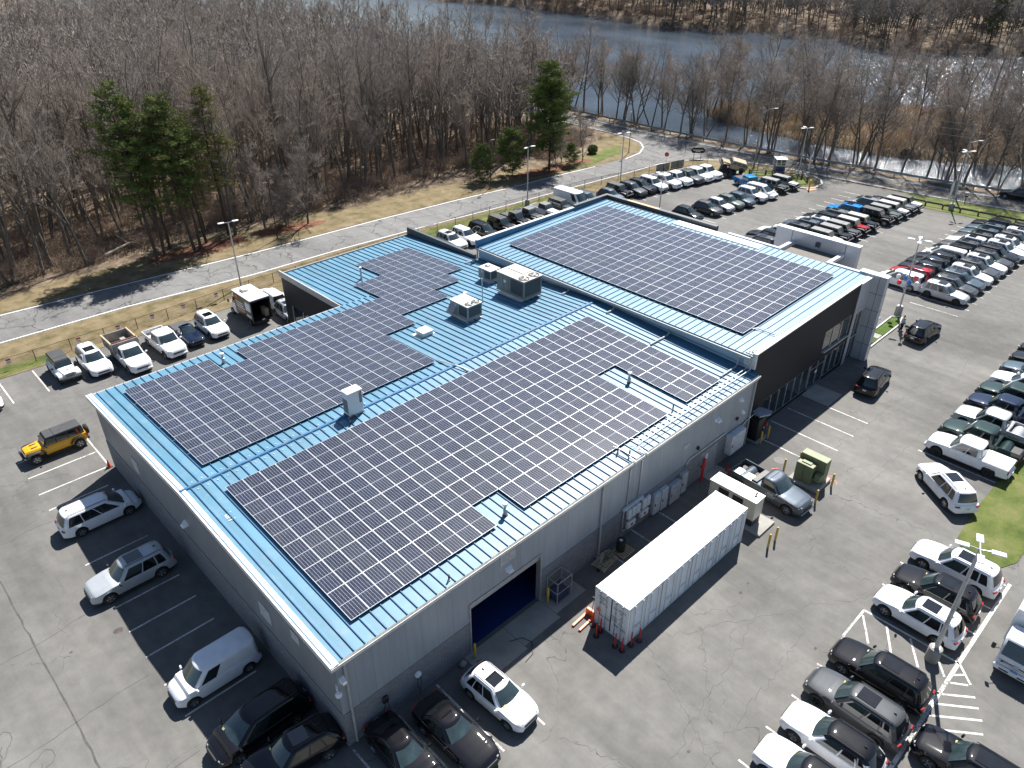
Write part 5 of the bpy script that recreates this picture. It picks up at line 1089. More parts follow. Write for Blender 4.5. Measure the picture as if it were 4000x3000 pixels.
for x, col_, lb in ((2.31, BLK, 'black wall charger with looped cable by the near corner'), (4.41, WHT, 'round white wall charger with cable above the black coupe')):
    t_ = thing('wall_charger', lb, 'wall charger', (x, -.05, 1.6)); (MB().cbox((0, -.1, 0), (.34, .16, .45), 0, 0, .05) if col_ is BLK else MB().lathe([(.001, -.16), (.17, -.14), (.2, -.05), (.2, 0)], 16, (0, 0, 0), 'y')).build('charger_box', col_, t_, 40)
    MB().tube([(-.05, -.12, -.2), (-.18, -.15, -.7), (-.05, -.17, -1.0), (.12, -.17, -.8), (.1, -.12, -.15)], .018, 6).build('cable', BLK, t_); MB().tube([(.0, -.15, -.95), (-.03, -.2, -1.5)], .018, 6).build('cable', BLK, t_)
# loose hose by the garage, debris, manhole, utility marks
tag(MB().tube([(9.9, -2.6, .045), (10.6, -2.5, .045), (11.1, -1.9, .045), (10.9, -1.3, .05), (10.2, -1.0, .05)], .022, 6).build('air_hose', BLK), 'black hose lying curled over the concrete apron edge', 'hose')
tag(MB().cbox((7.25, -.35, .15), (.45, .35, .3), 0, .4, .1).build('boulder', CONC, None, 40), 'pale grey stone block at the foot of the wall by the garage', 'stone')
mh = thing('manhole', 'round manhole cover beside the olive transformer', 'manhole cover', (36.9, -3.1, 0)); MB().lathe([(.001, .006), (.42, .006), (.45, .012), (.47, .006)], 28).build('cover', M('cast_iron', (.1, .098, .095), .7, var=.3, scale=9), mh)
mk = MB()
for p in (((35.5, -3.2), (35.9, -3.5), (35.6, -3.9)), ((37.6, -6.4), (37.9, -6.8)), ((37.2, -6.9), (37.6, -7.2), (37.3, -7.5)), ((34.7, -7.0), (34.9, -6.6)), ((35.3, -3.4), (35.9, -3.6))): mk.ribbon(p, .08, .009)
struct('utility_marking', mk, M('pink_marking_paint', (.55, .16, .13), .8, var=.3, scale=8))
# ------------------------------------------------------------------ rooftop plant
HVG = M('hvac_grey', (.29, .29, .29), .5, var=.1); HVL = M('hvac_pale', (.6, .6, .58), .5, var=.06); COIL = M('condenser_coil', (.045, .05, .055), .6, var=.3, scale=20); TAN = M('hvac_tan', (.5, .46, .4), .5, var=.06)
def fan(root, x, y, z, r=.32):
    fn = MB(); fn.lathe([(r*.98, z), (r, z+.03), (r*1.12, z+.03), (r*1.12, z)], 20, (x, y, 0)); o = fn.build('fan_ring', BLK, root)
    MB().lathe([(.001, z+.004), (r, z+.004)], 20, (x, y, 0)).build('fan_well', BLK, root)
    bl_ = MB()
    for k in range(4):
        a = k*math.pi/2+.4; bl_.add([(x+.04*math.cos(a), y+.04*math.sin(a), z+.012), (x+r*.9*math.cos(a-.25), y+r*.9*math.sin(a-.25), z+.01), (x+r*.9*math.cos(a+.3), y+r*.9*math.sin(a+.3), z+.03)], [(0, 1, 2)])
    bl_.lathe([(.001, z+.05), (.07, z+.045), (.07, z+.01)], 10, (x, y, 0)); bl_.build('fan_blade', GALV, o)
def rtu(lb, cx, cy, w_, d_, h, body, top, fans, coil='x', curb=.3, hood=False, z0=None):
    z = (rz_(cy) if z0 is None else z0); t_ = thing('rooftop_unit', lb, 'rooftop air unit', (cx, cy, z-.05), 0, 'air handling units on the low roof')
    MB().cbox((0, 0, curb/2+.02), (w_*.86, d_*.8, curb+.08), 0, 0, .01).build('curb', TRIM, t_); MB().cbox((0, 0, .09), (w_*1.0, d_*.95, .03)).build('flashing', TRIM, t_)
    MB().cbox((0, 0, curb+.08), (w_, d_, .12)).build('base_rail', HVG, t_); MB().cbox((0, 0, curb+.14+h/2), (w_*.97, d_*.97, h), 0, 0, .015).build('casing', body, t_); MB().cbox((0, 0, curb+.14+h+.03), (w_, d_, .06), 0, 0, .01).build('top_cover', top, t_)
    for fx, fy in fans: fan(t_, fx, fy, curb+.14+h+.065, min(w_, d_)*.19)
    zc = curb+.14+h*.5; MB().box(-w_*.40, w_*.40, -d_*.497, -d_*.487, zc-h*.4, zc+h*.4).build('coil', COIL, t_); MB().box(-w_*.497, -w_*.487, -d_*.45, -d_*.02, zc-h*.4, zc+h*.4).build('coil', COIL, t_)
    f = MB()
    for k in range(2): f.box(-w_*.492, -w_*.484-.01, d_*(.05+.2*k), d_*(.055+.2*k), zc-h*.45, zc+h*.45)
    f.build('panel_seam', BLK, t_); MB().box(-w_*.5, -w_*.486, d_*.15, d_*.22, zc+.05, zc+.3).build('service_label', WHT, t_)
    if hood: MB().loft([[(-w_*.49, y, curb+.2), (-w_*.49-.55, y, curb+.25), (-w_*.49-.5, y, curb+.35), (-w_*.49, y, curb+.14+h*.75)] for y in (d_*.12, d_*.46)]).build('intake_hood', HVG, t_)
    MB().cbox((w_*.5+.06, -d_*.25, zc), (.14, .35, .5), 0, 0, .02).build('disconnect_box', ELG, t_); return t_
rtu('grey two-fan rooftop unit with dark coils near the white hatch', 26.98, 21.7, 1.65, 2.3, 1.05, HVG, HVL, [(-.35, -.75), (.4, -.75)], hood=True)
rtu('small rooftop unit with a single fan tucked under the tall wall', 33.75, 26.2, 1.3, 1.7, .85, HVG, HVL, [(.1, .35)])
big = rtu('large tan topped two-fan rooftop unit beside the showroom wall', 33.25, 21.75, 2.3, 3.5, 1.55, M('hvac_taupe', (.2, .18, .16), .5), TAN, [(-.6, -1.2), (.6, -1.2)], curb=.38)
MB().cbox((.55, .5, 2.16), (1.1, 2.0, .06), 0, 0, .01).build('raised_lid', TAN, big)
ha = thing('roof_hatch', 'white square roof hatch with a thin antenna', 'roof hatch', (22.45, 21.6, rz_(21.6)-.03)); MB().cbox((0, 0, .2), (1.0, .95, .4), 0, 0, .02).build('curb', TRIM, ha); MB().cbox((0, 0, .43), (1.08, 1.03, .08), 0, 0, .02).build('lid', WHT, ha); MB().cbox((0, 0, .03), (1.6, 1.4, .03)).build('flashing', TRIM, ha); f = MB(); f.tube([(.1, -.2, .45), (.1, -.2, 1.7)], .015, 5); f.tube([(-.1, -.2, 1.6), (.3, -.2, 1.65)], .012, 5); f.build('antenna', GALV, ha)
vr = thing('heat_pump', 'tall white outdoor heat pump standing alone on the ridge', 'heat pump', (11.75, 15.65, RH+.02)); MB().cbox((0, 0, .95), (1.15, .72, 1.7), 0, 0, .03).build('casing', WHT, vr); MB().cbox((0, 0, 1.82), (1.2, .78, .08), 0, 0, .03).build('top', WHT, vr)
for x0, x1 in ((.3, .52), ):
    f = MB()
    for i in range(8):
        for j in range(2): f.box(x0+j*.11, x0+j*.11+.09, -.368, -.361, .85+i*.11, .93+i*.11)
    f.build('side_grille', COIL, vr)
f = MB()
for i in range(7):
    for j in range(5): f.box(-.584, -.577, -.28+j*.12, -.19+j*.12, .3+i*.15, .42+i*.15)
f.build('end_grille', COIL, vr); MB().tube([(-.3, -.4, .15), (-.7, -.8, .2), (-1.0, -1.0, .2), (-1.05, -1.1, -.1)], .035, 6).build('refrigerant_pipe', BLK, vr); MB().tube([(-.25, -.5, .15), (-.75, -1.0, .15), (-.8, -1.05, -.1)], .025, 6).build('refrigerant_pipe', BLK, vr)
f = MB(); f.cbox((0, .3, .05), (1.3, .1, .1)); f.cbox((0, -.3, .05), (1.3, .1, .1)); f.build('foot_rail', GALV, vr)
def vent(kind, x, y, lb, h=1.0, r=.09, cap=True, z=None):
    t_ = thing('vent_pipe', lb, 'vent pipe', (x, y, (rz_(y) if z is None else z)-.02), 0, 'vent pipes on the low roof')
    m_ = BLK if kind == 'black' else GALV
    if kind == 'stack': MB().lathe([(.09*1.3, 0), (.12, .45), (.13, .5), (.08, .52), (.08, .8), (.001, .8)], 14).build('pipe', GALV, t_, 40); MB().lathe([(.001, .92), (.15, .9), (.16, .84), (.16, .78), (.001, .78)], 14).build('cap', WHT, t_, 40)
    else:
        MB().lathe([(r, 0), (r, h), (.001, h)], 12).build('pipe', m_, t_, 40)
        if cap: MB().lathe([(.001, h+.14), (r*1.6, h+.1), (r*1.7, h+.02), (.001, h)], 14).build('cap', WHT, t_, 40)
    MB().lathe([(r*1.9, .0), (r*1.8, .07), (r*1.1, .1)], 14).build('flashing', RUST if kind != 'black' else TRIM, t_); return t_
vent('stack', 12.5, 1.75, 'capped metal flue in the notch of the near solar array'); vent('black', 7.05, .2, 'black pipe near the garage end of the eave', .42, .05, False); vent('black', 21.65, 1.0, 'black pipe beside the conduit over the eave, left of a pair', .55, .05, False); vent('black', 21.95, .3, 'black pipe beside the conduit over the eave, right of a pair', .55, .05, False)
vent('black', 28.25, 1.5, 'black pipe below the four-panel block of the near array', .55, .05, False); vent('stack', 28.7, 5.7, 'slim capped flue in the second notch of the near array'); vent('galv', 25.77, 35.48, 'tall capped vent on the rear wing left of the array', 1.15, .08); vent('black', 22.3, 30.1, 'short black pipe where the rear wing meets the main roof', .4, .05, False)
vent('stack', 8.87, 29.0, 'capped flue by the rear eave beside the far array'); vent('galv', 29.3, 24.5, 'short capped vent behind the two-fan unit', .6, .11)
t_ = vent('white', 29.9, 22.9, 'tall thin white mast pipe between the two large rooftop units', 2.3, .05, False); 
yu = thing('roof_graffiti', 'white handwritten word Yuri on the blue roof near the gable edge', 'graffiti', (1.0, 12.12, rz_(12.12)+.006)); letters('Yuri', .62, WHT, 'written_word', yu, Matrix.Rotation(-math.pi/2-.12, 4, 'Z') @ Matrix.Shear('XZ', 4, (0, 0)) if False else Matrix.Rotation(-math.pi/2-.05, 4, 'Z'), .003)
# ------------------------------------------------------------------ lamps and poles
POLE = M('lamp_pole_grey', (.45, .46, .47), .4, .5); POLEB = M('bronze_pole', (.03, .025, .022), .5)
def lamp(x, y, h, heads, lb, base=0., mat_=POLE, rz=0., r=.08, headmat=None, arm=.45, name='street_lamp'):
    t_ = thing(name, lb, 'lamp post', (x, y, 0), rz, 'lamp posts round the lot')
    if base: MB().lathe([(.001, 0), (.36, 0), (.36, base), (.33, base+.03), (.001, base+.03)], 20).build('concrete_base', CONC, t_, 50)
    MB().lathe([(r*1.25, base), (r*.75, h)], 10).build('pole', mat_, t_, 50); MB().cbox((0, 0, base+.05), (.34, .34, .05)).build('base_plate', mat_, t_)
    n = len(heads)
    for a in heads:
        a = math.radians(a); c, s = math.cos(a), math.sin(a)
        MB().tube([(0, 0, h-.05), (c*arm, s*arm, h+.02)], .035, 6).build('arm', mat_, t_)
        hd = MB().cbox((c*(arm+.32), s*(arm+.32), h+.03), (.66, .34, .08), 0, a, .03).build('lamp_head', headmat or WHT, t_)
        MB().cbox((c*(arm+.32), s*(arm+.32), h-.02), (.5, .24, .02), 0, a).build('lens', PLATE, hd)
    return t_
lamp(26.38, -18.25, 8.4, (5, 95, 185, 275), 'four-headed lamp on a round concrete base at the hatched bay', .95, rz=.25, r=.11, arm=.5)
lb8 = lamp(68.61, 1.0, 8.2, (0, 90, 180, 270), 'four-headed lamp with balloons in the small lawn', 1.0, rz=.3)
lamp(22.43, 55.42, 7.5, (170, -10), 'two-headed lamp on the grass behind the open box truck'); lamp(65.5, 52.8, 8.4, (200, -20), 'two-headed lamp on a concrete base behind the back row', .9); lamp(84.4, 50.93, 7.5, (160, -20), 'two-headed lamp by the fence above the far row'); lamp(78.4, 38.9, 5.2, (150,), 'single lamp standing in the lot between far and middle rows')
lamp(107.67, 33.05, 7.5, (60, 150, 330), 'three-headed lamp on the rounded grass tip beside the booth stairs', .4); lamp(107.87, 9.62, 8.2, (60, 150, 330), 'lamp on a concrete base at the timber guard rail', .9)
lamp(99.05, 60.87, 7.0, (200,), 'black lamp post at the grass point where the roads meet', 0, POLEB, 0, .06, POLEB, .2); lamp(67.42, 62.64, 7.2, (0,), 'black lamp post on the far verge near the spreading evergreen', 0, POLEB, 0, .06, POLEB, .2); lamp(32.83, 65.9, 7.4, (180,), 'black lamp post on the far verge beside the mulch beds', 0, POLEB, 0, .06, POLEB, .2)
# balloons on a spinner bracket
bs = thing('balloon_cluster', 'red white and blue balloons on wire arms round the lamp pole', 'balloons', (68.55, 1.0, 2.9))
BC = {'red': M('balloon_red', (.6, .01, .012), .15, coat=1), 'white': M('balloon_white', (.8, .8, .8), .2, coat=1), 'blue': M('balloon_blue', (.01, .13, .42), .15, coat=1)}
MB().lathe([(.13, -.05), (.13, .05)], 10).build('collar', GALV, bs)
for k, c in enumerate(('blue', 'white', 'red', 'blue', 'white', 'red')):
    a = k*math.pi/3+.5; R_ = .95; p = (R_*math.cos(a), R_*math.sin(a), .9+.25*(k % 2))
    b_ = MB().sphere(p, .24, 16, 12, 0, (1, 1, 1.1)).build('balloon', BC[c], bs, 60); MB().tube([(0, 0, 0), (p[0]*.6, p[1]*.6, .3), (p[0], p[1], p[2]-.24)], .012, 5).build('wire_arm', GALV, bs)
# utility poles with wires
UW = M('weathered_pole', (.3, .28, .25), .85, var=.2); WIRE = M('overhead_wire', (.2, .2, .2), .6)
def upole(x, y, h, lb, lean=(0, 0), cross=1):
    t_ = thing('utility_pole', lb, 'utility pole', (x, y, 0), 0, 'utility poles along the river road'); MB().tube([(0, 0, 0), (lean[0], lean[1], h)], .15, 10, 0, .1).build('pole', UW, t_, 50)
    for k in range(cross):
        z = h-.3-k*.9; MB().cbox((lean[0], lean[1], z), (2.2, .1, .12)).build('crossarm', UW, t_)
        for dx in (-.9, -.35, .35, .9): MB().lathe([(.05, 0), (.05, .15), (.001, .17)], 8, (lean[0]+dx, lean[1], z+.05)).build('insulator', WHT, t_)
    return t_
u1 = upole(115.9, 12.04, 10.2, 'leaning grey utility pole beside the guard rail lamp', (0, 0), 0); u2 = upole(107.28, 40.81, 9.5, 'utility pole with curved lamp arm on the verge by the display vehicle', (0, 0), 0); u3 = upole(118.8, 84, 9.5, 'distant utility pole with crossarms among the river trees', (0, 0), 2)
MB().tube([(0, 0, 8.6), (.8, -.5, 9.2), (1.7, -1.1, 9.3)], .04, 6).build('lamp_arm', POLE, u2); MB().cbox((1.9, -1.2, 9.28), (.6, .25, .1), 0, -.55, .03).build('lamp_head', WHT, u2)
MB().lathe([(.001, -.35), (.2, -.3), (.2, .3), (.001, .35)], 12, (0, .3, 3.2)).build('transformer_can', GALV, u1); MB().tube([(0, 0, 7.6), (.9, -.9, 7.9)], .04, 6).build('lamp_arm', POLE, u1); MB().cbox((1.1, -1.1, 7.9), (.6, .25, .1), 0, -.78, .03).build('lamp_head', WHT, u1)
for k, (z, dx) in enumerate(((10.1, 0), (9.2, .1), (8.3, -.1), (5.9, 0))):
    pts = []
    for (a, b) in (((119, 84), (115.9, 12)), ((115.9, 12), (120, -50))):
        for i in range(13):
            t = i/12; pts.append((lerp(a[0], b[0], t)+dx, lerp(a[1], b[1], t), z-.9*4*t*(1-t)*(.8 if a[1] > 20 else .5)))
    tag(MB().tube(pts, .018, 4).build('overhead_wire', WIRE), ['topmost overhead wire along the river road', 'second overhead wire down along the river road', 'third overhead wire down along the river road', 'lowest overhead wire along the river road'][k], 'wire', 'overhead wires along the river road')
# ------------------------------------------------------------------ fences and rails
FEN = M('fence_black', (.03, .022, .02), .6)
fpts = [(-30, 54.2), (0.6, 52.85), (13.1, 52.9), (22.6, 53.6), (40, 53.6), (62, 53.6), (78, 52.8), (88, 51), (97.4, 49.3), (103.5, 47.4)]
fe = thing('wire_fence', 'black wire fence with slim posts between the lot and the side road', 'fence'); rail_ = []; d_acc = 0
for i in range(len(fpts)-1):
    a, b = Vector(fpts[i]), Vector(fpts[i+1]); n_ = max(1, round((b-a).length/3.05))
    for k in range(n_+(1 if i == len(fpts)-2 else 0)):
        p = a.lerp(b, k/n_); rail_.append((p.x, p.y, 1.22))
        MB().tube([(p.x, p.y, 0), (p.x, p.y, 1.25)], .035, 6).build('fence_post', FEN, fe)
MB().tube(rail_, .02, 5).build('top_rail', FEN, fe); MB().tube([(x, y, .1) for x, y, z in rail_], .012, 4).build('bottom_wire', FEN, fe)
m, t = new('chain_link'); P = t.coord(); s_ = t.sep(P); u_ = t.math('ADD', s_[0], s_[1])
k1 = t.math('LESS_THAN', t.math('PINGPONG', t.math('ADD', u_, s_[2]), .035), .0035); k2 = t.math('LESS_THAN', t.math('PINGPONG', t.math('SUBTRACT', u_, s_[2]), .035), .0035)
tr = t.n('BsdfTransparent'); mx = t.n('MixShader'); t.l(t.math('MAXIMUM', k1, k2), mx.inputs[0]); t.l(tr.outputs[0], mx.inputs[1]); t.l(t.b.outputs[0], mx.inputs[2]); t.b.inputs['Base Color'].default_value = (.03, .025, .02, 1)
out = [n for n in t.t.nodes if n.type == 'OUTPUT_MATERIAL'][0]; t.l(mx.outputs[0], out.inputs[0])
b = MB()
for i in range(len(rail_)-1): b.quad((*rail_[i][:2], .08), (*rail_[i+1][:2], .08), rail_[i+1], rail_[i])
b.build('chain_link', m, fe)
b = MB().box(-1.5, 1.5, -.02, .02, .1, 1.2); o = b.build('privacy_screen', M('grey_screen', (.3, .32, .33), .6), fe); o.location = (94.2, 49.95, 0); o.rotation_euler = (0, 0, math.radians(-10)); o2 = dup(o, fe); o2.location = (97.4, 49.35, 0)
for i, x in enumerate((-4.5, -1.5, 4.5, 8.2, 11.6, 14.9, 18.6)):
    t_ = thing('notice_sign', 'small red and white notice on the fence, '+['leftmost one', 'behind the starred off-roader', 'behind the white sunroof SUV', 'behind the dump truck', 'behind the white crew pickup', 'behind the dark blue pickup', 'nearest the open box truck'][i], 'sign', (x, interp(x, fpts)-.05, .85), 0, 'red and white notices on the fence')
    MB().cbox((0, 0, 0), (.4, .02, .5)).build('sign_plate', WHT, t_); MB().box(-.19, .19, -.014, -.0105, .08, .24).build('red_band', RED, t_); f = MB()
    for k in range(3): f.box(-.15, .15, -.014, -.0105, -.05-.06*k, -.03-.06*k)
    f.build('small_print', INK, t_)
GR_ = M('guard_rail_steel', (.24, .31, .34), .5, .3); TIMB = M('timber_post', (.14, .09, .06), .85, var=.3)
gr = thing('guard_rail', 'long weathered steel guard rail between river road and water', 'guard rail')
ys_ = [150, 120, 100]+[83-3.8*i for i in range(29)]
gp = [(RX(y, -.0), y) for y in ys_]
def wbeam(pts, z, h=.31, ix=0):
    b = MB(); rings = []
    for i, (x, y) in enumerate(pts):
        a = Vector(pts[max(i-1, 0)]); c = Vector(pts[min(i+1, len(pts)-1)]); d = (c-a).normalized(); n = Vector((-d.y, d.x))
        rings.append([(x+n.x*o_, y+n.y*o_, z+q) for o_, q in ((0, -h/2), (.06, -h*.3), (.0, 0), (.06, h*.3), (0, h/2), (-.02, h/2), (-.02, -h/2))])
    return b.loft(rings)
wbeam(gp, .62).build('rail_beam', GR_, gr)
for x, y in gp: MB().cbox((x+.12, y, .35), (.16, .14, .8)).build('rail_post', GR_, gr)
tr_ = thing('timber_guard_rail', 'low dark guard rail on wooden posts between the lot and east grass', 'guard rail'); tp = [(107.35, 12.94+2.6)]+[(107.35+.22*i, 12.94-2.3*i) for i in range(10)]
wbeam(tp, .55, .26).build('rail_beam', M('rail_dark', (.07, .085, .09), .5, .3), tr_)
for x, y in tp: MB().cbox((x-.12, y, .33), (.2, .18, .68)).build('rail_post', TIMB, tr_)
t2 = thing('wood_rail_fence', 'weathered split rail fence on the grass beside the guard booth', 'fence')
rp = [(102.6, 38.9), (104.2, 36.9), (105.4, 34.6), (106.4, 31.8)]; tq = [(105.4, 30.3), (107.8, 32.4)]
for pts in (rp, tq):
    for x, y in pts: MB().cbox((x, y, .45), (.22, .22, .9)).build('rail_post', TIMB, t2)
    for z in (.4, .7): MB().tube([(x, y, z) for x, y in pts], .07, 6).build('rail', M('old_rail', (.2, .2, .18), .8), t2)
# ------------------------------------------------------------------ guard booth with stair
NAVY = M('booth_navy', (.012, .03, .13), .4, coat=.3)
bo = thing('guard_booth', 'small navy and white lookout booth raised on a deck', 'booth', (106.3, 35.8, 0), .72)
MB().cbox((0, 0, .45), (1.7, 1.7, .08)).build('deck', TIMB, bo)
f = MB()
for x in (-.75, .75):
    for y in (-.75, .75): f.cbox((x, y, .22), (.12, .12, .44))
f.build('deck_post', TIMB, bo)
MB().cbox((0, 0, 1.0), (1.5, 1.5, 1.0), 0, 0, .02).build('lower_wall', NAVY, bo); f = MB()
for x in (-.72, 0, .72):
    for y in (-.72, .72): f.cbox((x, y, 2.0), (.09, .09, 1.1))
for y in (0,):
    for x in (-.72, .72): f.cbox((x, y, 2.0), (.09, .09, 1.1))
for z in (1.53, 2.5):
    for s in (-1, 1): f.cbox((0, s*.72, z), (1.52, .1, .1)); f.cbox((s*.72, 0, z), (.1, 1.52, .1))
f.build('white_frame', WHT, bo); f = MB()
for s in (-1, 1): f.box(-.7, .7, s*.71-.01, s*.71+.01, 1.55, 2.48); f.box(s*.71-.01, s*.71+.01, -.7, .7, 1.55, 2.48)
f.build('window', CGLASS, bo); MB().loft([[(-.95, -.95, 2.56), (.95, -.95, 2.56), (.95, .95, 2.56), (-.95, .95, 2.56)], [(-.95, -.95, 2.62), (.95, -.95, 2.62), (.95, .95, 2.62), (-.95, .95, 2.62)], [(-.3, -.3, 2.78), (.3, -.3, 2.78), (.3, .3, 2.78), (-.3, .3, 2.78)]]).build('roof', M('booth_roof', (.45, .56, .62), .4), bo)
sr = thing('stair', 'dark outdoor stair with handrails leading up to the booth', 'stair', (106.5, 33.6, 0), -2.3)
for i in range(7): MB().cbox((-.9+i*.3, 0, .12+i*.15), (.3, .9, .04)).build('tread', TIMB, sr)
for s in (-1, 1): MB().tube([(-1.1, s*.45, .05), (1.1, s*.45, 1.15)], .05, 6).build('stringer', TIMB, sr); MB().tube([(-1.1, s*.45, 0), (-1.1, s*.45, .95), (1.1, s*.45, 2.0), (1.1, s*.45, 1.1)], .025, 6).build('handrail', GALV, sr)
def flag(x, y, lb, h=3.6):
    t_ = thing('feather_flag', lb, 'flag', (x, y, 0), .8, 'white feather flags'); MB().tube([(0, 0, 0), (0, 0, h*.8), (.25, 0, h)], .02, 6).build('flag_pole', GALV, t_)
    b = MB(); n = 10; fr_ = [[(.02, d, .9+(h-.9)*i/n), (.02+(.62 if i < n*.75 else .62*(1-(i/n-.75)*3)), d+.04*math.sin(i*1.3), .9+(h-.9)*i/n)] for i in range(n+1) for d in (0,)]
    b.loft(fr_, 0, False, False); b.build('flag_cloth', WHT, t_); g = MB()
    for k in range(4): g.box(.12, .5, -.055, -.05, 1.3+k*.5, 1.5+k*.5)
    g.build('flag_marking', INK, t_)
flag(109.0, 32.0, 'white feather flag on the grass tip by the booth lamp'); flag(110.4, 10.8, 'white feather flag beside the leaning utility pole')
tag(MB().prism([(101.4, 27.9), (103.1, 27.4), (103.3, 28.3), (101.8, 28.6)], 0.0, .06).build('plywood_sheet', M('plywood_orange', (.5, .25, .1), .7)), 'orange plywood sheet on the ground by the yellow post', 'board')
yp = thing('gate_post', 'square yellow post by the silver off-roader', 'post', (101.9, 28.2, 0)); MB().cbox((0, 0, .75), (.18, .18, 1.5), 0, 0, .02).build('post', YELP, yp); MB().cbox((0, 0, 1.53), (.24, .24, .05)).build('cap', YELP, yp)
mb_ = thing('mailbox', 'small black mailbox on a post in the east grass', 'mailbox', (112.6, 9.4, 0)); MB().cbox((0, 0, .45), (.1, .1, .9)).build('post', TIMB, mb_); MB().cbox((0, 0, 1.0), (.25, .5, .25), 0, 0, .08).build('box', BLK, mb_)
hs = thing('hex_sign', 'black hexagonal sign board with white lettering beside the far fence', 'sign', (104.5, 50.2, 0), -.85); f = MB(); f.tube([(-.6, .05, 0), (-.6, .05, 1.1)], .05, 6); f.tube([(.6, .05, 0), (.6, .05, 1.1)], .05, 6); f.build('sign_post', BLK, hs)
MB().loft([[(x, y, z) for x, z in ((-.95, 1.0), (.95, 1.0), (1.25, 1.5), (.8, 1.95), (-.8, 1.95), (-1.25, 1.5))] for y in (-.05, .05)]).build('sign_board', BLK, hs)
f = MB(); f.box(-.85, .85, -.06, -.052, 1.42, 1.55); f.box(-.4, .4, -.06, -.052, 1.2, 1.3); f.build('sign_lettering', WHT, hs)
ss = thing('stop_sign', 'red octagonal road sign on a thin post by the fence', 'sign', (96.0, 50.7, 0), 2.0); MB().tube([(0, 0, 0), (0, 0, 2.3)], .03, 6).build('post', GALV, ss); MB().lathe([(.001, -.06), (.38, -.06), (.38, -.04), (.001, -.04)], 8, (0, 0, 2.2), 'y').build('sign_face', RED, ss); letters('STOP', .24, WHT, 'sign_lettering', ss, face((0, -.065, 2.2)), .002)
# ------------------------------------------------------------------ display vehicle on rocks
dv = make_wrangler('sand', top='tan', rim=B, flare=CLAD); dv.name = 'display_offroader'; dv.location = (100.2, 41.0, .95); dv.rotation_euler = (math.radians(-16), math.radians(-17), math.radians(140)); dv['label'] = 'tan topped off-roader tilted over a pile of black rocks'; dv['category'] = 'off-roader'
ROCK = M('black_rock', (.02, .02, .022), .35, var=.4, scale=4, bump=.4); rk_ = thing('rock_pile', 'pile of shiny black rocks holding up the tan topped vehicle', 'rocks', (99.3, 41.6, .1)); rr_ = random.Random(5)
for i in range(16):
    c = (rr_.uniform(-1.5, 1.6), rr_.uniform(-1.3, 1.2), rr_.uniform(.1, .7)); s_ = rr_.uniform(.35, .75)
    b = MB().sphere(c, s_, 7, 5); b.v = [(x+rr_.uniform(-.1, .1), y+rr_.uniform(-.1, .1), z+rr_.uniform(-.1, .1)) for x, y, z in b.v]; b.build('rock', ROCK, rk_)
# ------------------------------------------------------------------ grey work pickup, dump truck, step van, box truck
car('work_pickup', 'blue grey', 32.6, -4.6, -93.5, 'grey single-cab work pickup with open bed and lettered door', cat='pickup truck')
wp = CACHE[('work_pickup', 'blue grey', ())]
f = MB(); f.cbox((-.85, 0, 1.1), (.45, 1.7, .28), 0, 0, .03); f.build('tool_box', BLK, wp, 40); MB().box(-2.7, -1.1, -.8, -.05, .805, 1.0).build('tread_plate', M('tread_plate', (.55, .54, .5), .4, .5, var=.25, scale=30), wp)
for k, (tx, s_) in enumerate((('SERVICE', .13), ('AUTO & TRUCK', .11), ('PARTS DEPARTMENT', .07))): letters(tx, s_, WHT, 'door_lettering', wp, Matrix.Translation((.62, -1.04, 1.02-.14*k)) @ Matrix.Rotation(math.pi/2, 4, 'X'), .003)
DIRT = M('weathered_dump_body', (.28, .26, .23), .7, var=.3, scale=2); 
dt = make_car('work_pickup', 'white'); dt.name = 'dump_truck'; dt.location = (6.95, 46.3, .08); dt.rotation_euler = (0, 0, math.radians(-90)); dt['label'] = 'white cab dump truck with dirty grey open body'; dt['category'] = 'dump truck'
for ch in list(dt.children):
    if ch.name.startswith('truck_bed') or ch.name.startswith('rear_bumper'):
        for g_ in list(ch.children): bpy.data.objects.remove(g_)
        bpy.data.objects.remove(ch)
f = MB(); x0, x1, hw, zb, zt = -3.35, -.62, 1.12, 1.0, 1.95
for s in (-1, 1): f.box(x0, x1, s*hw-.04, s*hw+.04, zb, zt); 
f.box(x0-.08, x0, -hw-.04, hw+.04, zb, zt); f.box(x1, x1+.08, -hw-.04, hw+.04, zb, zt+.12); f.box(x0, x1, -hw+.04, hw-.04, zb-.05, zb)
for i in range(6):
    for s in (-1, 1): f.box(x0+.3+i*.5, x0+.38+i*.5, s*(hw+.05)-.03, s*(hw+.05)+.03, zb, zt-.05)
f.build('dump_body', DIRT, dt); f = MB(); f.box(x0-.1, x1+.1, -hw-.09, -hw+.05, zt, zt+.08); f.box(x0-.1, x1+.1, hw-.05, hw+.09, zt, zt+.08); f.build('top_rail', M('rust_rail', (.4, .3, .2), .7), dt); f = MB(); f.tube([(x1-.1, -hw, zt+.16), (x1-.1, hw, zt+.16)], .08, 8); f.build('tarp_roll', M('rust_tarp', (.16, .06, .05), .8), dt); MB().box(-2.9, -.5, .2, .7, zb+.01, zb+.4).build('load', DIRT, dt)
letters('RAM', .2, CHROME, 'grille_lettering', dt, Matrix.Translation((2.98, 0, .92)) @ Matrix.Rotation(math.pi/2, 4, 'Z') @ Matrix.Rotation(math.pi/2, 4, 'X'), .004)
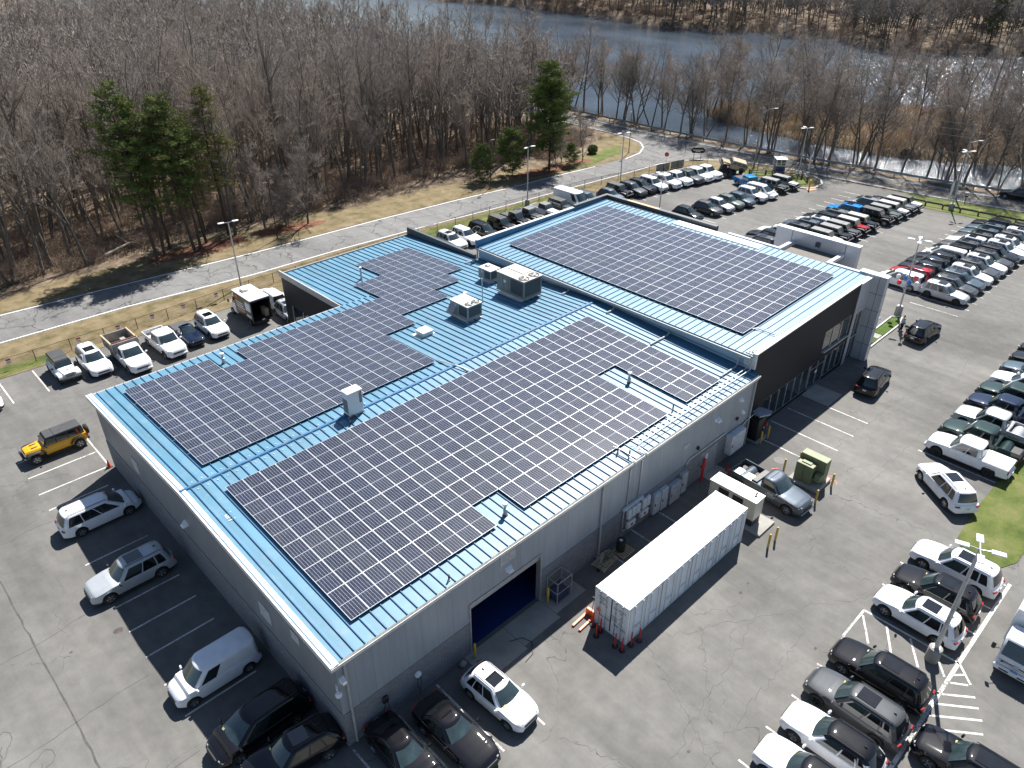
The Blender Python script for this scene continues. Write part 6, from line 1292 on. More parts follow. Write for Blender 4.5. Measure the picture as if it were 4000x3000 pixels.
# step van with open back
sv = thing('box_truck', 'white roofed box truck with open black rear and roof air unit by the fence', 'box truck', (19.55, 47.4, 0), math.pi/2)
VBLK = M('van_wrap_black', (.02, .02, .022), .4, coat=.4); f = MB(); x0, x1, hw = -2.6, 1.0, 1.05
f.box(x0, x1, -hw, -hw+.05, .75, 2.95); f.box(x0, x1, hw-.05, hw, .75, 2.95); f.box(x1-.05, x1, -hw+.05, hw-.05, .75, 2.95); f.box(x0, x1, -hw+.05, hw-.05, .7, .76); f.build('box_body', VBLK, sv)
MB().cbox(((x0+x1)/2+.15, 0, 3.0), (x1-x0+.35, hw*2+.06, .12), 0, 0, .05).build('box_roof', PAINT['white'], sv); f = MB()
for y in (-hw-.02, hw-.06): f.box(x0-.06, x0+.02, y, y+.08, .6, 2.96)
f.box(x0-.06, x0+.02, -hw-.02, hw+.02, 2.82, 2.94); f.build('rear_frame', M('van_frame_dark', (.05, .055, .06), .5), sv)
f = MB(); f.loft([[(x, -w_, .45), (x, -w_, z-.12), (x, -w_+.12, z), (x, w_-.12, z), (x, w_, z-.12), (x, w_, .45)] for x, w_, z in ((.95, 1.0, 2.85), (1.3, 1.0, 2.75), (2.0, .95, 1.45), (2.5, .92, 1.3), (2.85, .8, 1.0))]); f.build('cab', PAINT['white'], sv, 35)
MB().loft([[(1.36, -.85, 2.6), (1.36, .85, 2.6)], [(1.96, -.8, 1.55), (1.96, .8, 1.55)]], 0, False, False).build('windshield', SCREEN, sv); f = MB()
for s in (-1, 1): f.quad((1.1, s*1.012, 1.55), (1.85, s*.99, 1.5), (1.35, s*1.012, 2.3), (1.1, s*1.012, 2.3))
f.build('side_window', CGLASS, sv)
ac = MB().cbox((.1, .25, 3.17), (.75, .65, .25), 0, 0, .05).build('roof_air_unit', CREAM, sv, 40); f = MB()
for s in (1,):
    for k, (a, b_, z0, z1, m_) in enumerate(((.1, .8, 2.45, 2.75, ORG), (-1.1, .6, 1.55, 1.65, WHT), (-.9, .6, 1.8, 1.9, WHT), (-.7, .7, 2.05, 2.15, WHT), (-1.1, .5, 1.2, 1.36, ORG), (-2.4, -1.4, 1.7, 2.6, PLATE), (-2.4, -1.4, 1.0, 1.3, PLATE))): MB().box(a, b_, hw+.001, hw+.008, z0, z1).build('side_graphic', m_, sv)
MB().cbox((x0-.1, 0, .62), (.2, 1.9, .14), 0, 0, .03).build('rear_bumper', CLAD, sv, 40); MB().box(x0-.17, x0-.165, -.15, .15, .72, .85).build('number_plate', PLATE, sv)
for s in (-1, 1):
    MB().tube([(1.9, s*1.0, 1.5), (2.05, s*1.25, 1.6)], .02, 5).build('mirror_arm', BLK, sv); MB().cbox((2.05, s*1.28, 1.65), (.1, .18, .35), 0, 0, .03).build('mirror', BLK, sv)
for x in (2.1, -1.7):
    for s in (-1, 1): wheel(sv, x, s*.9, .37, .26, RIM)
MB().box(x0+.3, x0+1.2, -.9, -.5, .77, 1.6).build('stowed_shelf', WOOD, sv)
# cab-over box truck at the right edge
bt = thing('box_truck', 'white cab-over box truck cut by the right edge of the photo', 'box truck', (30.6, -21.75, 0), math.pi)
f = MB(); f.loft([[(x, -w_, .5), (x, -w_, z-.2), (x, -w_+.15, z), (x, w_-.15, z), (x, w_, z-.2), (x, w_, .5)] for x, w_, z in ((.9, 1.02, 2.35), (1.9, 1.02, 2.35), (2.1, 1.0, 2.25), (2.55, .98, 1.35), (2.62, .96, .9), (2.66, .93, .62))]); f.build('cab', PAINT['white'], bt, 35)
MB().loft([[(2.16, -.86, 2.18), (2.16, .86, 2.18)], [(2.56, -.88, 1.4), (2.56, .88, 1.4)]], 0, False, False).build('windshield', CGLASS, bt); f = MB()
for s in (-1, 1): f.quad((1.2, s*1.03, 1.35), (2.2, s*1.02, 1.35), (2.0, s*1.03, 2.05), (1.2, s*1.03, 2.05))
f.build('side_window', CGLASS, bt); f = MB(); f.cbox((2.7, 0, .62), (.16, 2.0, .34), 0, 0, .06); f.build('bumper', PAINT['white'], bt, 40); f = MB(); f.cbox((2.63, 0, 1.02), (.06, 1.5, .14), 0, 0, .02); f.cbox((2.79, -.45, .62), (.02, .45, .08)); f.cbox((2.79, .45, .62), (.02, .45, .08)); f.build('grille', CLAD, bt); f = MB(); f.cbox((2.67, 0, 1.05), (.04, 1.3, .04)); f.cbox((2.67, 0, 1.13), (.03, .24, .06), 0, 0, .02); f.build('chrome_strip', CHROME, bt)
for s in (-1, 1): MB().cbox((2.62, s*.82, 1.0), (.1, .24, .22), 0, 0, .04).build('headlight', LAMP, bt, 40); MB().tube([(2.3, s*1.0, 1.5), (2.55, s*1.3, 1.6)], .02, 5).build('mirror_arm', BLK, bt); MB().cbox((2.55, s*1.32, 1.7), (.14, .2, .42), 0, 0, .05).build('mirror', BLK, bt, 40)
MB().cbox((-1.6, 0, 2.0), (4.6, 2.3, 2.5), 0, 0, .06).build('cargo_box', M('cargo_box_white', (.72, .74, .75), .45, var=.04), bt, 40); MB().box(2.79, 2.8, -.17, .17, .8, .92).build('number_plate', M('plate_blue', (.1, .25, .5), .5), bt); MB().box(-3.9, 2.2, -.7, .7, .45, .7).build('chassis', CLAD, bt)
for x in (1.75, -2.3):
    for s in (-1, 1): wheel(bt, x, s*.88, .4, .26, RIM)
for y in (-.15, 0, .15): MB().cbox((2.0, y, 2.38), (.08, .06, .05), 0, 0, .01).build('marker_lamp', ORG, bt)
# ------------------------------------------------------------------ man behind the black SUV
def skin_fig(name, pts, edges, radii, mat_, parent, sub=2, rootv=0):
    me = bpy.data.meshes.new(name); me.from_pydata(pts, edges, []); me.update(); o = bpy.data.objects.new(name, me); COL.objects.link(o)
    md = o.modifiers.new('skin', 'SKIN'); md.use_smooth_shade = True
    for i, r_ in enumerate(radii): o.data.skin_vertices[0].data[i].radius = r_ if isinstance(r_, tuple) else (r_, r_)
    o.data.skin_vertices[0].data[rootv].use_root = True
    s_ = o.modifiers.new('sub', 'SUBSURF'); s_.levels = sub; s_.render_levels = sub
    dg = bpy.context.evaluated_depsgraph_get(); m2 = bpy.data.meshes.new_from_object(o.evaluated_get(dg)); bpy.data.objects.remove(o)
    m2.materials.clear(); m2.materials.append(mat_); m2.polygons.foreach_set('use_smooth', [True]*len(m2.polygons)); return link(name, m2, parent)
SKIN = M('skin_tone', (.42, .25, .18), .5); SHIRT = M('pale_blue_shirt', (.42, .55, .62), .8); TROU = M('dark_trousers', (.018, .018, .024), .8); HAIR = M('dark_hair', (.03, .018, .012), .7); VEST = M('black_vest', (.015, .015, .018), .8)
pn = thing('person', 'man in pale blue shirt and dark trousers behind the black SUV', 'person', (65.0, -.75, 0), -1.9)
# body faces +x: pelvis, chest, neck, head, legs, arms, hands
P_ = [(0, 0, .93), (0, 0, 1.12), (.0, 0, 1.36), (.02, 0, 1.47), (.03, 0, 1.54), (.045, 0, 1.63), (.04, 0, 1.70), (0, .1, .88), (.02, .11, .50), (-.02, .12, .09), (.13, .13, .04), (0, -.1, .88), (.04, -.12, .50), (0, -.14, .09), (.15, -.15, .04),
      (0, .19, 1.40), (-.03, .25, 1.13), (.1, .27, .90), (0, -.19, 1.40), (.0, -.26, 1.13), (.18, -.2, 1.0), (.14, .275, .83), (.24, -.17, .97)]
E_ = [(0, 1), (1, 2), (2, 3), (3, 4), (4, 5), (5, 6), (0, 7), (7, 8), (8, 9), (9, 10), (0, 11), (11, 12), (12, 13), (13, 14), (2, 15), (15, 16), (16, 17), (2, 18), (18, 19), (19, 20), (17, 21), (20, 22)]
Rr = [(.15, .11), (.14, .1), (.15, .1), .055, .05, .085, .075, .085, .06, .04, .035, .085, .06, .04, .035, .06, .045, .03, .06, .045, .03, (.038, .018), (.038, .018)]
skin_fig('body', P_, E_, Rr, SKIN, pn)
Pt = [(0, 0, .95), (0, .1, .88), (.02, .11, .50), (-.02, .12, .1), (0, -.1, .88), (.04, -.12, .5), (0, -.14, .1)]
skin_fig('trousers', Pt, [(0, 1), (1, 2), (2, 3), (0, 4), (4, 5), (5, 6)], [(.165, .125), .1, .078, .065, .1, .078, .065], TROU, pn)
Ps = [(0, 0, 1.0), (0, 0, 1.15), (0, 0, 1.37), (.01, 0, 1.44), (0, .19, 1.40), (-.03, .25, 1.13), (.07, .265, .96), (0, -.19, 1.4), (0, -.26, 1.13), (.14, -.215, 1.03)]
skin_fig('shirt', Ps, [(0, 1), (1, 2), (2, 3), (2, 4), (4, 5), (5, 6), (2, 7), (7, 8), (8, 9)], [(.17, .13), (.16, .12), (.17, .12), .07, .075, .06, .045, .075, .06, .045], SHIRT, pn)
for hx, hy, hz_, s in ((.16, .28, .79, 1), (.27, -.16, .95, -1)):
    for k in range(4): skin_fig('finger', [(hx-.01+k*.018, hy, hz_+.02), (hx+k*.018, hy, hz_-.02-(.01 if k in (1, 2) else 0)), (hx+.012+k*.016, hy-s*.01, hz_-.045-(.012 if k in (1, 2) else 0))], [(0, 1), (1, 2)], [.009, .008, .007], SKIN, pn, 1)
    skin_fig('thumb', [(hx-.02, hy, hz_+.04), (hx-.035, hy-s*.02, hz_+.005), (hx-.03, hy-s*.03, hz_-.02)], [(0, 1), (1, 2)], [.011, .01, .008], SKIN, pn, 1)
MB().sphere((.02, 0, 1.70), .098, 12, 8, 0, (1, .92, 1)).build('hair', HAIR, pn, 60)
f = MB(); f.sphere((.125, 0, 1.625), .018, 6, 4); f.build('nose', SKIN, pn, 60)
for s in (-1, 1): MB().sphere((.115, s*.03, 1.65), .009, 6, 4).build('eye', BLK, pn); MB().sphere((.04, s*.085, 1.635), .02, 6, 4, 0, (1, .5, 1.3)).build('ear', SKIN, pn); MB().cbox((.1 if s > 0 else .13, s*.135, .035), (.27, .09, .07), 0, 0, .03).build('shoe', BLK, pn, 40)
MB().box(.128, .131, -.02, .02, 1.583, 1.589).build('mouth', RUST, pn)
# ------------------------------------------------------------------ trees and undergrowth
def wood_mat(name, c0, c1, rough=.9):
    m, t = new(name); P = t.coord(); n = t.noise(t.vmap(P, (4, 4, .8)), 2.5, 5, .7); info = t.n('ObjectInfo')
    c = t.ramp(n.outputs[0], [(.3, c0), (.7, c1)]); c = t.mix(.8, c, t.ramp(info.outputs['Random'], [(0, (.7, .68, .66)), (.5, (1, .97, .95)), (1, (1.15, 1.0, .9))]), 'MULTIPLY')
    t.l(c, t.b.inputs['Base Color']); t.b.inputs['Roughness'].default_value = rough; t.b.inputs['Specular IOR Level'].default_value = .15; return m
BARK = wood_mat('bark', (.08, .073, .063), (.22, .2, .175)); TWIG = wood_mat('twig', (.2, .18, .163), (.355, .318, .287)); PBARK = wood_mat('pine_bark', (.05, .038, .03), (.12, .095, .08)); BRUSH = wood_mat('brush_stem', (.17, .13, .105), (.35, .275, .22))
def tubes(P0, P1, R0, R1, n):
    """many tapered open tubes at once -> verts, quads"""
    P0, P1, R0, R1 = map(np.asarray, (P0, P1, R0, R1)); D = P1-P0; D = D/np.maximum(1e-6, np.linalg.norm(D, axis=1))[:, None]
    U = np.where(np.abs(D[:, 2:3]) < .9, np.array([[0, 0, 1.]]), np.array([[1., 0, 0]])); A = np.cross(D, U); A /= np.linalg.norm(A, axis=1)[:, None]; B = np.cross(D, A)
    k = len(P0); V = np.empty((k, 2*n, 3))
    for j in range(n):
        t = 2*math.pi*j/n; o = A*math.cos(t)+B*math.sin(t); V[:, j] = P0+o*R0[:, None]; V[:, n+j] = P1+o*R1[:, None]
    base = np.arange(k)[:, None]*2*n
    F = np.stack([np.concatenate([base+j, base+(j+1) % n, base+n+(j+1) % n, base+n+j], 1) for j in range(n)], 1).reshape(-1, 4)
    return V.reshape(-1, 3), F
def grow(rng, h, lean=.06, spread=.5, dens=1., tw=1., start=.32, multi=1, r0=None):
    """a bare deciduous tree: lists of limb segments and twig segments"""
    limb, twig = [], []
    def branch(p, d, L, r, lvl):
        n = {0: 9, 1: 5, 2: 3, 3: 2}[lvl]; s = L/n; q = p
        for i in range(n):
            d = d+rng.normal(0, .06+.05*lvl, 3)+np.array([0, 0, .04+.05*lvl]); d /= np.linalg.norm(d)
            e = q+d*s; ra, rb = r*(1-.75*i/n), r*(1-.75*(i+1)/n)
            (limb if lvl < 2 else twig).append((q, e, ra, max(rb, .008)))
            f = (i+1)/n; kids = 0
            if lvl == 0 and f > start: kids = rng.poisson(2.3*dens)
            if lvl == 1 and f > .25: kids = rng.poisson(2.0*dens)
            if lvl == 2: kids = rng.poisson(2.6*dens*tw)
            for _ in range(kids):
                a = rng.uniform(0, 6.283); side = np.array([math.cos(a), math.sin(a), rng.uniform(-.1, .35)]); side = side-d*side.dot(d)*.6
                k = spread*(1.15 if lvl == 0 else 1.3)*rng.uniform(.7, 1.2); nd = d*(1-.25*k)+side*k; nd /= np.linalg.norm(nd)
                t = rng.uniform(0, 1); b = q*(1-t)+e*t
                nl = {0: h*.42*(1.15-.75*f), 1: L*.5*(1.2-.6*f), 2: rng.uniform(.55, 1.2)}[lvl]
                nr = {0: max(.035, rb*.55), 1: max(.018, rb*.6), 2: .011}[lvl]
                if lvl < 2: branch(b, nd, nl*rng.uniform(.7, 1.15), nr, lvl+1)
                else:
                    m_ = b+nd*nl*.5; twig.append((b, m_, nr, nr*.8)); twig.append((m_, m_+(nd+rng.normal(0, .25, 3))*nl*.5, nr*.8, .005))
            q = e
        if lvl == 0: branch(q, d, h*.2, r*.25, 1)
    for k in range(multi):
        a = rng.uniform(0, 6.283); ln_ = lean*(1 if multi == 1 else 3.2); d = np.array([math.cos(a)*ln_, math.sin(a)*ln_, 1.]); d /= np.linalg.norm(d)
        branch(np.array([math.cos(a)*.15*(multi > 1), math.sin(a)*.15*(multi > 1), -.2]), d, h*.8*rng.uniform(.85, 1), (r0 or h*.0118)*(1 if multi == 1 else .75), 0)
    return limb, twig
def seg2mesh(S, n):
    P0 = [s[0] for s in S]; P1 = [s[1] for s in S]; return tubes(P0, P1, [s[2] for s in S], [s[3] for s in S], n)
def tree_proto(rng, name='bare_tree', **kw):
    limb, twig = grow(rng, **kw); V, F = seg2mesh(limb, 6); tm = npmesh('trunk', V, F, BARK, True); V2, F2 = seg2mesh(twig, 3); cm_ = npmesh('crown', V2, F2, TWIG)
    return tm, cm_, (V, F, V2, F2)
RNG = np.random.default_rng(11)
FOREST = [tree_proto(RNG, h=h, spread=sp, dens=d, start=st, multi=mu) for h, sp, d, st, mu in ((19, .5, .95, .42, 1), (21, .6, .95, .45, 1), (17, .55, .95, .38, 1), (22, .45, .9, .5, 1), (18, .65, .7, .4, 2), (15, .6, .95, .34, 1))]
BANK = [tree_proto(RNG, h=h, spread=sp, dens=d, start=st, multi=mu, tw=1.) for h, sp, d, st, mu in ((17, .8, 1.15, .4, 1), (18.5, .85, .9, .42, 2), (16, .9, .9, .4, 2), (18, .75, 1.2, .42, 1), (17, .95, 1.05, .34, 1))]
YARD = [tree_proto(RNG, h=h, spread=sp, dens=d, start=st, multi=mu) for h, sp, d, st, mu in ((9.5, .7, .9, .2, 1), (11.5, .6, .9, .22, 1), (7, .75, .9, .15, 2))]
def bare(proto, x, y, s, rz, label, group=None, cat='tree', name='bare_tree', lean=(0, 0)):
    t_ = thing(name, label, cat, (x, y, gz(x, y)), rz, group); t_.scale = (s, s, s); t_.rotation_euler = (lean[0], lean[1], rz)
    link('trunk', proto[0], t_); link('crown', proto[1], t_); return t_
rt_ = random.Random(21); placed = []
def clear(x, y, d): return all((x-a)**2+(y-b)**2 > d*d for a, b in placed)
n_tree = 0
# named trees that stand out at the verge
yard = [(33.5, 70.3, 1, 'bare tree rooted in the left mulch bed, beside the black lamp post', .95), (38.7, 68.2, 1, 'crooked bare tree at the right end of the mulch bed', 1.05), (36.2, 69.3, 2, 'slender young bare tree between the two larger ones on the mulch bed', 1.1), (82.3, 62.7, 0, 'small bare tree in mulch right of the tall green pine', .7), (89.0, 62.9, 0, 'small spreading bare tree on the grass point', .95), (86.0, 64.8, 2, 'young bare tree beyond the grass point mulch', .9), (31.5, 74.5, 0, 'low bare tree behind the mulch bed lamp post', .9)]
for x, y, k, lb, s in yard: bare(YARD[k], x, y, s, rt_.uniform(0, 6), lb, 'small bare trees on the verge'); placed.append((x, y)); n_tree += 1
for x, y, k, lb, s in [(53.4, 80.5, 1, 'tall dark forked tree standing out at the front of the woods', 1.2), (55.2, 78.6, 3, 'tall twin of the dark forked tree, just right of it', 1.1), (60.5, 78, 0, 'tall straight bare tree a few metres right of the forked pair', 1.05), (68, 76, 4, 'leaning double-stemmed tree near the pond glimpse', .9), (72.5, 74.5, 5, 'bare tree whose branches arch toward the spreading evergreen', .9), (7.5, 74.5, 2, 'bare tree left of the pine group, nearest the road', .95), (2.5, 77, 5, 'leftmost bare tree near the road verge', 1.05), (11.5, 78.5, 0, 'bare tree close behind the left pine', 1.0), (29.6, 71.0, 3, 'tall slim bare tree at the right end of the pine group', .9)]:
    bare(FOREST[k], x, y, s, rt_.uniform(0, 6), lb); placed.append((x, y)); n_tree += 1
# river bank and island trees
bank = []
for i in range(38):
    y = 112-3.45*i+rt_.uniform(-1.3, 1.3); x = RX(y)+rt_.uniform(1.6, 3.6); bank.append((x, y))
    if rt_.random() < .6: bank.append((x+rt_.uniform(1.2, 3), y+rt_.uniform(-1.5, 1.5)))
for i in range(62):
    y = rt_.uniform(-20, 76); a, b_ = interp(y, ISN), interp(y, ISF); x = a+(b_-a)*rt_.random()**1.6
    bank.append((x, y))
for x, y in sorted(bank, key=lambda p: (p[0]-CAM[0])**2+(p[1]-CAM[1])**2):
    on_isl = x > RX(y)+9
    bare(BANK[rt_.randrange(5)], x, y, rt_.uniform(.85, 1.22), rt_.uniform(0, 6), 'bare tree on the brown grass island in the river' if on_isl else 'bare riverside tree rooted between guard rail and water', 'bare trees on the island' if on_isl else 'bare trees along the guard rail', lean=(rt_.uniform(-.07, .07), rt_.uniform(-.06, .1))); n_tree += 1
# the woods: nearest ones one by one, the rest as one mass
wood = []
for _ in range(60000):
    if len(wood) >= 1100: break
    y = 73+190*rt_.random()**1.25; x = rt_.uniform((y-66)*.22-8, 115+min(6, (y-70)*.1))
    if 104 < x < 118.5 and y < 400: continue
    if x > 95 and y < 76+ (x-95)*.9: continue
    if y < 74.5+2.5*math.sin(x*.13) and x > 30: continue
    if y < 79 and 14 < x < 30: continue
    if not clear(x, y, 2.4 if y < 110 else 3.0): continue
    placed.append((x, y)); wood.append((x, y))
for _ in range(9000):      # across the river
    if len(wood) >= 2000: break
    y = rt_.uniform(15, 330); x = interp(y, FARB)+1.5+rt_.random()**1.3*105
    if x > 430 or not clear(x, y, 3.0): continue
    placed.append((x, y)); wood.append((x, y))
wood.sort(key=lambda p: (p[0]-CAM[0])**2+(p[1]-CAM[1])**2)
n_ind = 300-n_tree
for x, y in wood[:n_ind]:
    k = rt_.randrange(6); bare(FOREST[k], x, y, rt_.uniform(.75, 1.25), rt_.uniform(0, 6), 'bare grey-brown tree standing in the dense woods beyond the road', 'bare trees of the woods', lean=(rt_.uniform(-.07, .07), rt_.uniform(-.07, .07)))
def merge(items, protos, name, label, mats, lean=.06):
    Vs, Fs, Ms, o = [], [], [], 0
    for x, y, s, a, k in items:
        c, q = math.cos(a), math.sin(a); R_ = np.array([[c, -q, 0], [q, c, 0], [0, 0, 1]])
        Lx, Ly = rt_.uniform(-lean, lean), rt_.uniform(-lean, lean); T_ = np.array([[1, 0, Lx], [0, 1, Ly], [0, 0, 1]])
        for j in (0, 2):
            V, F = protos[k][j], protos[k][j+1]
            if len(V) == 0: continue
            Vs.append((V @ R_.T @ T_.T)*s+np.array([x, y, gz(x, y)])); Fs.append(F+o); Ms.append(np.full(len(F), j//2, dtype=np.int32)); o += len(V)
    me = npmesh(name, np.concatenate(Vs), np.concatenate(Fs), mats); me.polygons.foreach_set('material_index', np.concatenate(Ms)); return tag(link(name, me), label, 'woods', kind='stuff')
def far_proto(rng, h, spread, dn=.6, k=1.):
    limb, twig = grow(rng, h=h, spread=spread, dens=dn, tw=.8, start=.33); twig = [(a, b, r*2.6*k, q*2.8*k) for a, b, r, q in twig]
    V, F = seg2mesh(limb, 3); V2, F2 = seg2mesh(twig, 3); return (V, F, V2, F2)
FAR = [far_proto(RNG, h, sp) for h, sp in ((19, .6), (21, .65), (17, .7), (16, .75))]; print('FAR faces', [len(f[1])+len(f[3]) for f in FAR], 'FOREST', [len(f[2][3]) for f in FOREST])
FAR2 = [far_proto(RNG, h, sp, .75, 1.3) for h, sp in ((17, .8), (19, .7))]
merge([(x, y, rt_.uniform(.85, 1.28), rt_.uniform(0, 6), rt_.randrange(4) if x < 240 else 4+rt_.randrange(2)) for x, y in wood[n_ind:]], FAR+FAR2, 'far_woods', 'far bare woods behind the near trees and across the river', [BARK, TWIG])
# ------------------------------------------------------------------ undergrowth
def shrub_proto(rng, n, h, r):
    S_ = []
    for _ in range(n):
        a = rng.uniform(0, 6.283); q = rng.uniform(0, r*.5); p = np.array([math.cos(a)*q, math.sin(a)*q, -.05]); d = np.array([math.cos(a)*rng.uniform(.1, .8), math.sin(a)*rng.uniform(.1, .8), 1.]); L_ = h*rng.uniform(.5, 1.1)
        for i in range(3): e = p+d/np.linalg.norm(d)*L_/3; S_.append((p, e, .012-.003*i, .009-.003*i)); p = e; d = d+rng.normal(0, .45, 3)*np.array([1, 1, .5])-np.array([0, 0, .12])
        for _2 in range(2): e = p+rng.normal(0, .25, 3); S_.append((p, e, .006, .004))
    V, F = seg2mesh(S_, 3); return (V, F, np.zeros((0, 3)), F[:0])
SHR = [shrub_proto(RNG, n, h, r) for n, h, r in ((46, 1.3, 1.2), (60, 2.0, 1.4), (36, .9, 1.1), (70, 2.8, 1.2))]
sh_ = []
for _ in range(1500):
    t = rt_.random(); x = rt_.uniform(-25, 104); ed = 72.2+1.6*math.sin(x*.21)+1.0*math.sin(x*.57)-(5.5 if 84 < x < 104 else 0)*.6
    y = ed+abs(rt_.gauss(0, 1))*16
    if 16 < x < 40 and y < 75.5: continue
    if x > 104 and y < 300: continue
    sh_.append((x, y, rt_.uniform(.6, 1.15), rt_.uniform(0, 6), rt_.choice((0, 0, 1, 1, 2, 3))))
for _ in range(420):
    y = rt_.uniform(-15, 120); x = RX(y)+rt_.uniform(1.2, 6.5); sh_.append((x, y, rt_.uniform(.4, .9), rt_.uniform(0, 6), rt_.choice((0, 2, 1))))
for _ in range(240):
    y = rt_.uniform(-20, 76); a, b_ = interp(y, ISN), interp(y, ISF); x = a+(b_-a)*rt_.random()**1.3; sh_.append((x, y, rt_.uniform(.6, 1.4), rt_.uniform(0, 6), rt_.choice((0, 1, 3))))
for _ in range(260):
    y = rt_.uniform(20, 300); sh_.append((interp(y, FARB)+rt_.uniform(-2, 14), y, rt_.uniform(1.2, 2.6), rt_.uniform(0, 6), rt_.choice((0, 1, 3))))
o = merge(sh_, SHR, 'undergrowth', 'tangled brown undergrowth along the wood edge and river bank', [BRUSH], .3); o['category'] = 'undergrowth'
# fallen leaves and dead grass tufts as loose blades on the wood floor
def blades(n, fn, name, label, m_, hmin, hmax, wd):
    rr = np.random.default_rng(5); P = np.array([fn(rr) for _ in range(n)]); zz = terr(P[:, 0], P[:, 1])+P[:, 2]; a = rr.uniform(0, 6.283, n); h = rr.uniform(hmin, hmax, n); w_ = rr.uniform(.6, 1.3, n)*wd; l_ = rr.uniform(-.4, .4, (n, 2))*h[:, None]
    V = np.empty((n, 3, 3)); V[:, 0] = np.stack([P[:, 0]-np.cos(a)*w_, P[:, 1]-np.sin(a)*w_, zz], 1); V[:, 1] = np.stack([P[:, 0]+np.cos(a)*w_, P[:, 1]+np.sin(a)*w_, zz], 1); V[:, 2] = np.stack([P[:, 0]+l_[:, 0], P[:, 1]+l_[:, 1], zz+h], 1)
    o_ = link(name, npmesh(name, V.reshape(-1, 3), np.arange(n*3).reshape(-1, 3), m_)); return tag(o_, label, 'ground cover', kind='stuff')
def f_isl(r): y = r.uniform(-15, 78); a, b_ = interp(y, ISN), interp(y, ISF); return (a+(b_-a)*r.uniform(0, 1), y, 0)
blades(36000, f_isl, 'dead_grass', 'tall dead straw coloured grass on the river island', M('straw', (.55, .44, .3), .9, var=.3, scale=.3), .4, 1.3, .09)
def f_floor(r): x = r.uniform(-20, 104); return (x, 73.5+abs(r.normal(0, 14)), 0)
blades(30000, f_floor, 'leaf_clutter', 'pale dead stems and leaves on the floor of the woods', M('dead_stem', (.32, .24, .17), .9, var=.35, scale=.3), .15, .6, .08)
def f_gr(r):
    k = r.integers(0, 3)
    if k == 0: x = r.uniform(-20, 78); return (x, r.uniform(51.9, interp(x, NEAR[:12])-.2), .03)
    if k == 1: x = r.uniform(-20, 96); return (x, interp(x, FARE[:10])+.3+abs(r.normal(0, 3)), .03)
    y = r.uniform(-19.3, -16.8); return (r.uniform(37.2, 56), y, .03)
blades(42000, f_gr, 'grass_tufts', 'short rough grass tufts on the verges', M('grass_blade', (.2, .185, .07), .9, var=.3, scale=.4), .02, .07, .04)
# ------------------------------------------------------------------ evergreens
def pine(rng, h, z0, rmax, per, clump, top=.25, droop=-.05, size=.28):
    seg = []; nee = []; q = np.array([0, 0, -.2]); d = np.array([rng.normal(0, .03), rng.normal(0, .03), 1.]); n = 12; pts = [q]
    for i in range(n):
        d = d+rng.normal(0, .025, 3); d[2] = 1; e = q+d/np.linalg.norm(d)*h/n; ra, rb = h*.011*(1-.85*i/n), h*.011*(1-.85*(i+1)/n); seg.append((q, e, ra, rb)); q = e; pts.append(q)
    pts = np.array(pts); z = z0
    while z < h*.97:
        f = (z-z0)/(h-z0); c = np.array([np.interp(z, pts[:, 2], pts[:, j]) for j in range(3)]); R_ = rmax*(min(1, (1-f)*1.9+.06)**.6)*(.6+.4*min(1, f*3+.2))*rng.uniform(.72, 1.12)
        for _ in range(per):
            if rng.random() < .18: continue
            a = rng.uniform(0, 6.283); L_ = R_*rng.uniform(.45, 1.1); up = droop+.5*f; e = c+np.array([math.cos(a)*L_, math.sin(a)*L_, L_*up]); m_ = (c+e)/2-np.array([0, 0, .05*L_]); seg.append((c, m_, .035, .025)); seg.append((m_, e, .025, .012))
            bare_ = rng.random() < max(.12, .8-1.9*f)
            k = int(clump*L_*(.25 if bare_ else 1))
            for _2 in range(k):
                t = rng.uniform(.3, 1.08)**.8; p = c*(1-t)+e*t+rng.normal(0, .16+.1*L_*.3, 3)*np.array([1, 1, .55]); nee.append(p)
        z += rng.uniform(.32, .6)*(1-.35*f)
    V, F = seg2mesh(seg, 5); C = np.array(nee); k = 9; m = len(C)
    O = rng.normal(0, 1, (m, k, 3)); O /= np.linalg.norm(O, axis=2)[..., None]; O[..., 2] = np.abs(O[..., 2])*.8
    S2 = np.cross(O, rng.normal(0, 1, (m, k, 3))); S2 /= np.maximum(1e-5, np.linalg.norm(S2, axis=2))[..., None]
    L2 = rng.uniform(.6, 1.2, (m, k, 1))*size; b0_ = C[:, None]-O*L2*.15
    T = np.stack([b0_-S2*.035, b0_+S2*.035, b0_+O*L2], 2).reshape(-1, 3)
    return (V, F, T, np.arange(len(T)).reshape(-1, 3))
def needle_mat(name, c0, c1, c2):
    m, t = new(name); P = t.coord(); n = t.noise(P, .7, 3); g = t.noise(P, 5, 2); c = t.ramp(n.outputs[0], [(.32, c0), (.5, c1), (.68, c2)]); c = t.mix(.6, c, t.ramp(g.outputs[0], [(.3, .6), (.7, 1.25)]), 'MULTIPLY')
    t.l(c, t.b.inputs['Base Color']); t.b.inputs['Roughness'].default_value = .7; t.b.inputs['Specular IOR Level'].default_value = .25; return m
ND = needle_mat('pine_needles', (.06, .1, .024), (.13, .18, .045), (.24, .24, .07)); NL = needle_mat('light_needles', (.07, .115, .025), (.15, .2, .05), (.24, .26, .08)); NO = needle_mat('olive_needles', (.09, .105, .03), (.18, .18, .06), (.27, .23, .09))
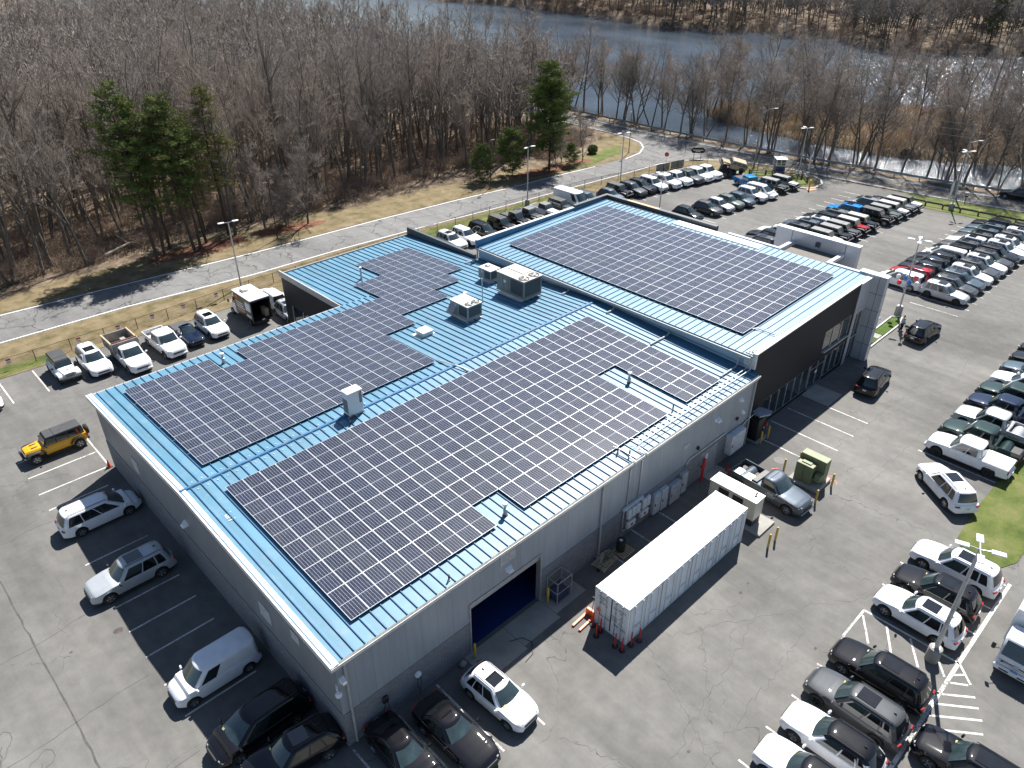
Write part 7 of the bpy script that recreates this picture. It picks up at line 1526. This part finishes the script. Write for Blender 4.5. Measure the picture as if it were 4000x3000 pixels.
def mkpine(x, y, pr, nm, label, rz=0, s=1., mat_=None, lean=(0, 0), group=None):
    V, F, T, G_ = pr; t_ = thing('pine_tree', label, 'pine tree', (x, y, gz(x, y)), rz, group); t_.scale = (s,)*3; t_.rotation_euler = (lean[0], lean[1], rz)
    if (id(pr), mat_.name) not in MC: MC[(id(pr), mat_.name)] = (npmesh('trunk', V, F, PBARK, True), npmesh('crown', T, G_, mat_))
    a, b_ = MC[(id(pr), mat_.name)]; link('trunk', a, t_); link('crown', b_, t_); return t_
PA = pine(RNG, 20.5, 5.5, 3.7, 5, 19); PB = pine(RNG, 18.5, 6., 3.3, 5, 19); PC = pine(RNG, 19.5, 8, 2.8, 4, 18); PD = pine(RNG, 16.5, 3.2, 4.1, 7, 26, droop=.12, size=.3); PE = pine(RNG, 7.5, .6, 3.2, 9, 26, droop=.15, size=.26)
mkpine(18.66, 69.3, PA, '', 'tallest dark pine at the left end of the pine group', .3, 1.0, ND, (0, -.03)); mkpine(19.9, 70.3, PB, '', 'dark pine sharing its foot with the tallest left pine', 1.9, 1.0, ND); mkpine(21.3, 72, PC, '', 'thin pine between the two dense pine pairs', .9, .92, NO)
mkpine(23.2, 68.9, PB, '', 'dark green pine at the middle of the pine group, nearest the road', 4, 1.03, ND); mkpine(24.2, 69.5, PC, '', 'slim pine leaning out beside the middle pine', 2.2, .95, ND); mkpine(25.6, 70.9, PA, '', 'olive pine second from the right in the pine group', 2.4, .9, NO); mkpine(29.0, 71.6, PB, '', 'olive tinted pine at the right end of the pine group', 5, 1.02, NO); mkpine(27.0, 74.2, PB, '', 'paler pine half hidden behind the right end of the group', 3.1, .8, NO)
mkpine(81.0, 63.2, PD, '', 'bright green pine by the road bend, tallest on that side', 1., 1.0, NL, (.02, .05)); mkpine(82.2, 64.4, PD, '', 'green pine stem close behind the bright green one', 3.3, .88, NL)
mkpine(74.2, 64.8, PE, '', 'low spreading dark evergreen beside the black lamp post', .5, 1.0, ND); mkpine(69.2, 66.4, PE, '', 'low dark evergreen left of the spreading one', 2.5, .75, ND); mkpine(85.5, 62.4, PE, '', 'small evergreen shrub tree right of the bright green pine', 1.5, .5, NL)
for i, (x, y, s) in enumerate(((288, 62, .95), (302, 90, 1.05), (315, 120, 1.0), (296, 44, .8), (330, 80, 1.1), (340, 140, 1.), (283, 98, .7), (310, 60, .9), (322, 50, 1.))): mkpine(x, y, PD, '', 'dark evergreen among the bare woods on the far river bank', i, s, ND, group='evergreens on the far bank')
# clipped round shrub
t_ = thing('round_shrub', 'dark clipped round shrub on the grass point', 'shrub', (94.0, 65.0, .03)); C = RNG.normal(0, 1, (900, 3)); C /= np.linalg.norm(C, axis=1)[:, None]; C = C*RNG.uniform(.75, 1.0, (900, 1))*np.array([1.0, .85, .75])+np.array([0, 0, .75]); k = 6; O = RNG.normal(0, 1, (900, k, 3)); O /= np.linalg.norm(O, axis=2)[..., None]; S2 = np.cross(O, RNG.normal(0, 1, (900, k, 3))); S2 /= np.linalg.norm(S2, axis=2)[..., None]
T = np.stack([C[:, None]-S2*.05, C[:, None]+S2*.05, C[:, None]+O*.16], 2).reshape(-1, 3); link('foliage', npmesh('foliage', T, np.arange(len(T)).reshape(-1, 3), ND), t_); MB().tube([(0, 0, 0), (0, 0, .8)], .07, 6).build('stem', PBARK, t_)
# fallen pale trunks in the woods
for i, (x, y, a, L_, lb) in enumerate(((14.5, 74.8, .35, 7, 'pale fallen trunk lying in the brush left of the pines'), (34, 84, 1.2, 6, 'fallen dead trunk inside the woods'), (62, 81, 2.4, 8, 'pale dead limb lying below the forked tree'))):
    z = gz(x, y)+.3; f = MB(); f.tube([(0, 0, z), (math.cos(a)*L_*.5, math.sin(a)*L_*.5, z+.3), (math.cos(a)*L_, math.sin(a)*L_, z+.1)], .2, 7, 0, .08); f.tube([(math.cos(a)*L_*.5, math.sin(a)*L_*.5, z+.3), (math.cos(a+.6)*L_*.7, math.sin(a+.6)*L_*.7, z+.9)], .09, 6, 0, .03); o = f.build('fallen_trunk', M('dead_wood', (.34, .29, .23), .9, var=.2), None, 60, (x, y, 0)); tag(o, lb, 'fallen trunk')
